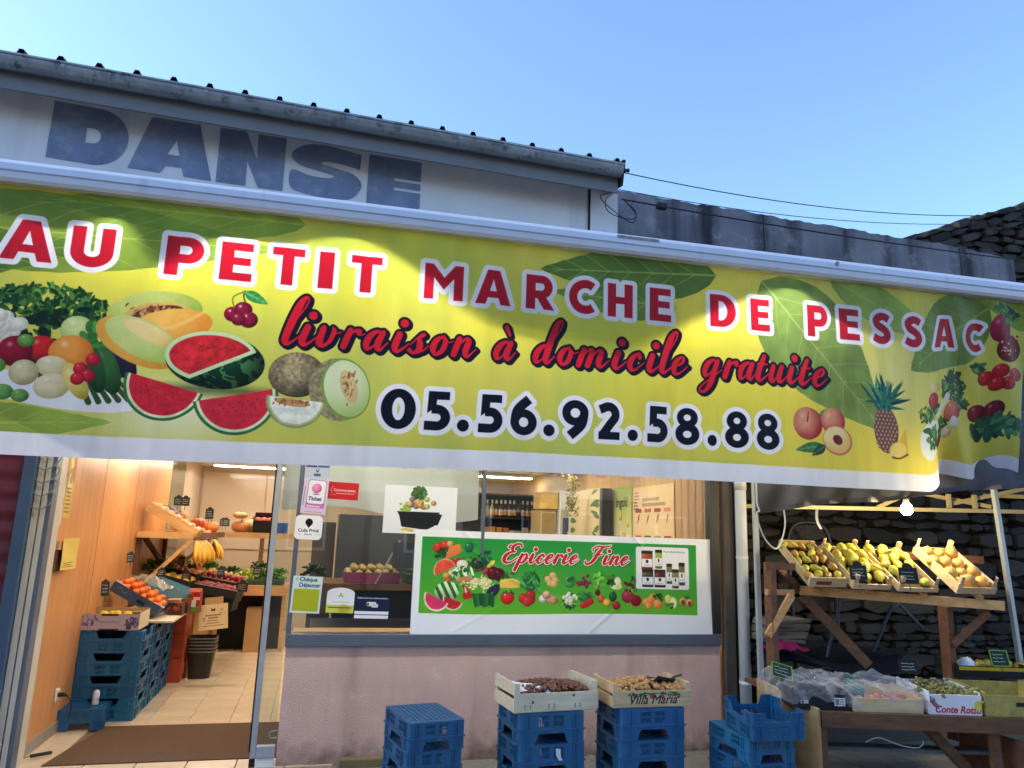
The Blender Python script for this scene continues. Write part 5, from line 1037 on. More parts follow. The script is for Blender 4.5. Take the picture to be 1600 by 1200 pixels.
ob('side_panel', MB().prism([(0, 0), (1, 0), (1, .60), (0, .70)], lambda p: tuple(W(1.82+.24*p[0], 5.55-.46*p[0], p[1])), lambda p: tuple(W(1.80+.24*p[0], 5.54-.46*p[0], p[1]))), pm('ply_panel', (176, 146, 98), .7, .1, 4, wave=((3, 3, 20), (140, 108, 66), .5)), st)
for u in (2.08, 3.2, 4.2): B_((u, 5.14, 0), (u, 5.14, .49), .05, .05, 'leg')
B_((2.1, 5.3, .33), (3.9, 5.3, .33), .12, .02, 'lower_plank', pm('grey_plank', (96, 96, 94), .8, .15))
B_((2.8, 5.2, .49), (3.1, 5.25, .2), .05, .06, 'brace'); B_((3.3, 5.35, .0), (3.3, 5.35, .44), .5, .02, 'rear_board', M_oldwood)
# pears and their crates
def pear_mesh(k):
    rs = np.random.RandomState(60+k); m = MB(); pr = [(.002, 0), (.018, .002), (.031, .015), (.036, .034), (.032, .055), (.022, .075), (.014, .09), (.008, .099), (.002, .101)]
    m.lathe([(r*(1+rs.uniform(-.04, .04)), z-.045) for r, z in pr], 14)
    bx = rs.uniform(-.2, .2)
    m.v = [(p[0]+bx*(p[2]+.045)**2*4*.5, p[1], p[2]) for p in m.v]; o = len(m.f); m.tube([(bx*.02, 0, .054), (bx*.04+.004, 0, .075)], .0018, 5); return m.mesh('pear', smooth=True)
PEAR = [pear_mesh(k) for k in range(4)]
M_pear = pm('pear_skin', (190, 178, 66), .42, .14, 14, rnd=.16, dirt=((140, 96, 50), .60, .76, .5, 22), spec=.4); M_pear2 = pm('pear_blush', (178, 140, 62), .42, .2, 12, rnd=.18, dirt=((160, 74, 44), .5, .7, .7, 12)); M_gold = pm('golden_fruit', (200, 158, 84), .5, .12, 10, rnd=.12, dirt=((150, 100, 50), .58, .74, .5, 14))
for p in PEAR: p.materials.append(M_pear)
PEARB = [p.copy() for p in PEAR[:2]]
for p in PEARB: p.materials[0] = M_pear2
GF = MB().sphere((0, 0, 0), .046, 14, 9, (1, 1, .93)).tube([(0, 0, .040), (.004, 0, .052)], .003, 5).mesh('golden_fruit', smooth=True); GF.materials.append(M_gold)
def fill(M, w, d, spots, meshes, name, label, group, sc=1, seed=0, cat='pear', flat=True):
    rs = np.random.RandomState(seed)
    for k, (a, b, z) in enumerate(spots):
        me = meshes[rs.randint(len(meshes))]; s = sc*rs.uniform(.9, 1.12)
        L = Matrix.LocRotScale(Vector((a*w, b*d, z)), Euler((R(90)+rs.uniform(-.3, .3) if flat else rs.uniform(-1, 1), rs.uniform(-.3, .3), rs.uniform(-.9, .9) if flat else rs.rand()*6)), Vector((s, s, s)))
        o = ob(name, me, None); o.matrix_world = M @ L; tag(o, label, cat, group)
GRN = lambda n, m, z, seed, j=.04: [((i+.5+.25*((q % 2)*2-1)*.6)/n+random.Random(seed+i*7+q).uniform(-j, j), (q+.55)/m+random.Random(seed+i*3+q*5).uniform(-j, j), z+random.Random(seed+i+q*9).uniform(0, .018)) for i in range(n) for q in range(m)]
tilt = R(31)
CR = [('wooden crate of small pears at the downpipe end of the rack', (2.22, 5.60, 1.335), .29, .50, R(-8), .085, .075, 0.0, False), ('wooden crate of green pears behind the first slate sign', (2.53, 5.57, 1.330), .29, .50, R(-9), .05, .075, .045, True), ('wooden crate of pears behind the second slate sign', (2.845, 5.54, 1.325), .30, .50, R(-10), .04, .06, .06, True), ('wooden crate of golden fruit at the far end of the rack, raised higher', (3.255, 5.52, 1.325), .30, .52, R(-9), .06, .085, .055, True)]
for k, (lab, uvz, w_, d_, rz, hf, he, po, gp) in enumerate(CR):
    loc = W(*uvz); rt = Euler((tilt, 0, rz+R(2)), 'XYZ'); M = Matrix.LocRotScale(loc, rt, None)
    t = wood_crate('fruit_crate', lab, w_, d_, hf, he, loc, rt, posts=po, gap=False, group='tilted fruit crates on the stall')
    if k == 0:
        ob('label_strip', MB().box(.05, -.0085, .025, .17, -.0072, .055), pm('red_label', (150, 56, 40), .6, .2, 40), t)
    if k < 3:
        ob('straw_liner', MB().box(.012, .004, .008, w_-.012, d_-.006, .03), pm('dark_liner', (60, 44, 34), .9, .3, 30), t)
    sp = [GRN(4, 5, .055, 3), GRN(3, 5, .055, 9), GRN(3, 5, .05, 17), GRN(3, 4, .05, 23)][k]
    if k == 0: fill(M, w_, d_, sp, PEAR+PEARB, 'pear', 'small yellow-green or blushed pear in the crate nearest the downpipe', 'pears in the first crate', .78, 1)
    if k == 1: fill(M, w_, d_, sp+[(.5, .25, .10), (.4, .5, .10)], PEAR, 'pear', 'green-yellow pear in the crate behind the first slate sign', 'pears in the second crate', 1.02, 2)
    if k == 2: fill(M, w_, d_, [q for q in sp if q[1] > .3]+[(.75, .1, .05)], PEAR, 'pear', 'green-yellow pear in the crate behind the second slate sign', 'pears in the third crate', .98, 3)
    if k == 3: fill(M, w_, d_, [q for q in sp if not (q[1] < .2 and q[0] < .3)], [GF], 'golden_fruit', 'round golden fruit in the raised crate at the end of the rack', 'golden fruit', .98, 4, 'fruit', False)
back2 = tag(ob('tray_liner', MB().grid(lambda a, b: W(2.50+.27*a, 6.0+.12*b, 1.585+.03*b+.02*math.sin(a*9)*b), 8, 3, False), pm('green_leaf_paper', (120, 150, 56), .6, .2, 20)), 'green printed paper edge behind the pears of the second crate', 'paper')
tb = tag(ob('box_flap', MB().bar(W(2.86, 6.02, 1.60), W(3.10, 5.99, 1.60), .02, .07).mesh('box_flap', bevel=.003), M_black), 'black box flap standing behind the pears of the third crate', 'box')
# price signs
def slate(name, label, loc, rz, w_, h_, col, lean=-.25, shape='rect', rim=(96, 160, 50), seed=0, roll=0):
    cv = Cv(0, 0, w_, h_, 900, rim); rs = np.random.RandomState(seed)
    cv.put(rrect(w_*.05, h_*.05, w_*.95, h_*.95, .004), col)
    for q in range(3):
        y = h_*(.72-.22*q); xx = np.linspace(w_*.14, w_*(.86-.15*rs.rand()), 14); cv.put(brush([(x, y+rs.uniform(-1, 1)*h_*.04, .0017) for x in xx], 2), (206, 212, 200), alpha=.85)
    t = thing(name, label, 'price sign', loc, (lean, roll, rz), 'slate price signs')
    ob('board', MB().box(0, .001, 0, w_, .004, h_), M_black, t); ob('face', sheet(0, 0, w_, h_, 0, 0, 1, 1), printed(name+'_ink_%d' % seed, cv, .5), t)
    ob('spike', MB().tube([(w_/2, .004, .0), (w_/2, .01, -.05)], .0025, 5), M_black, t)
    if shape == 'arch': ob('crest', MB().prism([(w_/2+w_*.28*math.cos(R(a)), h_+w_*.25*math.sin(R(a))) for a in range(0, 181, 20)], lambda p: (p[0], .004, p[1]), lambda p: (p[0], .001, p[1])), M_black, t)
    return t
ZR = -YAW
slate('price_sign', 'black slate price sign with rounded crest in front of the second pear crate', W(2.505, 5.53, 1.40), ZR, .125, .105, (22, 30, 26), -.2, 'arch', (30, 40, 34), 1)
slate('price_sign', 'plain black slate price sign in front of the third pear crate', W(2.85, 5.50, 1.385), ZR, .135, .115, (18, 20, 20), -.2, 'arch', (26, 30, 28), 2)
slate('price_sign', 'green-rimmed slate price sign at the corner of the lower table', W(1.80, 5.22, .775), ZR+.1, .15, .10, (24, 40, 30), -.5, 'rect', (120, 170, 40), 3, .25)
slate('price_sign', 'tilted green price sign lying on the plastic film', W(2.30, 5.28, .70), ZR, .15, .115, (26, 84, 60), -.6, 'rect', (30, 96, 66), 4, .45)
slate('price_sign', 'dark slate price sign with white disc above the grapes', W(2.74, 5.38, .79), ZR, .13, .09, (20, 24, 24), -.2, 'arch', (26, 30, 30), 5)
slate('price_sign', 'slate price sign with green rim at the far right of the table', W(3.46, 5.5, .84), ZR, .13, .11, (22, 40, 30), -.3, 'rect', (120, 170, 40), 6)
# lower table goods
def tray(name, label, fl, w_, d_, h_, mat, rz=ZR, z=.585, cat='crate', group='crates on the lower table'):
    t = thing(name, label, cat, W(fl[0], fl[1], z), (R(3), 0, rz), group)
    ob('base', MB().box(.005, .005, 0, w_-.005, d_-.005, .008), mat, t)
    for a in ((0, 0, w_, .008), (0, d_-.008, w_, d_)): ob('side', MB().box(a[0], a[1], 0, a[2], a[3], h_), mat, t)
    for a in ((0, .009, .008, d_-.009), (w_-.008, .009, w_, d_-.009)): ob('end', MB().box(a[0], a[1], 0, a[2], a[3], h_*1.12), mat, t)
    return t
bt = tray('plastic_tray', 'black plastic tray of figs under clear film at the corner of the lower table', (1.90, 5.13), .37, .42, .10, M_black)
lab_cv = Cv(0, 0, .07, .05, 1500, (226, 226, 226)); lab_cv.put(rect(.006, .006, .03, .044), (60, 60, 60)); 
for q in range(4): lab_cv.put(rect(.036, .008+.01*q, .064, .012+.01*q), (90, 90, 90))
ob('label', sheet(.27, .03, .34, .08, -.001, 0, 1, 1), printed('tray_label', lab_cv), bt); ob('label', sheet(.05, .04, .10, .06, -.001, 0, 1, 1), printed('tray_label', lab_cv), bt)
wt = tray('wooden_tray', 'low wooden tray covered with clear film in the middle of the lower table', (2.29, 5.13), .46, .42, .085, M_crate)
gp_ = Cv(0, 0, .35, .12, 900, (226, 226, 232)); gp_.put(brush([(0, .10, .012), (.03, .07, .012), (.06, .05, .006)]), (80, 130, 190)); gp_.put(brush([(0, .085, .006), (.03, .055, .007), (.06, .035, .004)]), (200, 60, 70)); gp_.put(tseg('Conte Rotto', .06, .03, .012, .25, .002), (190, 40, 56)); gp_.put(ell(.33, .06, .03, .03), (226, 206, 90))
gt_ = tray('cardboard_tray', 'white cardboard tray of grapes with red lettering', (2.785, 5.12), .34, .42, .125, pm('white_card', (224, 224, 228), .7, .04))
ob('printed_face', sheet(.002, .002, .338, .122, -.0025, 0, 1, 1), printed('grape_box_print', gp_), gt_)
yt = tray('cardboard_tray', 'yellowish printed cardboard tray at the right end of the lower table', (3.15, 5.12), .50, .42, .13, pm('yellow_card', (176, 158, 84), .7, .2, 12, dirt=((96, 110, 60), .5, .7, .6, 9)))
ob('hand_hole', MB().box(.2, -.0025, .065, .27, -.0005, .09), M_black, yt)
def grapes(loc, seed, label):
    rs = np.random.RandomState(seed); m = MB()
    for k in range(60):
        p = rs.randn(3)*[.05, .06, .02]; m.sphere(p, .0125*rs.uniform(.85, 1.1), 8, 6)
    t = thing('grape_bunch', label, 'grapes', loc, group='grape bunches'); ob('grapes', m, pm('grape_skin', (140, 132, 66), .35, .25, 20, rnd=.25, trans=.15), t, smooth=True)['kind'] = 'stuff'; ob('stalk', MB().tube(cat_rom([(-.06, 0, .01), (0, .01, .03), (.06, 0, .035), (.09, .01, .05)], 4), .0025, 5), M_oldwood, t)
for k, (u, v, z) in enumerate(((2.86, 5.24, .70), (2.97, 5.27, .705), (3.07, 5.23, .70), (2.9, 5.38, .715), (3.02, 5.40, .715))): grapes(W(u, v, z), 20+k, 'bunch of greenish-brown grapes heaped in the white cardboard tray')
M_film = film('clear_film', (.5, .52, .56), .09, .12)
def filmsheet(u0, v0, u1, v1, z, label, seed):
    rs = np.random.RandomState(seed); ph = rs.rand(6)*6
    def f(a, b):
        e = min(a, 1-a, b, 1-b); n_ = .012*math.sin(a*11+ph[0]+b*5)+.010*math.sin(b*14+ph[1]-a*7)+.009*math.sin(a*31+b*23+ph[2])+.006*math.sin(a*47-b*61+ph[3])*math.sin(b*19+ph[0])
        return W(u0+(u1-u0)*a+.012*math.sin(b*19+ph[4]), v0+(v1-v0)*b+.02*math.sin(a*17+ph[5]), z+n_-(.09*max(0, .12-e)/.12 if e < .12 else 0)+.05*b)
    tag(ob('plastic_film', MB().grid(f, 60, 40, False), M_film, smooth=True), label, 'film', 'clear plastic films on the lower table')
filmsheet(1.80, 5.09, 2.30, 5.55, .735, 'crumpled clear plastic film over the black corner tray', 1); filmsheet(2.22, 5.12, 2.80, 5.60, .715, 'crumpled clear plastic film over the low wooden tray', 2)
FIG = MB().lathe([(.002, -.025), (.018, -.022), (.026, -.005), (.02, .015), (.007, .03), (.002, .036)], 10).mesh('fig', smooth=True); FIG.materials.append(pm('fig_skin', (76, 48, 62), .5, .3, 12, rnd=.3))
rs = np.random.RandomState(8)
for k in range(14): o = ob('fig', FIG, None, None, W(1.97+.08*(k % 4)+rs.uniform(-.02, .02), 5.2+.08*(k//4), .635+rs.uniform(0, .01)), (rs.rand()*.6, rs.rand()*.6, 0)); tag(o, 'dark fig under the film in the black corner tray', 'fig', 'figs in the black tray')
PCH = MB().sphere((0, 0, 0), .035, 12, 8).mesh('peach', smooth=True); PCH.materials.append(pm('peach_skin', (196, 120, 90), .7, .3, 12, rnd=.2))
for k in range(12): o = ob('peach', PCH, None, None, W(2.37+.085*(k % 5)+rs.uniform(-.01, .01), 5.22+.1*(k//5), .632)); tag(o, 'pinkish peach under the film in the low wooden tray', 'peach', 'peaches in the wooden tray')
t2 = tray('plastic_tray', 'black tray with a white bag and yellow peppers at the back right', (3.28, 5.62), .5, .3, .08, M_black, z=.74)
ob('yellow_stripe', MB().box(.01, -.002, .05, .49, -.0005, .075), pm('yellow_print', (190, 160, 40), .6, .2), t2)
PEP = MB().lathe([(.004, -.035), (.02, -.04), (.036, -.02), (.04, .01), (.03, .03), (.01, .03), (.004, .026)], 12)
PEP.v = [(p[0]*(1+.12*math.cos(4*math.atan2(p[1], p[0]))), p[1]*(1+.12*math.cos(4*math.atan2(p[1], p[0]))), p[2]) for p in PEP.v]; PEP = PEP.tube([(0, 0, .025), (.006, 0, .05)], .005, 6).mesh('pepper', smooth=True); PEP.materials.append(pm('yellow_pepper', (206, 160, 40), .3, .1, rnd=.15))
for k in range(5): o = ob('pepper', PEP, None, None, W(3.5+.075*k, 5.72+.03*(k % 2), .81), (1.2, .3*k, .5*k)); tag(o, 'yellow pepper in the black tray at the back right', 'pepper', 'yellow peppers')
wbg = MB().grid(lambda a, b: W(3.33+.17*a, 5.68+.12*b, .79+.07*math.sin(math.pi*a)*math.sin(math.pi*b)*(1+.3*math.sin(a*13+b*9))), 14, 10, False); tag(ob('paper_bag', wbg, M_white, smooth=True), 'crumpled white bag beside the yellow peppers', 'bag')
# things behind and under the stall
ht = thing('hand_truck', 'dark metal hand truck with arched handle leaning behind the pear rack', 'trolley'); M_navy = pm('navy_tube', (22, 26, 36), .5, .1)
ob('frame', MB().tube(cat_rom([W(2.60, 6.9, .2), W(2.60, 6.95, 1.2), W(2.60, 7.0, 1.62), W(2.66, 7.0, 1.80), W(2.80, 7.0, 1.84), W(2.94, 7.0, 1.80), W(3.0, 7.0, 1.62), W(3.0, 6.95, 1.2), W(3.0, 6.9, .2)], 5), .018, 8), M_navy, ht, smooth=True)
ob('cross_bar', MB().tube([W(2.6, 6.98, 1.5), W(3.0, 6.98, 1.5)], .014, 8), M_navy, ht); ob('support', MB().tube([W(2.62, 6.92, 1.0), W(2.3, 6.6, .7)], .016, 8), M_navy, ht)
fc = thing('folding_frame', 'blue folding trestle legs crossed behind the stall', 'trestle'); M_bl2 = pm('blue_tube', (30, 42, 66), .5, .1)
ob('leg', MB().tube([W(2.62, 6.3, .75), W(2.80, 6.4, 1.18), W(2.95, 6.4, 1.2)], .014, 8), M_bl2, fc); ob('leg', MB().tube([W(3.0, 6.3, .8), W(3.22, 6.4, 1.14), W(3.32, 6.45, 1.17), W(3.48, 6.4, .98)], .014, 8), M_bl2, fc)
tag(ob('tarpaulin', MB().grid(lambda a, b: W(2.05+1.6*a, 6.2+.9*b, .72+.05*math.sin(a*9+b*4)+.03*math.sin(b*13)-.25*max(0, .15-b)), 24, 12, False), pm('navy_tarp', (24, 28, 42), .5, .2, 6), smooth=True), 'dark navy tarpaulin spread over goods behind the stall', 'tarpaulin')
for k in range(6):
    tag(ob('folded_card', MB().box(-.18, -.14, 0, .18, .14, .028).mesh('folded_card', bevel=.004), pm('grey_card', (104, 98, 90), .9, .15, 6, rnd=.25), None, W(2.24+.01*k, 6.35, .86+.03*k), (0, .02*(-1)**k, ZR+.08*k)), 'flattened grey-brown carton in the pile behind the wooden post', 'carton', 'flattened cartons behind the stall')
tag(ob('pink_bag', MB().grid(lambda a, b: W(2.08+.34*a, 6.12+.2*b, .82+.06*math.sin(math.pi*a)*math.sin(math.pi*b)+.01*math.sin(a*20)), 14, 8, False), pm('pink_bag', (150, 30, 90), .4, .2, 9), smooth=True), 'dark pink plastic bag below the flattened cartons', 'bag')
tag(ob('wire_hanger', MB().tube(cat_rom([W(2.42, 5.26, .37), W(2.5, 5.26, .40), W(2.58, 5.26, .38), W(2.66, 5.26, .355), W(2.76, 5.26, .345), W(2.80, 5.26, .37), W(2.80, 5.26, .39)], 5), .004, 5), M_white), 'bent white wire lying on the grey plank under the table', 'wire')

# ------------------------------------------------ stickers and posters on the glass
pp = poster_print()
def crease(x, z):
    c = 0
    for (x0, z0, x1, z1, h) in ((1.12, 1.655, 1.22, 1.56, .007), (1.05, .90, 1.45, 1.10, .003), (1.2, 1.5, 1.7, 1.2, .006), (2.15, .88, 2.42, 1.1, .005), (2.55, 1.65, 2.62, 1.58, .011), (1.5, 1.3, 1.9, 1.15, .005)):
        ex, ez = x1-x0, z1-z0; t = max(0, min(1, ((x-x0)*ex+(z-z0)*ez)/(ex*ex+ez*ez))); d = math.hypot(x-x0-t*ex, z-z0-t*ez); c += h*math.exp(-(d/.012)**2)
    return c
def pf(a, b):
    x = .745+2.505*a; z = .873+.779*b-.012*math.sin(a*7)*(1-b)*.6+.012*(a < .2)*(.2-a)
    return (x, -.012-crease(x, z)-.004*math.sin(x*4+z*3)-.010*(1-b)**3*(1+math.sin(x*2.2)), z)
ob_p = tag(ob('window_poster', MB().grid(pf, 220, 70), printed('grocery_poster_ink', pp, .3, spec=.5), smooth=True), 'wide creased green poster reading Epicerie Fine taped on the window', 'poster')
def sticker(name, label, cv, x0, z0, x1, z1, y=.0095, cat='sticker', tw=0, rough=.4):
    me = sheet(-(x1-x0)/2, -(z1-z0)/2, (x1-x0)/2, (z1-z0)/2, 0, 0, 2, 2)
    return tag(ob(name, me, printed(name+'_ink', cv, rough), None, ((x0+x1)/2, y, (z0+z1)/2), (0, tw, 0)), label, cat)
cv = Cv(0, 0, .18, .26, 1400, (206, 190, 214)); cv.put(rrect(.032, .045, .165, .252, .02), (128, 84, 140)); cv.put(rrect(.036, .075, .161, .248, .018), (226, 226, 236)); fruit(cv, .098, .19, .036, .036, (226, 140, 190), (190, 70, 140)); cv.put(ell(.098, .146, .025, .004), (60, 60, 100)); cv.put(tseg('Ticket', .037, .044, .100, .15, .0016), (30, 50, 100)); cv.put(rect(.03, .044, .167, .07), (200, 110, 186)); cv.put(tseg('Restaurant', .022, .038, .050, .15, .0006), (240, 220, 240)); cv.put(rect(.03, .012, .16, .016), (150, 130, 190)); cv.put(rect(.01, .06, .015, .2), (150, 90, 160))
sticker('meal_voucher_sticker', 'pink and violet Ticket sticker with a ball on the window corner', cv, -.115, 1.74, .065, 2.0, -.0225, tw=R(3))
cv = Cv(0, 0, .17, .095, 1400, (176, 186, 206)); cv.put(rect(0, .08, .08, .095), (60, 50, 120)); cv.put(rect(.085, .082, .17, .095), (40, 60, 130)); cv.put(brush([(.075, .065, .003), (.085, .045, .004), (.097, .072, .002)]), (30, 60, 110)); cv.put(rrect(.06, .015, .11, .034, .003), (40, 90, 150))
sticker('card_sticker', 'pale blue card payment sticker above the Ticket sticker', cv, -.105, 2.005, .065, 2.10, -.0225)
cv = Cv(0, 0, .23, .135, 1400, (190, 34, 44)); cv.put(tseg('Commerçants', .029, .040, .064, 0, .0004), (240, 220, 220)); cv.put(rect(.06, .045, .2, .05), (230, 170, 170)); cv.put(brush([(.035, .10, .0015), (.02, .075, .0015), (.03, .05, .0015)]), (240, 190, 190)); cv.put(brush([(.02, .03, .001), (.06, .038, .001)]), (240, 190, 190))
sticker('trade_sticker', 'red Commerçants sticker near the top of the left pane', cv, .07, 1.855, .295, 1.985, tw=R(1.5))
cv = Cv(0, 0, .2, .18, 1400, (40, 44, 50)); cv.put(rrect(.001, .001, .199, .179, .035), (238, 236, 244)); cv.put(ell(.1, .128, .027, .027), (18, 18, 30)); cv.put(poly([(.076, .118), (.124, .118), (.1, .086)]), (18, 18, 30)); cv.put(tseg('Colis Privé', .034, .1, .057, 0, .0008, 'CENTER'), (40, 44, 64)); cv.put(tseg('Store', .018, .1, .035, 0, .0005, 'CENTER', 1.3), (60, 64, 84)); cv.put(rect(.01, .039, .055, .041), (150, 150, 160)); cv.put(rect(.145, .039, .19, .041), (150, 150, 160))
def rsheet(w_, h_, r):
    P = [(w_/2*0, 0)]; pts = []
    for cx, cz, a0 in ((w_/2-r, h_/2-r, 0), (-w_/2+r, h_/2-r, 90), (-w_/2+r, -h_/2+r, 180), (w_/2-r, -h_/2+r, 270)):
        pts += [(cx+r*math.cos(R(a0+q*15)), cz+r*math.sin(R(a0+q*15))) for q in range(7)]
    m = MB(); m.add([(p[0], 0, p[1]) for p in pts], [tuple(range(len(pts)))]); m.uv[0] = [(p[0]/w_+.5, p[1]/h_+.5) for p in pts]; return m
tag(ob('parcel_sticker', rsheet(.2, .18, .035), printed('parcel_ink', cv, .4), None, (-.05, -.0235, 1.64), (0, R(1), 0)), 'white rounded Colis Privé sticker with a black pin', 'sticker')
cv = Cv(0, 0, .21, .26, 1200, (206, 220, 226)); cv.put(rect(.014, .014, .196, .17), (172, 178, 40)); cv.put(tseg('Chèque', .040, .045, .224, 0, .0012), (24, 74, 96)); cv.put(tseg('Déjeuner', .040, .045, .184, 0, .0012), (24, 74, 96)); cv.put(ell(.026, .235, .010, .010), (190, 206, 90))
sticker('lunch_voucher_sticker', 'yellow-green Chèque Déjeuner sticker low on the window frame', cv, -.13, 1.03, .08, 1.29, -.0225, tw=R(2))
cv = Cv(0, 0, .2, .18, 1200, (232, 232, 240)); cv.put(rect(0, 0, .2, .055), (206, 206, 90)); cv.put(ell(.13, .028, .04, .03), (170, 160, 40), alpha=.7, soft=.02); cv.put(ell(.1, .13, .009, .012), (170, 180, 60)); cv.put(ell(.088, .118, .005, .005), (70, 90, 50)); cv.put(ell(.114, .118, .005, .005), (70, 90, 50)); cv.put(rect(.045, .075, .16, .08), (190, 190, 200)); cv.put(rect(.015, .033, .185, .042), (110, 110, 50))
m = MB(); pts = [(-.1, -.09), (.1, -.09), (.1, .05)]+[(.1*math.cos(R(a)), .05+.04*math.sin(R(a))) for a in range(15, 166, 15)]+[(-.1, .05)]; m.add([(p[0], 0, p[1]) for p in pts], [tuple(range(len(pts)))]); m.uv[0] = [(p[0]/.2+.5, p[1]/.18+.5) for p in pts]
tag(ob('charity_sticker', m, printed('charity_ink', cv, .4), None, (.222, .0092, 1.12), (0, R(1.5), 0)), 'white arched sticker with a yellow foot at the bottom of the left pane', 'sticker')
cv = Cv(0, 0, .26, .165, 1200, (26, 36, 66)); cv.put(tseg('Etablissement sous vidéosurveillance', .0152, .13, .148, 0, .0002, 'CENTER'), (240, 240, 244)); cv.put(rect(.005, .006, .255, .03), (236, 234, 244)); cv.put(rect(.005, .036, .255, .058), (236, 234, 244)); cv.put(rrect(.09, .095, .16, .125, .01), (226, 226, 232)); cv.put(rrect(.125, .085, .175, .112, .01), (206, 206, 214)); cv.put(ell(.1, .108, .008, .009), (20, 20, 30))
sticker('camera_notice', 'dark blue video surveillance notice with a white camera', cv, .325, .985, .585, 1.15, tw=R(1))
rs = np.random.RandomState(4)
cv = Cv(0, 0, .56, .36, 700, (226, 230, 236)); cv.put(poly([(.11, .165), (.43, .165), (.39, .06), (.33, .03), (.14, .05)]), (36, 38, 46)); leafy(cv, .265, .30, .05, .05, 30, [(70, 110, 60), (50, 86, 50)], .03, rs)
for k in range(26): fruit(cv, .27+rs.randn()*.055, .2+abs(rs.randn())*.035, .022, .02, [(214, 190, 110), (200, 170, 90), (150, 120, 130), (190, 200, 110), (226, 160, 90)][k % 5])
for k in range(40): fruit(cv, .165+rs.randn()*.022, .17+rs.randn()*.032, .010, .010, (160, 186, 90), (110, 140, 50))
cv.put(poly([(.1, .165), (.45, .15), (.42, .07), (.30, .05), (.15, .075)]), (30, 32, 40)); cv.put(ell(.17, .03, .035, .012, 4), (214, 190, 90)); cv.put(ell(.21, .025, .03, .012, -6), (200, 180, 90))
sticker('basket_poster', 'white poster of a fruit basket taped on the left pane', cv, .495, 1.62, 1.06, 1.985, .0088, 'poster')

# ------------------------------------------------ just inside the entrance
XL = -1.8475
def wallsheet(name, label, cv, y0, z0, y1, z1, x=XL, cat='poster', sgn=1, sag=0):
    me = MB().grid(lambda a, b: (x+sag*math.sin(b*5+a*3)*.5+(sag if sag else 0), y0+(y1-y0)*a, z0+(z1-z0)*b), 4, 6, flip=False)
    return tag(ob(name, me, printed(name+'_ink', cv, .5)), label, cat)
def jumble(w_, h_, bg, cols, n, s, seed, lines=0):
    cv = Cv(0, 0, w_, h_, 500, bg); rs = np.random.RandomState(seed)
    for k in range(n): cv.put(ell(rs.rand()*w_, h_*(.45+.5*rs.rand()), s*(.5+rs.rand()), s*(.5+rs.rand()), rs.rand()*180), cols[k % len(cols)], alpha=.8)
    for k in range(lines): cv.put(rect(w_*.12, h_*(.08+.06*k), w_*(.6+.3*rs.rand()), h_*(.105+.06*k)), (90, 76, 50), alpha=.7)
    return cv
wallsheet('wall_poster', 'small poster with a jug picture and text by the door jamb', jumble(.36, .5, (226, 210, 176), [(150, 130, 110), (190, 150, 60), (210, 190, 150)], 14, .06, 1, 5), .27, 1.60, .49, 1.95)
wallsheet('tall_poster', 'tall narrow yellow poster on the laminate wall', jumble(.3, .6, (216, 180, 80), [(190, 120, 50), (236, 220, 150), (130, 140, 80)], 16, .06, 2, 7), .50, 1.65, .68, 2.14)
wallsheet('yellow_note', 'sheet of yellow paper pinned over a box on the laminate wall', jumble(.4, .25, (226, 196, 96), [(216, 186, 86)], 3, .02, 3, 3), .42, 1.27, .80, 1.50, XL+.055, 'paper', sag=.006)
wb = thing('wall_box', 'flat brown box fixed to the laminate wall behind the yellow paper', 'box', (XL, .36, 1.42)); ob('body', MB().box(.001, 0, 0, .05, .4, .06), M_pine, wb); ob('lower_block', MB().box(.001, .02, -.16, .03, .3, -.005), M_oldwood, wb)  # brown timber block set under the box body
cabl = MB()
for k in range(5): z = 1.72+.09*k; cabl.tube(cat_rom([(-1.885, -.04, z), (-1.83, -.06, z-.02), (-1.77, -.05, z+.02), (-1.75, -.03, z+.08), (-1.79, -.045, z+.10)], 5), .005, 5)
tag(ob('cable_coil', cabl, pm('grey_cable', (130, 130, 132), .5, .1)), 'loops of grey cable hanging on the door jamb', 'cable')
so = thing('power_socket', 'white wall socket with a black plug low on the laminate wall', 'socket', (XL, 1.0, .30)); ob('plate', MB().box(.0, -.04, -.045, .014, .04, .045), M_white, so, bevel=.004); ob('plug', MB().tube([(.014, 0, 0), (.05, .0, .002), (.075, .015, -.01)], [.018, .017, .008], 8), M_black, so)
ob('lead', MB().tube(cat_rom([(.07, .02, -.012), (.1, .06, -.08), (.08, .12, -.2), (.05, .2, -.28)], 5), .004, 5), M_black, so)
fs_ = thing('floor_switch', 'black inline switch with its lead lying on the entrance floor', 'switch', (-1.73, .42, .012), (0, 0, R(35))); ob('body', MB().box(-.07, -.012, 0, .07, .012, .022), M_black, fs_, bevel=.006); ob('lead', MB().tube(cat_rom([(-.07, 0, .01), (-.14, -.01, .006), (-.2, .0, .01), (-.22, .09, .05), (-.2, .13, .35), (-.19, .14, .9)], 5), .004, 5), pm('grey_lead', (80, 78, 76), .5, .1), fs_)
blue_crate((-1.70, 1.32, 0), R(4), 'upside-down blue crate used as a step by the laminate wall', sc=(.85, .74, .86), group='blue crates inside the shop')
wv = thing('spray_bottle', 'small white plastic bottle standing on the blue step crate', 'bottle', (-1.63, 1.30, .161)); ob('body', MB().lathe([(.024, 0), (.027, .01), (.024, .05), (.028, .08), (.022, .105), (.008, .115)], 12), M_white, wv, smooth=True)
for j in range(3):
    for k in range(4):
        blue_crate((-1.605, 1.665+.505*j+.004*k, k*.18), R((.6, -.5, .3, -.4)[k]), 'blue crate in the %s column of the tall indoor stack, %s' % (('front', 'middle', 'rear')[j], ('on the floor', 'second up', 'third up', 'topmost')[k]), False, sc=(1.22, .96, .972), group='blue crates inside the shop')
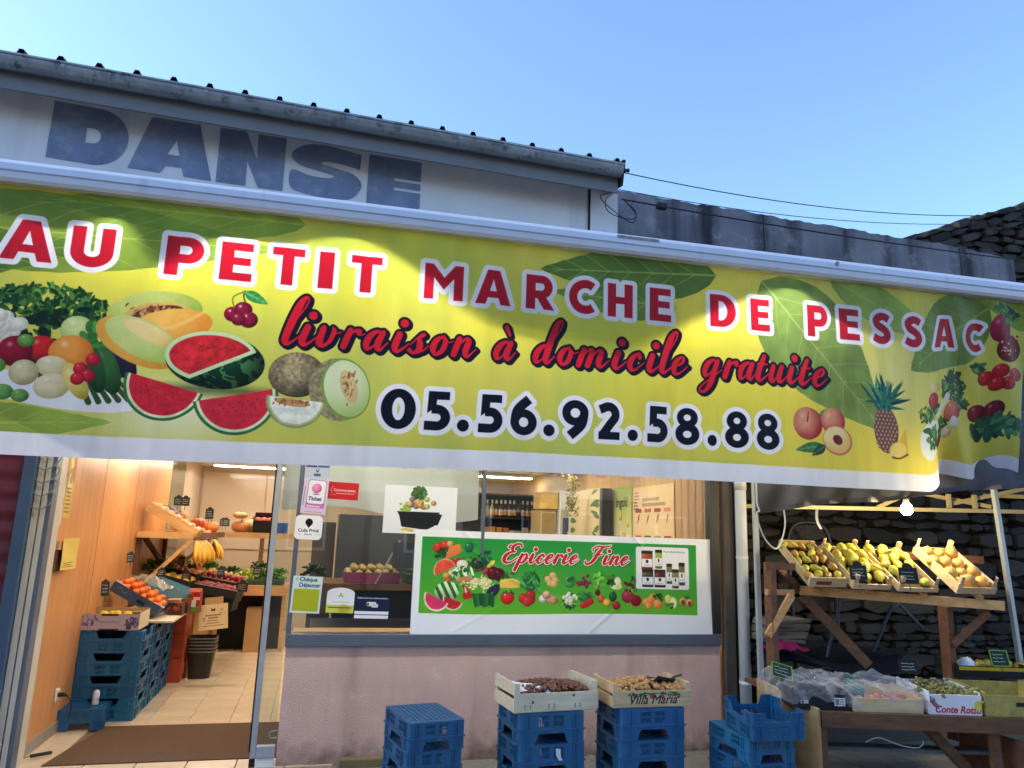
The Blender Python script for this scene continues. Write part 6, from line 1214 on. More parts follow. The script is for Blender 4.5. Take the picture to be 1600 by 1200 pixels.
# lemon box
lbx = thing('lemon_box', 'open cardboard box with purple print holding lemons on the blue stack', 'box', (-1.862, 1.43, .726)); M_card = pm('brown_card', (176, 138, 96), .8, .08, 10)
cv = Cv(0, 0, .46, .135, 900, (176, 160, 176)); rs = np.random.RandomState(6); leafy(cv, .06, .07, .07, .05, 40, [(120, 100, 130), (150, 130, 156), (96, 80, 110)], .018, rs); leafy(cv, .40, .06, .05, .05, 40, [(70, 60, 96), (110, 96, 130)], .018, rs)
cv.put(brush([(.14+.013*i, .068+.008*math.sin(i*2.3), .0022) for i in range(14)]), (90, 76, 110)); cv.put(rect(.16, .118, .29, .135), (40, 30, 34)); cv.put(rect(.15, 0, .3, .012), (60, 40, 40))
ob('front', sheet(0, 0, .46, .135, 0, 0, 1, 1), printed('lemon_box_ink', cv, .6), lbx); ob('front_board', MB().box(0, .001, 0, .46, .005, .135), M_card, lbx); ob('back_board', MB().box(0, .40, 0, .46, .404, .15), M_card, lbx); ob('side_board', MB().box(.456, .006, 0, .46, .399, .14), pm('cream_card', (216, 200, 170), .8, .06), lbx); ob('side_board', MB().box(0, .006, 0, .004, .399, .14), M_card, lbx); ob('base', MB().box(.005, .006, 0, .455, .399, .004), M_card, lbx)
ob('flap', MB().box(.06, .30, .115, .40, .398, .121), pm('green_flap', (120, 130, 70), .7, .1), lbx)
LEM = MB().sphere((0, 0, 0), .034, 12, 8, (1.25, 1, 1)).mesh('lemon', smooth=True); LEM.materials.append(pm('lemon_skin', (226, 190, 50), .45, .06, 30, .3, 120, rnd=.06))
for x, y_, z in ((.14, .16, .11), (.24, .18, .112), (.18, .27, .10), (.31, .24, .10)): tag(ob('lemon', LEM, None, None, (-1.862+x, 1.43+y_, .726+z), (0, .3, x*9)), 'yellow lemon in the purple-printed cardboard box', 'lemon', 'lemons')
# table board and what is under it
tag(ob('table_board', MB().box(-1.83, 1.86, .735, -1.20, 5.6, .757).mesh('table_board', bevel=.003), pm('white_board', (214, 202, 180), .5, .05)), 'long white board laid over the crates as a produce table', 'table')
M_red = pm('red_crate', (166, 62, 40), .6, .12, 8, rnd=.1)
for k in range(3):
    t = thing('red_crate', ['bottom red carton beside the blue stack under the board', 'middle red carton beside the blue stack', 'top red carton just under the white board'][k], 'carton', (-1.52, 3.28, .243*k), group='red cartons under the table'); ob('body', MB().box(-.27, -.26, 0, .27, .26, .238), M_red, t, bevel=.004)
    ob('print', MB().box(.2705, -.12, .06, .272, .14, .18), pm('red_print', (206, 120, 84), .6, .5, 30), t)
tag(ob('ply_support', MB().box(-1.28, 3.62, .0, -1.255, 5.55, .733).mesh('ply_support'), pm('osb', (176, 130, 80), .8, .25, 24)), 'plywood side panel holding up the produce table', 'panel')
def tub_mesh():
    m = MB(); n = 24
    def ring(w_, d_, z): return [(math.copysign(abs(math.cos(a))**.45, math.cos(a))*w_, math.copysign(abs(math.sin(a))**.45, math.sin(a))*d_, z) for a in [2*math.pi*(i+.5)/n for i in range(n)]]
    Rg = [ring(.11, .10, 0), ring(.142, .13, .27), ring(.155, .142, .275), ring(.155, .142, .292), ring(.140, .128, .292), ring(.108, .098, .012)]
    for r_ in Rg: m.v += r_
    for i in range(5): m.f += [(i*n+k, i*n+(k+1) % n, (i+1)*n+(k+1) % n, (i+1)*n+k) for k in range(n)]
    m.f += [tuple(reversed(range(n))), tuple(5*n+k for k in range(n))]; return m.mesh('tub')
TUB = tub_mesh(); TUB.materials.append(pm('black_tub', (26, 26, 28), .38, .1))
RIM = MB(); n = 24; rg = lambda w_, d_, z: [(math.copysign(abs(math.cos(a))**.45, math.cos(a))*w_, math.copysign(abs(math.sin(a))**.45, math.sin(a))*d_, z) for a in [2*math.pi*(i+.5)/n for i in range(n)]]
for r_ in (rg(.158, .145, .276), rg(.158, .145, .288)): RIM.v += r_
RIM.f = [(k, (k+1) % n, n+(k+1) % n, n+k) for k in range(n)]; RIM = RIM.mesh('rim'); RIM.materials.append(pm('tub_rim', (120, 112, 106), .35, .1))
for k in range(5):
    t = thing('tub', ['lowest black tub of the nested stack on the tiles', 'second black tub of the nested stack', 'third black tub of the nested stack', 'fourth black tub of the nested stack', 'topmost black tub of the nested stack'][k], 'tub', (-1.10, 3.32, .0+.034*k), (0, 0, R(2*(-1)**k)), 'nested black tubs'); ob('body', TUB, None, t); ob('rim', RIM, None, t)
# hanging card sign
cv = Cv(0, 0, .30, .26, 900, (226, 196, 150)); cv.put(rect(.13, .19, .17, .225), (50, 36, 28)); cv.put(poly([(.13, .225), (.15, .205), (.17, .225)]), (226, 196, 150)); 
for q, (a, b) in enumerate(((.07, .23), (.10, .20), (.09, .20), (.08, .21), (.05, .26))): cv.put(rect(a, .14-.026*q, b, .148-.026*q+(.006 if q < 2 else 0)), (150, 116, 80))
leafy(cv, .24, .18, .03, .02, 8, [(190, 156, 110)], .01, np.random.RandomState(1)); leafy(cv, .05, .11, .03, .02, 8, [(190, 156, 110)], .01, np.random.RandomState(2))
cs = thing('card_sign', 'cream card sign with a dark emblem hanging below the tomatoes', 'sign', (-1.075, 2.66, .565), (R(-6), R(-7), R(-6))); ob('card', sheet(0, 0, .29, .25, 0, .004, 4, 4), printed('card_sign_ink', cv, .7), cs); ob('backing', MB().box(.06, .004, .2, .24, .012, .32), M_card, cs)
# produce boxes on the table
ORG = MB().sphere((0, 0, 0), .034, 12, 8, (1, 1, .94)).mesh('orange', smooth=True); ORG.materials.append(pm('orange_skin', (222, 108, 26), .45, .06, 40, .35, 140, rnd=.08))
TOM = MB().sphere((0, 0, 0), .031, 12, 8, (1, 1, .86)).mesh('tomato', smooth=True); TOM.materials.append(pm('tomato_skin', (136, 14, 10), .45, .1, 8, rnd=.2))
def open_box(name, label, M, w_, d_, h_, mat, cat='box', group='boxes on the produce table'):
    t = thing(name, label, cat, group=group); t.matrix_world = M
    ob('base', MB().box(.004, .004, 0, w_-.004, d_-.004, .005), mat, t); ob('front', MB().box(0, 0, 0, w_, .004, h_), mat, t); ob('back', MB().box(0, d_-.004, 0, w_, d_, h_), mat, t); ob('side', MB().box(0, .0045, 0, .004, d_-.0045, h_), mat, t); ob('side', MB().box(w_-.004, .0045, 0, w_, d_-.0045, h_), mat, t); return t
def slope(x, y_, z, deg, rz=0, rx=0): return Matrix.LocRotScale(Vector((x, y_, z)), Euler((rx, R(deg), rz)), None)
def heap(M, w_, d_, nx, ny, z, me, name, label, cat, group, seed, j=.008, layers=1, sc=1):
    rs = np.random.RandomState(seed)
    for l in range(layers):
        for i in range(nx-l):
            for q in range(ny-l):
                p = Vector(((i+.5+.5*l)/nx*w_+rs.uniform(-j, j), (q+.5+.5*l)/ny*d_+rs.uniform(-j, j), z+.04*l+rs.uniform(0, .012)))
                o = ob(name, me, None); o.matrix_world = M @ Matrix.LocRotScale(p, Euler((rs.rand()*6, rs.rand()*6, rs.rand()*6)), Vector((sc,)*3)); tag(o, label, cat, group)
Mo = slope(-1.80, 1.97, 1.015, 29); ox = open_box('orange_box', 'blue cardboard box of oranges tipped toward the aisle', Mo, .48, .40, .095, pm('blue_card', (58, 78, 112), .7, .1, 8))
ob('flap', MB().box(.0, .0, .096, .10, .06, .099), pm('pale_flap', (150, 160, 184), .7, .1), ox); ob('flap', MB().box(.40, -.002, .096, .50, .07, .099), MATS['pale_flap'], ox); ob('print', MB().tube(cat_rom([(.05, -.001, .05), (.08, -.001, .07), (.12, -.001, .04), (.15, -.001, .06)], 4), .0018, 4), MATS['pale_flap'], ox); ob('print', MB().box(.26, -.0015, .025, .34, -.0005, .055), M_black, ox)
heap(Mo, .48, .40, 6, 5, .075, ORG, 'orange', 'bright orange in the tipped blue cardboard box', 'orange', 'oranges', 5, layers=2)
tag(ob('produce_bag', MB().grid(lambda a, b: (-1.66+.30*a+.06*b, 2.12+.3*b, 1.13-.12*a+.06*math.sin(math.pi*a)*math.sin(math.pi*b)+.008*math.sin(a*17+b*11)), 20, 12, False), film('bag_film', (.42, .36, .28), .16), smooth=True), 'clear plastic bag of pale produce behind the oranges', 'bag')
Mb = slope(-1.62, 2.55, .98, 20, R(-6)); open_box('blue_box', 'pale blue cardboard box behind the oranges', Mb, .42, .34, .12, pm('sky_card', (96, 150, 176), .7, .08)); 
cv = Cv(0, 0, .11, .09, 900, (226, 220, 206)); [cv.put(rect(.012, .015+.017*q, .095, .021+.017*q), (120, 110, 100)) for q in range(4)]
tag(ob('paper_tag', sheet(0, 0, .11, .10, 0, 0, 1, 1), printed('paper_tag_ink', cv), None, (-1.395, 2.54, .90), (0, R(6), R(-6))), 'white paper tag on the pale blue box', 'label')
Mg = slope(-1.70, 3.0, 1.04, 14, R(-4)); open_box('dark_crate', 'black crate of peppers behind the pale blue box', Mg, .44, .40, .10, M_black); heap(Mg, .44, .4, 4, 3, .07, PEP, 'pepper', 'pepper in the black crate behind the pale blue box', 'pepper', 'peppers inside the shop', 6, .015)
jc = thing('juice_pack', 'red and white drink pack standing in front of the tomatoes', 'pack', (-1.20, 2.60, .757), (0, 0, R(-12))); cv = Cv(0, 0, .12, .20, 700, (170, 44, 60)); cv.put(rect(0, 0, .12, .06), (120, 140, 70)); fruit(cv, .04, .165, .04, .04, (216, 60, 40)); cv.put(rect(.02, .05, .085, .12), (226, 216, 200)); cv.put(rect(.05, .12, .12, .15), (240, 200, 180))
ob('body', MB().box(0, .002, 0, .12, .07, .20), M_red, jc); ob('face', sheet(0, 0, .12, .20, 0, 0, 1, 1), printed('juice_ink', cv, .4), jc); ob('ridge', MB().prism([(.002, .2), (.07, .2), (.036, .235)], lambda p: (0, p[0], p[1]), lambda p: (.12, p[0], p[1])), M_red, jc)
for k, (x, y_, h_) in enumerate(((-1.33, 2.30, .12), (-1.30, 2.48, .14))):
    cv = jumble(.14, .12, (70, 40, 36), [(190, 60, 50), (120, 110, 60), (60, 36, 34)], 10, .02, 20+k, 2); t = thing('pack', ['dark red jar carton at the edge of the board', 'second dark carton at the edge of the board'][k], 'carton', (x, y_, .757), (0, 0, R(-5)), 'cartons at the board edge'); ob('body', MB().box(0, .002, 0, .13, .11, h_), M_oldwood, t); ob('face', sheet(0, 0, .13, h_, 0, 0, 1, 1), printed('carton_ink_%d' % k, cv, .5), t)
for k, (y_, z, lab) in enumerate(((3.15, .915, 'front'), (3.56, .965, 'rear'))):
    Mt = slope(-1.24, y_, z, 9, R(-8)); t = open_box('tomato_crate', '%s black plastic crate of red tomatoes on the produce table' % lab, Mt, .46, .36, .085, M_black, 'crate', 'tomato crates')
    ob('rim', MB().box(-.006, -.006, .086, .466, .006, .092), pm('rim_grey', (150, 146, 140), .4, .1), t); ob('stand', MB().box(.02, .04, -.14, .44, .32, -.002), M_black, t)
    heap(Mt, .45, .36, 7, 5, .075, TOM, 'tomato', 'shiny red tomato in the %s black crate' % lab, 'tomato', 'tomatoes in the %s crate' % lab, 7+k, layers=2 if k else 1)
def islate(loc, label, seed, w_=.10, h_=.08, rz=0): return slate('price_sign', label, loc, rz, w_, h_, (26, 26, 24), -.2, 'arch', (40, 44, 34), seed)
islate((-.80, 3.16, .92), 'slate price sign at the corner of the front tomato crate', 11, .13, .10, -.3); islate((-.74, 4.6, 1.02), 'slate price sign in front of the pale lettuces', 12, .11, .09)
islate((-1.80, 1.72, .98), 'narrow slate price sign against the laminate wall by the lemons', 13, .07, .13, .6); islate((-1.74, 2.25, 1.25), 'small slate price sign above the oranges', 14, .07, .09, .5)
# greens at the back
def lettuce_mesh(seed, r=.13, n=46):
    rs = np.random.RandomState(seed); m = MB()
    for k in range(n):
        a = rs.rand()*6.283; el_ = R(12+70*rs.rand()); L = r*rs.uniform(.75, 1.15); wd = L*rs.uniform(.38, .62); ph = rs.rand()*6
        d = Vector((math.cos(a)*math.cos(el_), math.sin(a)*math.cos(el_), math.sin(el_))); sd_ = Vector((-math.sin(a), math.cos(a), 0)); up = sd_.cross(d)*-1
        m.grid(lambda u, v: d*(L*v)+sd_*(wd*(u-.5)*math.sin(math.pi*min(1, .15+v*.8)))+up*(-L*.35*v*v+.018*math.sin(u*9+v*5+ph)*v+.05*L*abs(u-.5)), 4, 4, False)
    return m.mesh('leaves', smooth=True)
M_let1 = pm('pale_lettuce', (176, 190, 84), .55, .2, 9, rnd=.12, trans=.25); M_let2 = pm('green_lettuce', (100, 146, 52), .55, .25, 9, rnd=.15, trans=.25); M_dkg = pm('dark_greens', (46, 80, 36), .55, .35, 9, rnd=.2, trans=.15)
LM = {}
def lettuce(loc, mt, label, seed, s=1):
    t = thing('lettuce', label, 'lettuce', loc, (0, 0, seed*1.3), 'greens on the back shelf'); k = (mt.name, seed % 3)
    if k not in LM: LM[k] = lettuce_mesh(seed % 3+1); LM[k].materials.append(mt)
    o = ob('leaves', LM[k], None, t, scale=(s, s, s)); return t
tag(ob('green_tray', MB().box(-1.22, 5.0, .86, -.36, 5.55, .93).mesh('green_tray', bevel=.006), pm('green_tray', (24, 66, 40), .5, .1)), 'dark green tray under the lettuces at the back', 'tray')
bs = thing('back_bench', 'pine bench carrying the lettuces at the back of the shop', 'bench'); ob('top', MB().box(-1.26, 4.95, .80, -.30, 5.65, .858), M_pine, bs); ob('front_rail', MB().box(-1.26, 4.92, .73, -.30, 4.949, .86), M_pine, bs)
for x in (-1.2, -.36): ob('leg', MB().box(x, 5.0, 0, x+.05, 5.06, .8), M_pine, bs)
ob('dark_panel', MB().box(-1.2, 5.3, .0, -.34, 5.32, .8), M_black, bs)
tag(ob('carton', MB().box(-.80, 5.0, 0, -.52, 5.28, .56).mesh('carton', bevel=.004), M_card), 'brown carton standing under the lettuce bench', 'carton')
for k, (x, y_, z, mt, s) in enumerate(((-.98, 5.15, .95, M_let1, 1.0), (-.80, 5.2, .95, M_let1, 1.05), (-.60, 5.18, .95, M_let2, 1.15), (-.45, 5.22, .95, M_let2, 1.1), (-1.15, 5.2, .95, M_dkg, 1.0), (-1.36, 5.1, .98, M_dkg, 1.1), (-1.5, 4.6, 1.0, M_dkg, 1.2), (-1.62, 4.1, 1.05, M_dkg, 1.2), (-1.2, 4.55, .96, M_let2, .9), (-1.72, 3.55, 1.12, M_let2, 1.0), (-1.0, 4.9, 1.0, M_dkg, .8), (-.72, 5.4, 1.05, M_dkg, .9))):
    lettuce((x, y_, z), mt, ['pale yellow-green lettuce left of the pair on the back bench', 'second pale yellow-green lettuce on the back bench', 'large green lettuce on the back bench', 'green lettuce nearest the glass door on the back bench', 'dark leafy greens at the left end of the back bench', 'dark leafy greens under the bananas', 'dark leafy greens along the wall behind the tomatoes', 'dark leafy greens by the shelf brace', 'small green lettuce behind the rear tomato crate', 'pale green leafy bunch just under the upper shelf', 'small dark leafy bunch in front of the bench', 'dark leafy bunch behind the pale lettuces'][k], k, s)
# upper shelf, pumpkins, bananas
us = thing('upper_shelf', 'pine wall shelf on slanted braces above the produce table', 'shelf')
ob('board', MB().box(-1.84, 3.02, 1.50, -1.30, 5.95, 1.525), M_pine, us); ob('board', MB().box(-1.84, 5.955, 1.50, -.30, 6.45, 1.525), M_pine, us); ob('front_rail', MB().box(-1.298, 3.02, 1.46, -1.27, 5.90, 1.535), M_oldwood, us); ob('front_rail', MB().box(-1.26, 5.92, 1.46, -.30, 5.95, 1.54), M_pine, us); ob('end_rail', MB().box(-1.84, 2.985, 1.475, -1.27, 3.018, 1.545), M_pine, us)
for y_ in (3.0, 4.5): ob('brace', MB().bar((-1.28, y_+.02, 1.47), (-1.70, y_+.02, 1.02), .04, .055, (0, 1, 0)), M_pine, us); ob('wall_post', MB().box(-1.845, y_+.04, .78, -1.80, y_+.09, 1.498), M_oldwood, us)
ob('brace', MB().bar((-1.80, 3.2, 1.48), (-1.62, 3.9, 1.05), .035, .05), M_oldwood, us); ob('post', MB().box(-.78, 5.96, .86, -.72, 6.02, 1.498), M_oldwood, us)
Mw = slope(-1.80, 3.03, 1.77, 29); wbx = open_box('slanted_crate', 'plain wooden crate of garlic tipped on the end of the upper shelf', Mw, .60, .36, .10, M_pine, 'crate', 'crates on the upper shelf')
GAR = MB().lathe([(.004, -.022), (.024, -.02), (.03, -.004), (.022, .014), (.008, .026), (.004, .045)], 10).mesh('garlic', smooth=True); GAR.materials.append(pm('garlic_skin', (226, 206, 160), .6, .12, 20, rnd=.1))
heap(Mw, .6, .36, 7, 4, .085, GAR, 'garlic', 'pale bulb of garlic in the tipped wooden crate', 'garlic', 'garlic bulbs', 9)
def pumpkin_mesh(n=10):
    m = MB(); m.lathe([(max(.004, .5*math.sin(math.pi*j/10)**.8), -.36*math.cos(math.pi*j/10)) for j in range(11)], n*4)
    m.v = [(lambda a, r: (r*math.cos(a), r*math.sin(a), p[2]))(math.atan2(p[1], p[0]), math.hypot(p[0], p[1])*(1-.09*abs(math.sin(math.atan2(p[1], p[0])*n/2))**.5*0-.07*(1-abs(math.sin(math.atan2(p[1], p[0])*n/2))))) for p in m.v]
    return m.mesh('flesh', smooth=True)
PK = pumpkin_mesh(); STK = MB().tube([(0, 0, .3), (.02, 0, .42), (.06, .01, .5)], [.06, .045, .05], 7).mesh('stalk', smooth=True); STK.materials.append(M_dkg)
def pumpkin(loc, s, col, label, sq=1):
    t = thing('pumpkin', label, 'pumpkin', loc, (0, 0, s*20), 'pumpkins on the upper shelf'); me = PK.copy(); me.materials.clear(); me.materials.append(pm('pumpkin_'+label[:14], col, .5, .12, 8)); ob('flesh', me, None, t, (0, 0, .36*s*sq), scale=(s, s, s*sq)); ob('stalk', STK, None, t, (0, 0, .30*s*sq), scale=(s, s, s*sq))
pumpkin((-1.55, 3.75, 1.62), .20, (214, 120, 50), 'orange pumpkin behind the tipped garlic crate'); pumpkin((-1.38, 3.95, 1.58), .18, (206, 96, 40), 'deep orange pumpkin beside the first slate on the shelf'); pumpkin((-1.34, 4.9, 1.53), .20, (200, 104, 50), 'small orange pumpkin midway along the upper shelf')
pumpkin((-1.08, 6.1, 1.527), .27, (176, 112, 62), 'broad tan pumpkin under the stacked one', .9); pumpkin((-1.10, 6.1, 1.74), .22, (196, 136, 84), 'flat tan pumpkin stacked on the broad one', .6); pumpkin((-.94, 6.3, 1.53), .26, (180, 170, 110), 'greenish pumpkin behind the stacked pair', 1.1)
tag(ob('purple_net', MB().grid(lambda a, b: (-1.72+.22*a, 3.42+.16*b, 1.84-.11*a+.03*math.sin(math.pi*a)*math.sin(math.pi*b)), 10, 6, False), pm('purple_net', (60, 50, 130), .6, .3, 40), smooth=True), 'purple net bag lying on the garlic crate', 'net bag')
for k, (x, y_, z) in enumerate(((-1.60, 3.5, 1.84), (-1.53, 3.55, 1.84), (-1.26, 3.6, 1.70), (-1.22, 5.0, 1.62))): islate((x, y_, z), ['slate price sign left of the pair above the garlic', 'slate price sign right of the pair above the garlic', 'taller slate price sign in front of the orange pumpkins', 'slate price sign beside the tan pumpkins'][k], 30+k, .09, .12 if k == 2 else .10, .1)
bx = open_box('onion_crate', 'black crate of red squash at the back of the upper shelf', Matrix.LocRotScale(Vector((-.90, 5.97, 1.53)), Euler((R(20), 0, 0)), None), .30, .36, .20, M_black, 'crate', 'crates on the upper shelf')
for k in range(6): tag(ob('squash', PK.copy() if k == 0 else bpy.data.objects['squash'].data, pm('red_squash', (200, 84, 60), .45, .1, rnd=.1), None, (-.85+.09*(k % 3), 6.05+.1*(k//3), 1.66+.07*(k//3)), scale=(.11, .11, .11)), 'red-orange squash in the black crate on the upper shelf', 'squash', 'red squash')
tag(ob('snack_bag', MB().grid(lambda a, b: (-.56+.16*a, 6.0+.02*math.sin(a*6), 1.535+.16*b-.02*math.sin(math.pi*a)*(1-b)), 8, 6, False), pm('blue_snack', (40, 86, 160), .35, .4, 9)), 'blue packet at the end of the upper shelf by the glass door', 'packet')
def banana(m, base, a, L, droop, r=.018):
    d = Vector((math.cos(a), math.sin(a), 0)); P = [base+d*(L*.5*math.sin(t*1.5))+Vector((0, 0, -L*(t*.9))) for t in (0, .2, .4, .6, .8, 1)]
    P = [p-d*(L*.22*max(0, i/5-.55)) for i, p in enumerate(P)]; m.tube(P, [.007, r*.8, r, r, r*.8, .006], 7)
M_ban = pm('banana_skin', (226, 170, 50), .5, .1, 12, rnd=.1, dirt=((120, 84, 30), .68, .8, .6, 18))
for k, (x, y_) in enumerate(((-1.25, 3.10), (-1.24, 3.35), (-1.23, 3.62), (-1.21, 4.25))):
    t = thing('banana_bunch', ['bunch of bananas hanging nearest the wall under the shelf edge', 'second bunch of bananas from the wall under the shelf edge', 'third bunch of bananas under the shelf edge', 'bunch of bananas hanging nearest the lettuces'][k], 'bananas', (x, y_, 1.455), group='bananas under the shelf')
    ob('crown', MB().tube([(0, -.04, .01), (0, .04, .01)], .014, 7), M_oldwood, t)
    for q in range(7): mb = MB(); banana(mb, Vector((0, -.06+.022*q, .0)), R(-75+24*q)+.2*k, .25+.012*(q % 3), 0, .024); ob('banana', mb, M_ban, t, smooth=True)
tag(ob('glass_panel', MB().box(-1.879, 4.75, 1.2, -1.868, 5.7, 2.5).mesh('glass_panel'), pm('green_glass', (120, 124, 96), .06, .05)), 'glossy greenish glass panel on the far side wall', 'panel')

# more crates along the table and shelf
ONI = MB().sphere((0, 0, 0), .032, 10, 7, (1, 1, .9)).mesh('onion', smooth=True); ONI.materials.append(pm('onion_skin', (186, 110, 56), .4, .2, 9, rnd=.2))
POT = MB().sphere((0, 0, 0), .034, 10, 7, (1.25, .95, .85)).mesh('potato', smooth=True); POT.materials.append(pm('potato_skin', (176, 140, 86), .8, .2, 14, rnd=.15))
CAR = MB().tube([(0, 0, 0), (.05, 0, .002), (.13, 0, 0), (.17, 0, 0)], [.004, .016, .011, .002], 8).mesh('carrot', smooth=True); CAR.materials.append(pm('carrot_skin', (220, 112, 40), .5, .12, 12, rnd=.1))
for k, (x, y_, z, me, nm, lab, clab, mt) in enumerate(((-1.70, 3.42, 1.10, ONI, 'onion', 'brown onion in the black crate under the shelf brace', 'black crate of onions under the shelf brace', M_black), (-1.72, 3.86, 1.12, CAR, 'carrot', 'orange carrot in the crate by the wall', 'wooden crate of carrots along the wall', M_pine), (-1.26, 4.02, 1.0, POT, 'potato', 'tan potato in the crate behind the tomatoes', 'wooden crate of potatoes behind the tomatoes', M_pine), (-1.76, 4.35, 1.56, ONI, 'onion', 'brown onion in the crate on the upper shelf', 'wooden crate of onions on the upper shelf', M_pine), (-1.76, 5.2, 1.56, POT, 'potato', 'tan potato in the far crate on the upper shelf', 'wooden crate of potatoes far along the upper shelf', M_pine))):
    Mk = slope(x, y_, z, 14 if z < 1.5 else 16, R(-3)); open_box('produce_crate', clab, Mk, .44, .36, .09, mt, 'crate', 'produce crates along the wall'); heap(Mk, .44, .36, 6, 4, .08, me, nm, lab, nm, lab[:40], 50+k, .014)

for k, (x, y_, z, mt, s) in enumerate(((-1.42, 3.78, 1.06, M_dkg, 1.0), (-1.25, 4.42, 1.08, M_let2, 1.05), (-1.02, 4.5, 1.0, M_dkg, 1.1), (-1.55, 3.2, 1.16, M_dkg, .75), (-.86, 4.62, .98, M_let1, .8), (-1.68, 4.9, 1.1, M_let2, 1.1))):
    lettuce((x, y_, z), mt, ['dark bushy greens between the onions and the tomatoes', 'bright green leafy heap behind the potatoes', 'dark leafy heap in front of the bench', 'small dark bunch over the onions', 'small pale lettuce by the slate sign', 'green leafy heap by the far wall post'][k], 40+k, s)
for k, (x, y_, z, w_) in enumerate(((-1.52, 2.62, 1.10, .07), (-1.36, 3.12, 1.02, .09), (-1.05, 3.52, 1.06, .08), (-1.48, 3.5, 1.18, .07), (-1.30, 5.4, 1.62, .09))): islate((x, y_, z), ['small slate price sign stuck in the pale blue box', 'slate price sign between the peppers and the tomatoes', 'slate price sign between the two tomato crates', 'small slate price sign over the onion crate', 'slate price sign far along the upper shelf'][k], 60+k, w_, w_*1.1, .2)
tag(ob('open_carton', MB().box(-1.36, 2.36, .757, -1.24, 2.56, .90).mesh('open_carton', bevel=.003), M_card), 'small brown carton behind the dark red cartons', 'carton')

# ------------------------------------------------ seen through the window
rs = np.random.RandomState(14)
cv = Cv(0, 0, 1.0, .62, 500, (226, 196, 156))
for q in range(6): cv.put(rect(.03, .55-.035*q, .03+.08+.06*rs.rand(), .565-.035*q), (170, 120, 100) if q < 3 else (90, 76, 66))
for q in range(2):
    for k in range(16-q*-6): cv.put(rect(.24+.026*k, .46-.055*q, .258+.026*k, .495-.055*q), (110, 96, 80), alpha=.85)
for q in range(2):
    for k in range(4):
        x = .07+.23*k; z = .34-.21*q*1.35; cv.put(rect(x, z, x+.16, z+.04), [(150, 60, 54), (176, 84, 76), (150, 60, 54), (206, 130, 110), (190, 80, 70), (80, 90, 60), (140, 150, 70), (150, 60, 54)][q*4+k]); cv.put(brush([(x+.06, z-.11, .008), (x+.09, z-.05, .018), (x+.10, z-.02, .006)]), [(140, 60, 50), (120, 96, 70), (110, 76, 56), (150, 130, 100)][(k+q) % 4])
def rwall(name, label, cv, y0, z0, y1, z1, x=3.385, cat='poster'):   # on the boarded wall, facing into the shop; text runs from far to near
    me = MB().grid(lambda a, b: (x-.004*math.sin(a*6+b*3), y1+(y0-y1)*a, z0+(z1-z0)*b), 8, 6)
    return tag(ob(name, me, printed(name+'_ink', cv, .5)), label, cat)
rwall('vegetable_chart', 'cream poster with a grid of small vegetables on the boarded wall', cv, .90, 1.58, 1.90, 2.19)
cv = Cv(0, 0, .55, .62, 500, (170, 186, 110)); _, X_, Y_ = cv.xy(); cv.a[:] = (np.array([150, 176, 80])[None, None]*(Y_/.62)[..., None]+np.array([226, 216, 180])*(1-Y_/.62)[..., None])/255.
cv.put(tseg('ingold', .15, .06, .40, 0, .004), (36, 40, 26)); fruit(cv, .2, .30, .05, .05, (220, 206, 90)); fruit(cv, .42, .22, .04, .05, (226, 206, 80)); fruit(cv, .3, .06, .06, .06, (226, 190, 70)); cv.put(brush([(.17, .0, .03), (.17, .08, .03)]), (50, 56, 100)); cv.put(brush([(.17, .1, .025), (.16, .16, .02), (.17, .2, .016)]), (200, 180, 160))
rwall('green_poster', 'green drink poster reading ingold beside the vegetable chart', cv, 1.93, 1.58, 2.44, 2.22)
fg = thing('leaf_print_cabinet', 'cream cabinet printed with green leaves along the boarded wall', 'cabinet', (0, 0, 0))
ob('body', MB().box(3.27, 2.55, 0, 3.38, 3.74, 2.22), pm('cabinet_cream', (206, 188, 152), .4, .04), fg)
cv = Cv(0, 0, 1.18, 2.2, 300, (206, 188, 152)); rs = np.random.RandomState(3)
for q in range(12):
    for sx in (0, 1):
        b = (.06 if sx == 0 else 1.12, .9+.12*q+.02*rs.randn()); leaf(cv, b, (b[0]+(.3 if sx == 0 else -.3)*(.6+.5*rs.rand()), b[1]+rs.uniform(-.12, .16)), .035, (60, 96, 50), (120, 150, 90), 1, 3)
cv.put(ell(.2, 1.3, .1, .07), (190, 80, 60)); cv.put(ell(1.0, 1.35, .09, .06), (190, 90, 70))
ob('printed_side', MB().grid(lambda a, b: (3.266, 3.74-1.18*a, .01+2.2*b), 1, 1), printed('leaf_cabinet_ink', cv, .4), fg); ob('dark_edge', MB().box(3.24, 2.46, 0, 3.36, 2.545, 2.21), M_dark, fg)
hp = thing('hanging_plant', 'trailing dried greenery hanging from the ceiling by the cabinet', 'plant', (3.06, 3.0, 2.50)); lm = MB(); rs = np.random.RandomState(31)
for k in range(260):
    t_ = rs.rand(); p = Vector((rs.randn()*.06*(1-.4*t_), rs.randn()*.06, -.62*t_)); d = Vector(rs.randn(3)).normalized()*.022; e_ = Vector(rs.randn(3)).normalized()*.012; lm.add([p-d, p+e_, p+d, p-e_], [(0, 1, 2, 3)])
ob('leaves', lm, pm('dried_leaves', (130, 124, 70), .7, .3, 20), hp); ob('stem', MB().tube([(0, 0, .08), (0, 0, -.4)], .006, 5), M_oldwood, hp)
fr_ = thing('drinks_fridge', 'narrow white fridge with a glass door beside the leaf cabinet', 'fridge', (3.165, 3.80, 0)); fr_.scale = (.52, 1, 1); ob('body', MB().box(0, .02, 0, .40, .5, 2.25), M_white, fr_, bevel=.006); ob('door_frame', MB().box(.02, 0, .1, .38, .018, 1.98), pm('fridge_grey', (170, 166, 156), .4, .04), fr_)
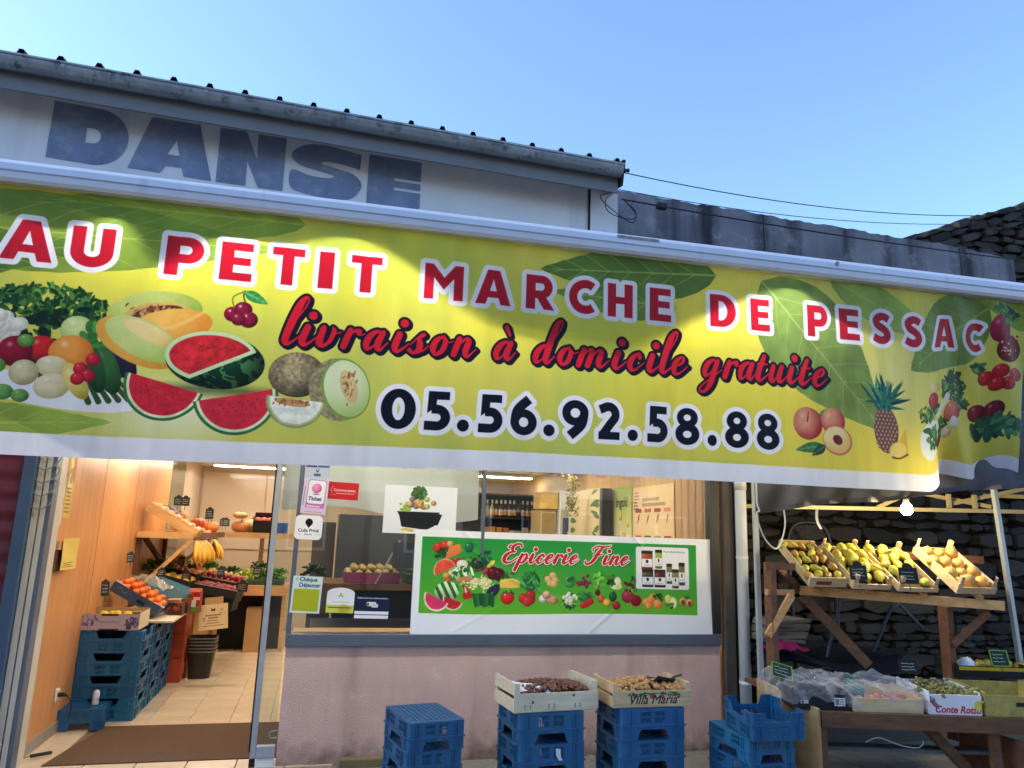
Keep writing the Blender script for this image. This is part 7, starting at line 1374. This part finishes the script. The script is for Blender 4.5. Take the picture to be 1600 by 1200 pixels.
ob('glass', MB().box(.07, -.004, .2, .33, -.001, 1.88), pm('fridge_glass', (70, 78, 110), .08, .3, 5), fr_); ob('header', MB().box(.02, 0, 1.995, .38, .018, 2.24), M_white, fr_); ob('emblem', MB().lathe([(.03, 0), (.028, .002)], 12, M=Matrix.Translation((.2, -.001, 2.12)) @ Matrix.Rotation(R(90), 4, 'X') @ Matrix.Scale(1.8, 4, (0, 1, 0))), M_black, fr_)
for k in range(6): ob('can', MB().tube([(.22, -.010, .9+.14*k), (.22, -.010, 1.0+.14*k)], .03, 8), pm('can_pale', (190, 170, 160), .4, .2), fr_)
tg = thing('drink_cooler', 'tall beige cooler cabinet left of the white fridge', 'cooler', (2.93, 3.9, 0)); tg.scale = (.72, 1, 1); ob('body', MB().box(0, .02, 0, .30, .5, 1.98), pm('beige_cooler', (190, 168, 124), .4, .05), tg); ob('door', MB().box(.02, .0, .1, .28, .018, 1.94), pm('amber_glass', (150, 124, 80), .1, .2, 4), tg); ob('shelf_line', MB().box(.03, -.003, 1.55, .27, -.001, 1.58), M_white, tg)
tag(ob('wooden_display_box', MB().box(2.90, 3.86, 1.99, 3.15, 4.2, 2.22).mesh('wooden_display_box', bevel=.004), pm('display_yellow', (200, 164, 84), .6, .25, 8)), 'yellowish printed display box on top of the beige cooler', 'box')
sh = thing('bottle_shelf', 'black shelf unit with bottles seen through the right pane', 'shelf', (0, 0, 0)); M_shf = pm('shelf_black', (26, 22, 24), .5, .2)
ob('back', MB().box(1.85, 5.22, 0, 3.25, 5.25, 2.22), M_shf, sh); 
for z in (1.40, 1.63, 1.86, 2.20): ob('board', MB().box(1.86, 4.86, z, 3.24, 5.215, z+.022), M_shf, sh)
for x in (1.83, 3.245): ob('side', MB().box(x, 4.86, 0, x+.025, 5.25, 2.225), M_shf, sh)
BOT = MB().lathe([(.03, 0), (.034, .005), (.034, .13), (.028, .15), (.012, .18), (.011, .23), (.014, .232), (.014, .245)], 12).mesh('glass_body', smooth=True)
CAP = MB().lathe([(.0145, .2), (.0145, .25), (.012, .252)], 10).mesh('cap'); LBL = MB().lathe([(.0347, .03), (.0347, .11)], 12).mesh('label_band')
for k in range(13):
    x = 2.36+.068*k; cl_ = k < 3
    t = thing('bottle', ['pale bottle at the left end of the bottle shelf', 'second pale bottle on the bottle shelf', 'third pale bottle on the bottle shelf'][k] if cl_ else 'dark bottle with a pale label in the row on the black shelf', 'bottle', (x, 4.98+.02*(k % 2), 1.883), group='bottles on the black shelf')
    b_ = BOT if 0 else BOT.copy(); b_.materials.clear(); b_.materials.append(pm('pale_bottle', (150, 160, 140), .15, .1) if cl_ else pm('amber_bottle', (66, 34, 18), .12, .3, rnd=.3)); ob('glass_body', b_, None, t); 
    if k != 8: ob('cap', CAP, M_white, t); ob('label_band', LBL, pm('bottle_label', (206, 170, 120), .5, .1, rnd=.2), t)
for k in range(9):
    x = 2.36+.10*k; h_ = (.08, .09, .085, .08, .045, .045, .09, .06, .05)[k]; c_ = ((190, 120, 50), (206, 150, 50), (206, 140, 50), (196, 110, 60), (190, 180, 160), (180, 170, 150), (200, 190, 170), (190, 160, 110), (150, 120, 80))[k]
    tag(ob('tea_box', MB().box(0, 0, 0, .085, .06, h_).mesh('tea_box', bevel=.003), pm('tea_card_%d' % k, c_, .6, .2, 30), None, (x, 4.93, 1.653)), '%s small box on the middle board of the black shelf' % ('leftmost orange', 'first yellow', 'second yellow', 'pinkish orange', 'low pale', 'second low pale', 'tall pale', 'tan', 'brown')[k], 'box', 'boxes on the black shelf')
for k in range(3): tag(ob('jar', MB().lathe([(.03, 0), (.032, .06), (.026, .07), (.028, .085)], 10).mesh('jar', smooth=True), pm('pale_jar', (206, 184, 150), .4, .1), None, (2.5+.16*k, 4.95, 1.423)), ('first', 'second', 'third')[k]+' pale jar on the lowest visible board of the black shelf', 'jar', 'jars on the black shelf')
hs = MB().grid(lambda a, b: (-.262+1.52*a, .16+.018*math.sin(a*16)+.012*math.sin(a*31+b*3)+.03*math.sin(a*5+b*2), 1.76+.82*b+(.05*math.sin(a*6) if b < .01 else 0)), 70, 8, False)
tag(ob('reflection_sheet', hs, pm('white_sheet', (222, 230, 234), .6, .03, 5, trans=.35), smooth=True), 'added white sheet standing in for the pale reflection across the top of the left pane', 'sheet')  # sheet added in place of the pale reflection on the glass
# counter unit; its dark body is added to darken the left pane
dk = thing('display_unit', 'dark grey tall unit added behind the left pane to darken it', 'cabinet'); ob('body', MB().box(.22, 1.75, 0, 1.45, 2.2, 1.78), pm('unit_grey', (58, 60, 66), .5, .15, 3), dk); ob('shelf', MB().box(.05, .95, 1.12, 1.30, 1.74, 1.175), M_oldwood, dk); ob('plinth', MB().box(.02, .55, 0, 1.6, 1.74, .80), pm('unit_navy', (40, 48, 62), .5, .15, 3), dk); ob('side_panel', MB().box(-.02, 2.0, 0, .2, 2.04, 1.70), pm('unit_taupe', (92, 82, 76), .6, .1), dk)
Mp = Matrix.LocRotScale(Vector((.28, 1.0, 1.178)), Euler((0, 0, 0)), None); open_box('pink_crate', 'magenta crate of yellow apples behind the left pane', Mp, .48, .4, .09, pm('magenta_card', (130, 50, 96), .6, .15, 8), 'crate', 'crates behind the window')
APL = MB().sphere((0, 0, 0), .036, 12, 8, (1, 1, .9)).mesh('apple', smooth=True); APL.materials.append(pm('apple_yellow', (140, 118, 60), .4, .15, 10, rnd=.15)); heap(Mp, .48, .4, 6, 5, .075, APL, 'apple', 'yellow apple in the magenta crate behind the left pane', 'apple', 'yellow apples', 12, layers=2)
Mq = Matrix.LocRotScale(Vector((.82, 1.0, 1.178)), Euler((0, 0, 0)), None); open_box('green_crate', 'green crate of leafy vegetables behind the left pane', Mq, .42, .4, .08, pm('green_crate', (44, 84, 56), .6, .15), 'crate', 'crates behind the window')
for k in range(3): lettuce((.92+.11*k, 1.15, 1.25), M_dkg, ('first', 'second', 'third')[k]+' leafy bunch in the green crate behind the left pane', 20+k, .7)
lettuce((.02, 1.3, 1.23), M_dkg, 'leafy bunch behind the window post', 24, .8)
ez = thing('chalk_easel', 'small dark chalkboard on thin easel legs behind the left pane', 'easel', (.62, .92, 1.18), (R(-8), 0, 0)); ob('board', MB().box(.06, 0, .14, .42, .01, .36), pm('chalkboard', (30, 36, 50), .6, .1), ez)
for x0, x1 in ((-.08, .12), (.52, .36)): ob('leg', MB().bar((x0, .02, 0), (x1, .02, .38), .012, .012), pm('easel_leg', (150, 150, 152), .4, .1), ez)
tag(ob('window_ledge', MB().box(-.10, .10, .84, 3.24, .34, .885).mesh('window_ledge', bevel=.003), pm('ledge_wood', (190, 150, 104), .5, .08)), 'wooden ledge inside along the bottom of the window', 'ledge')
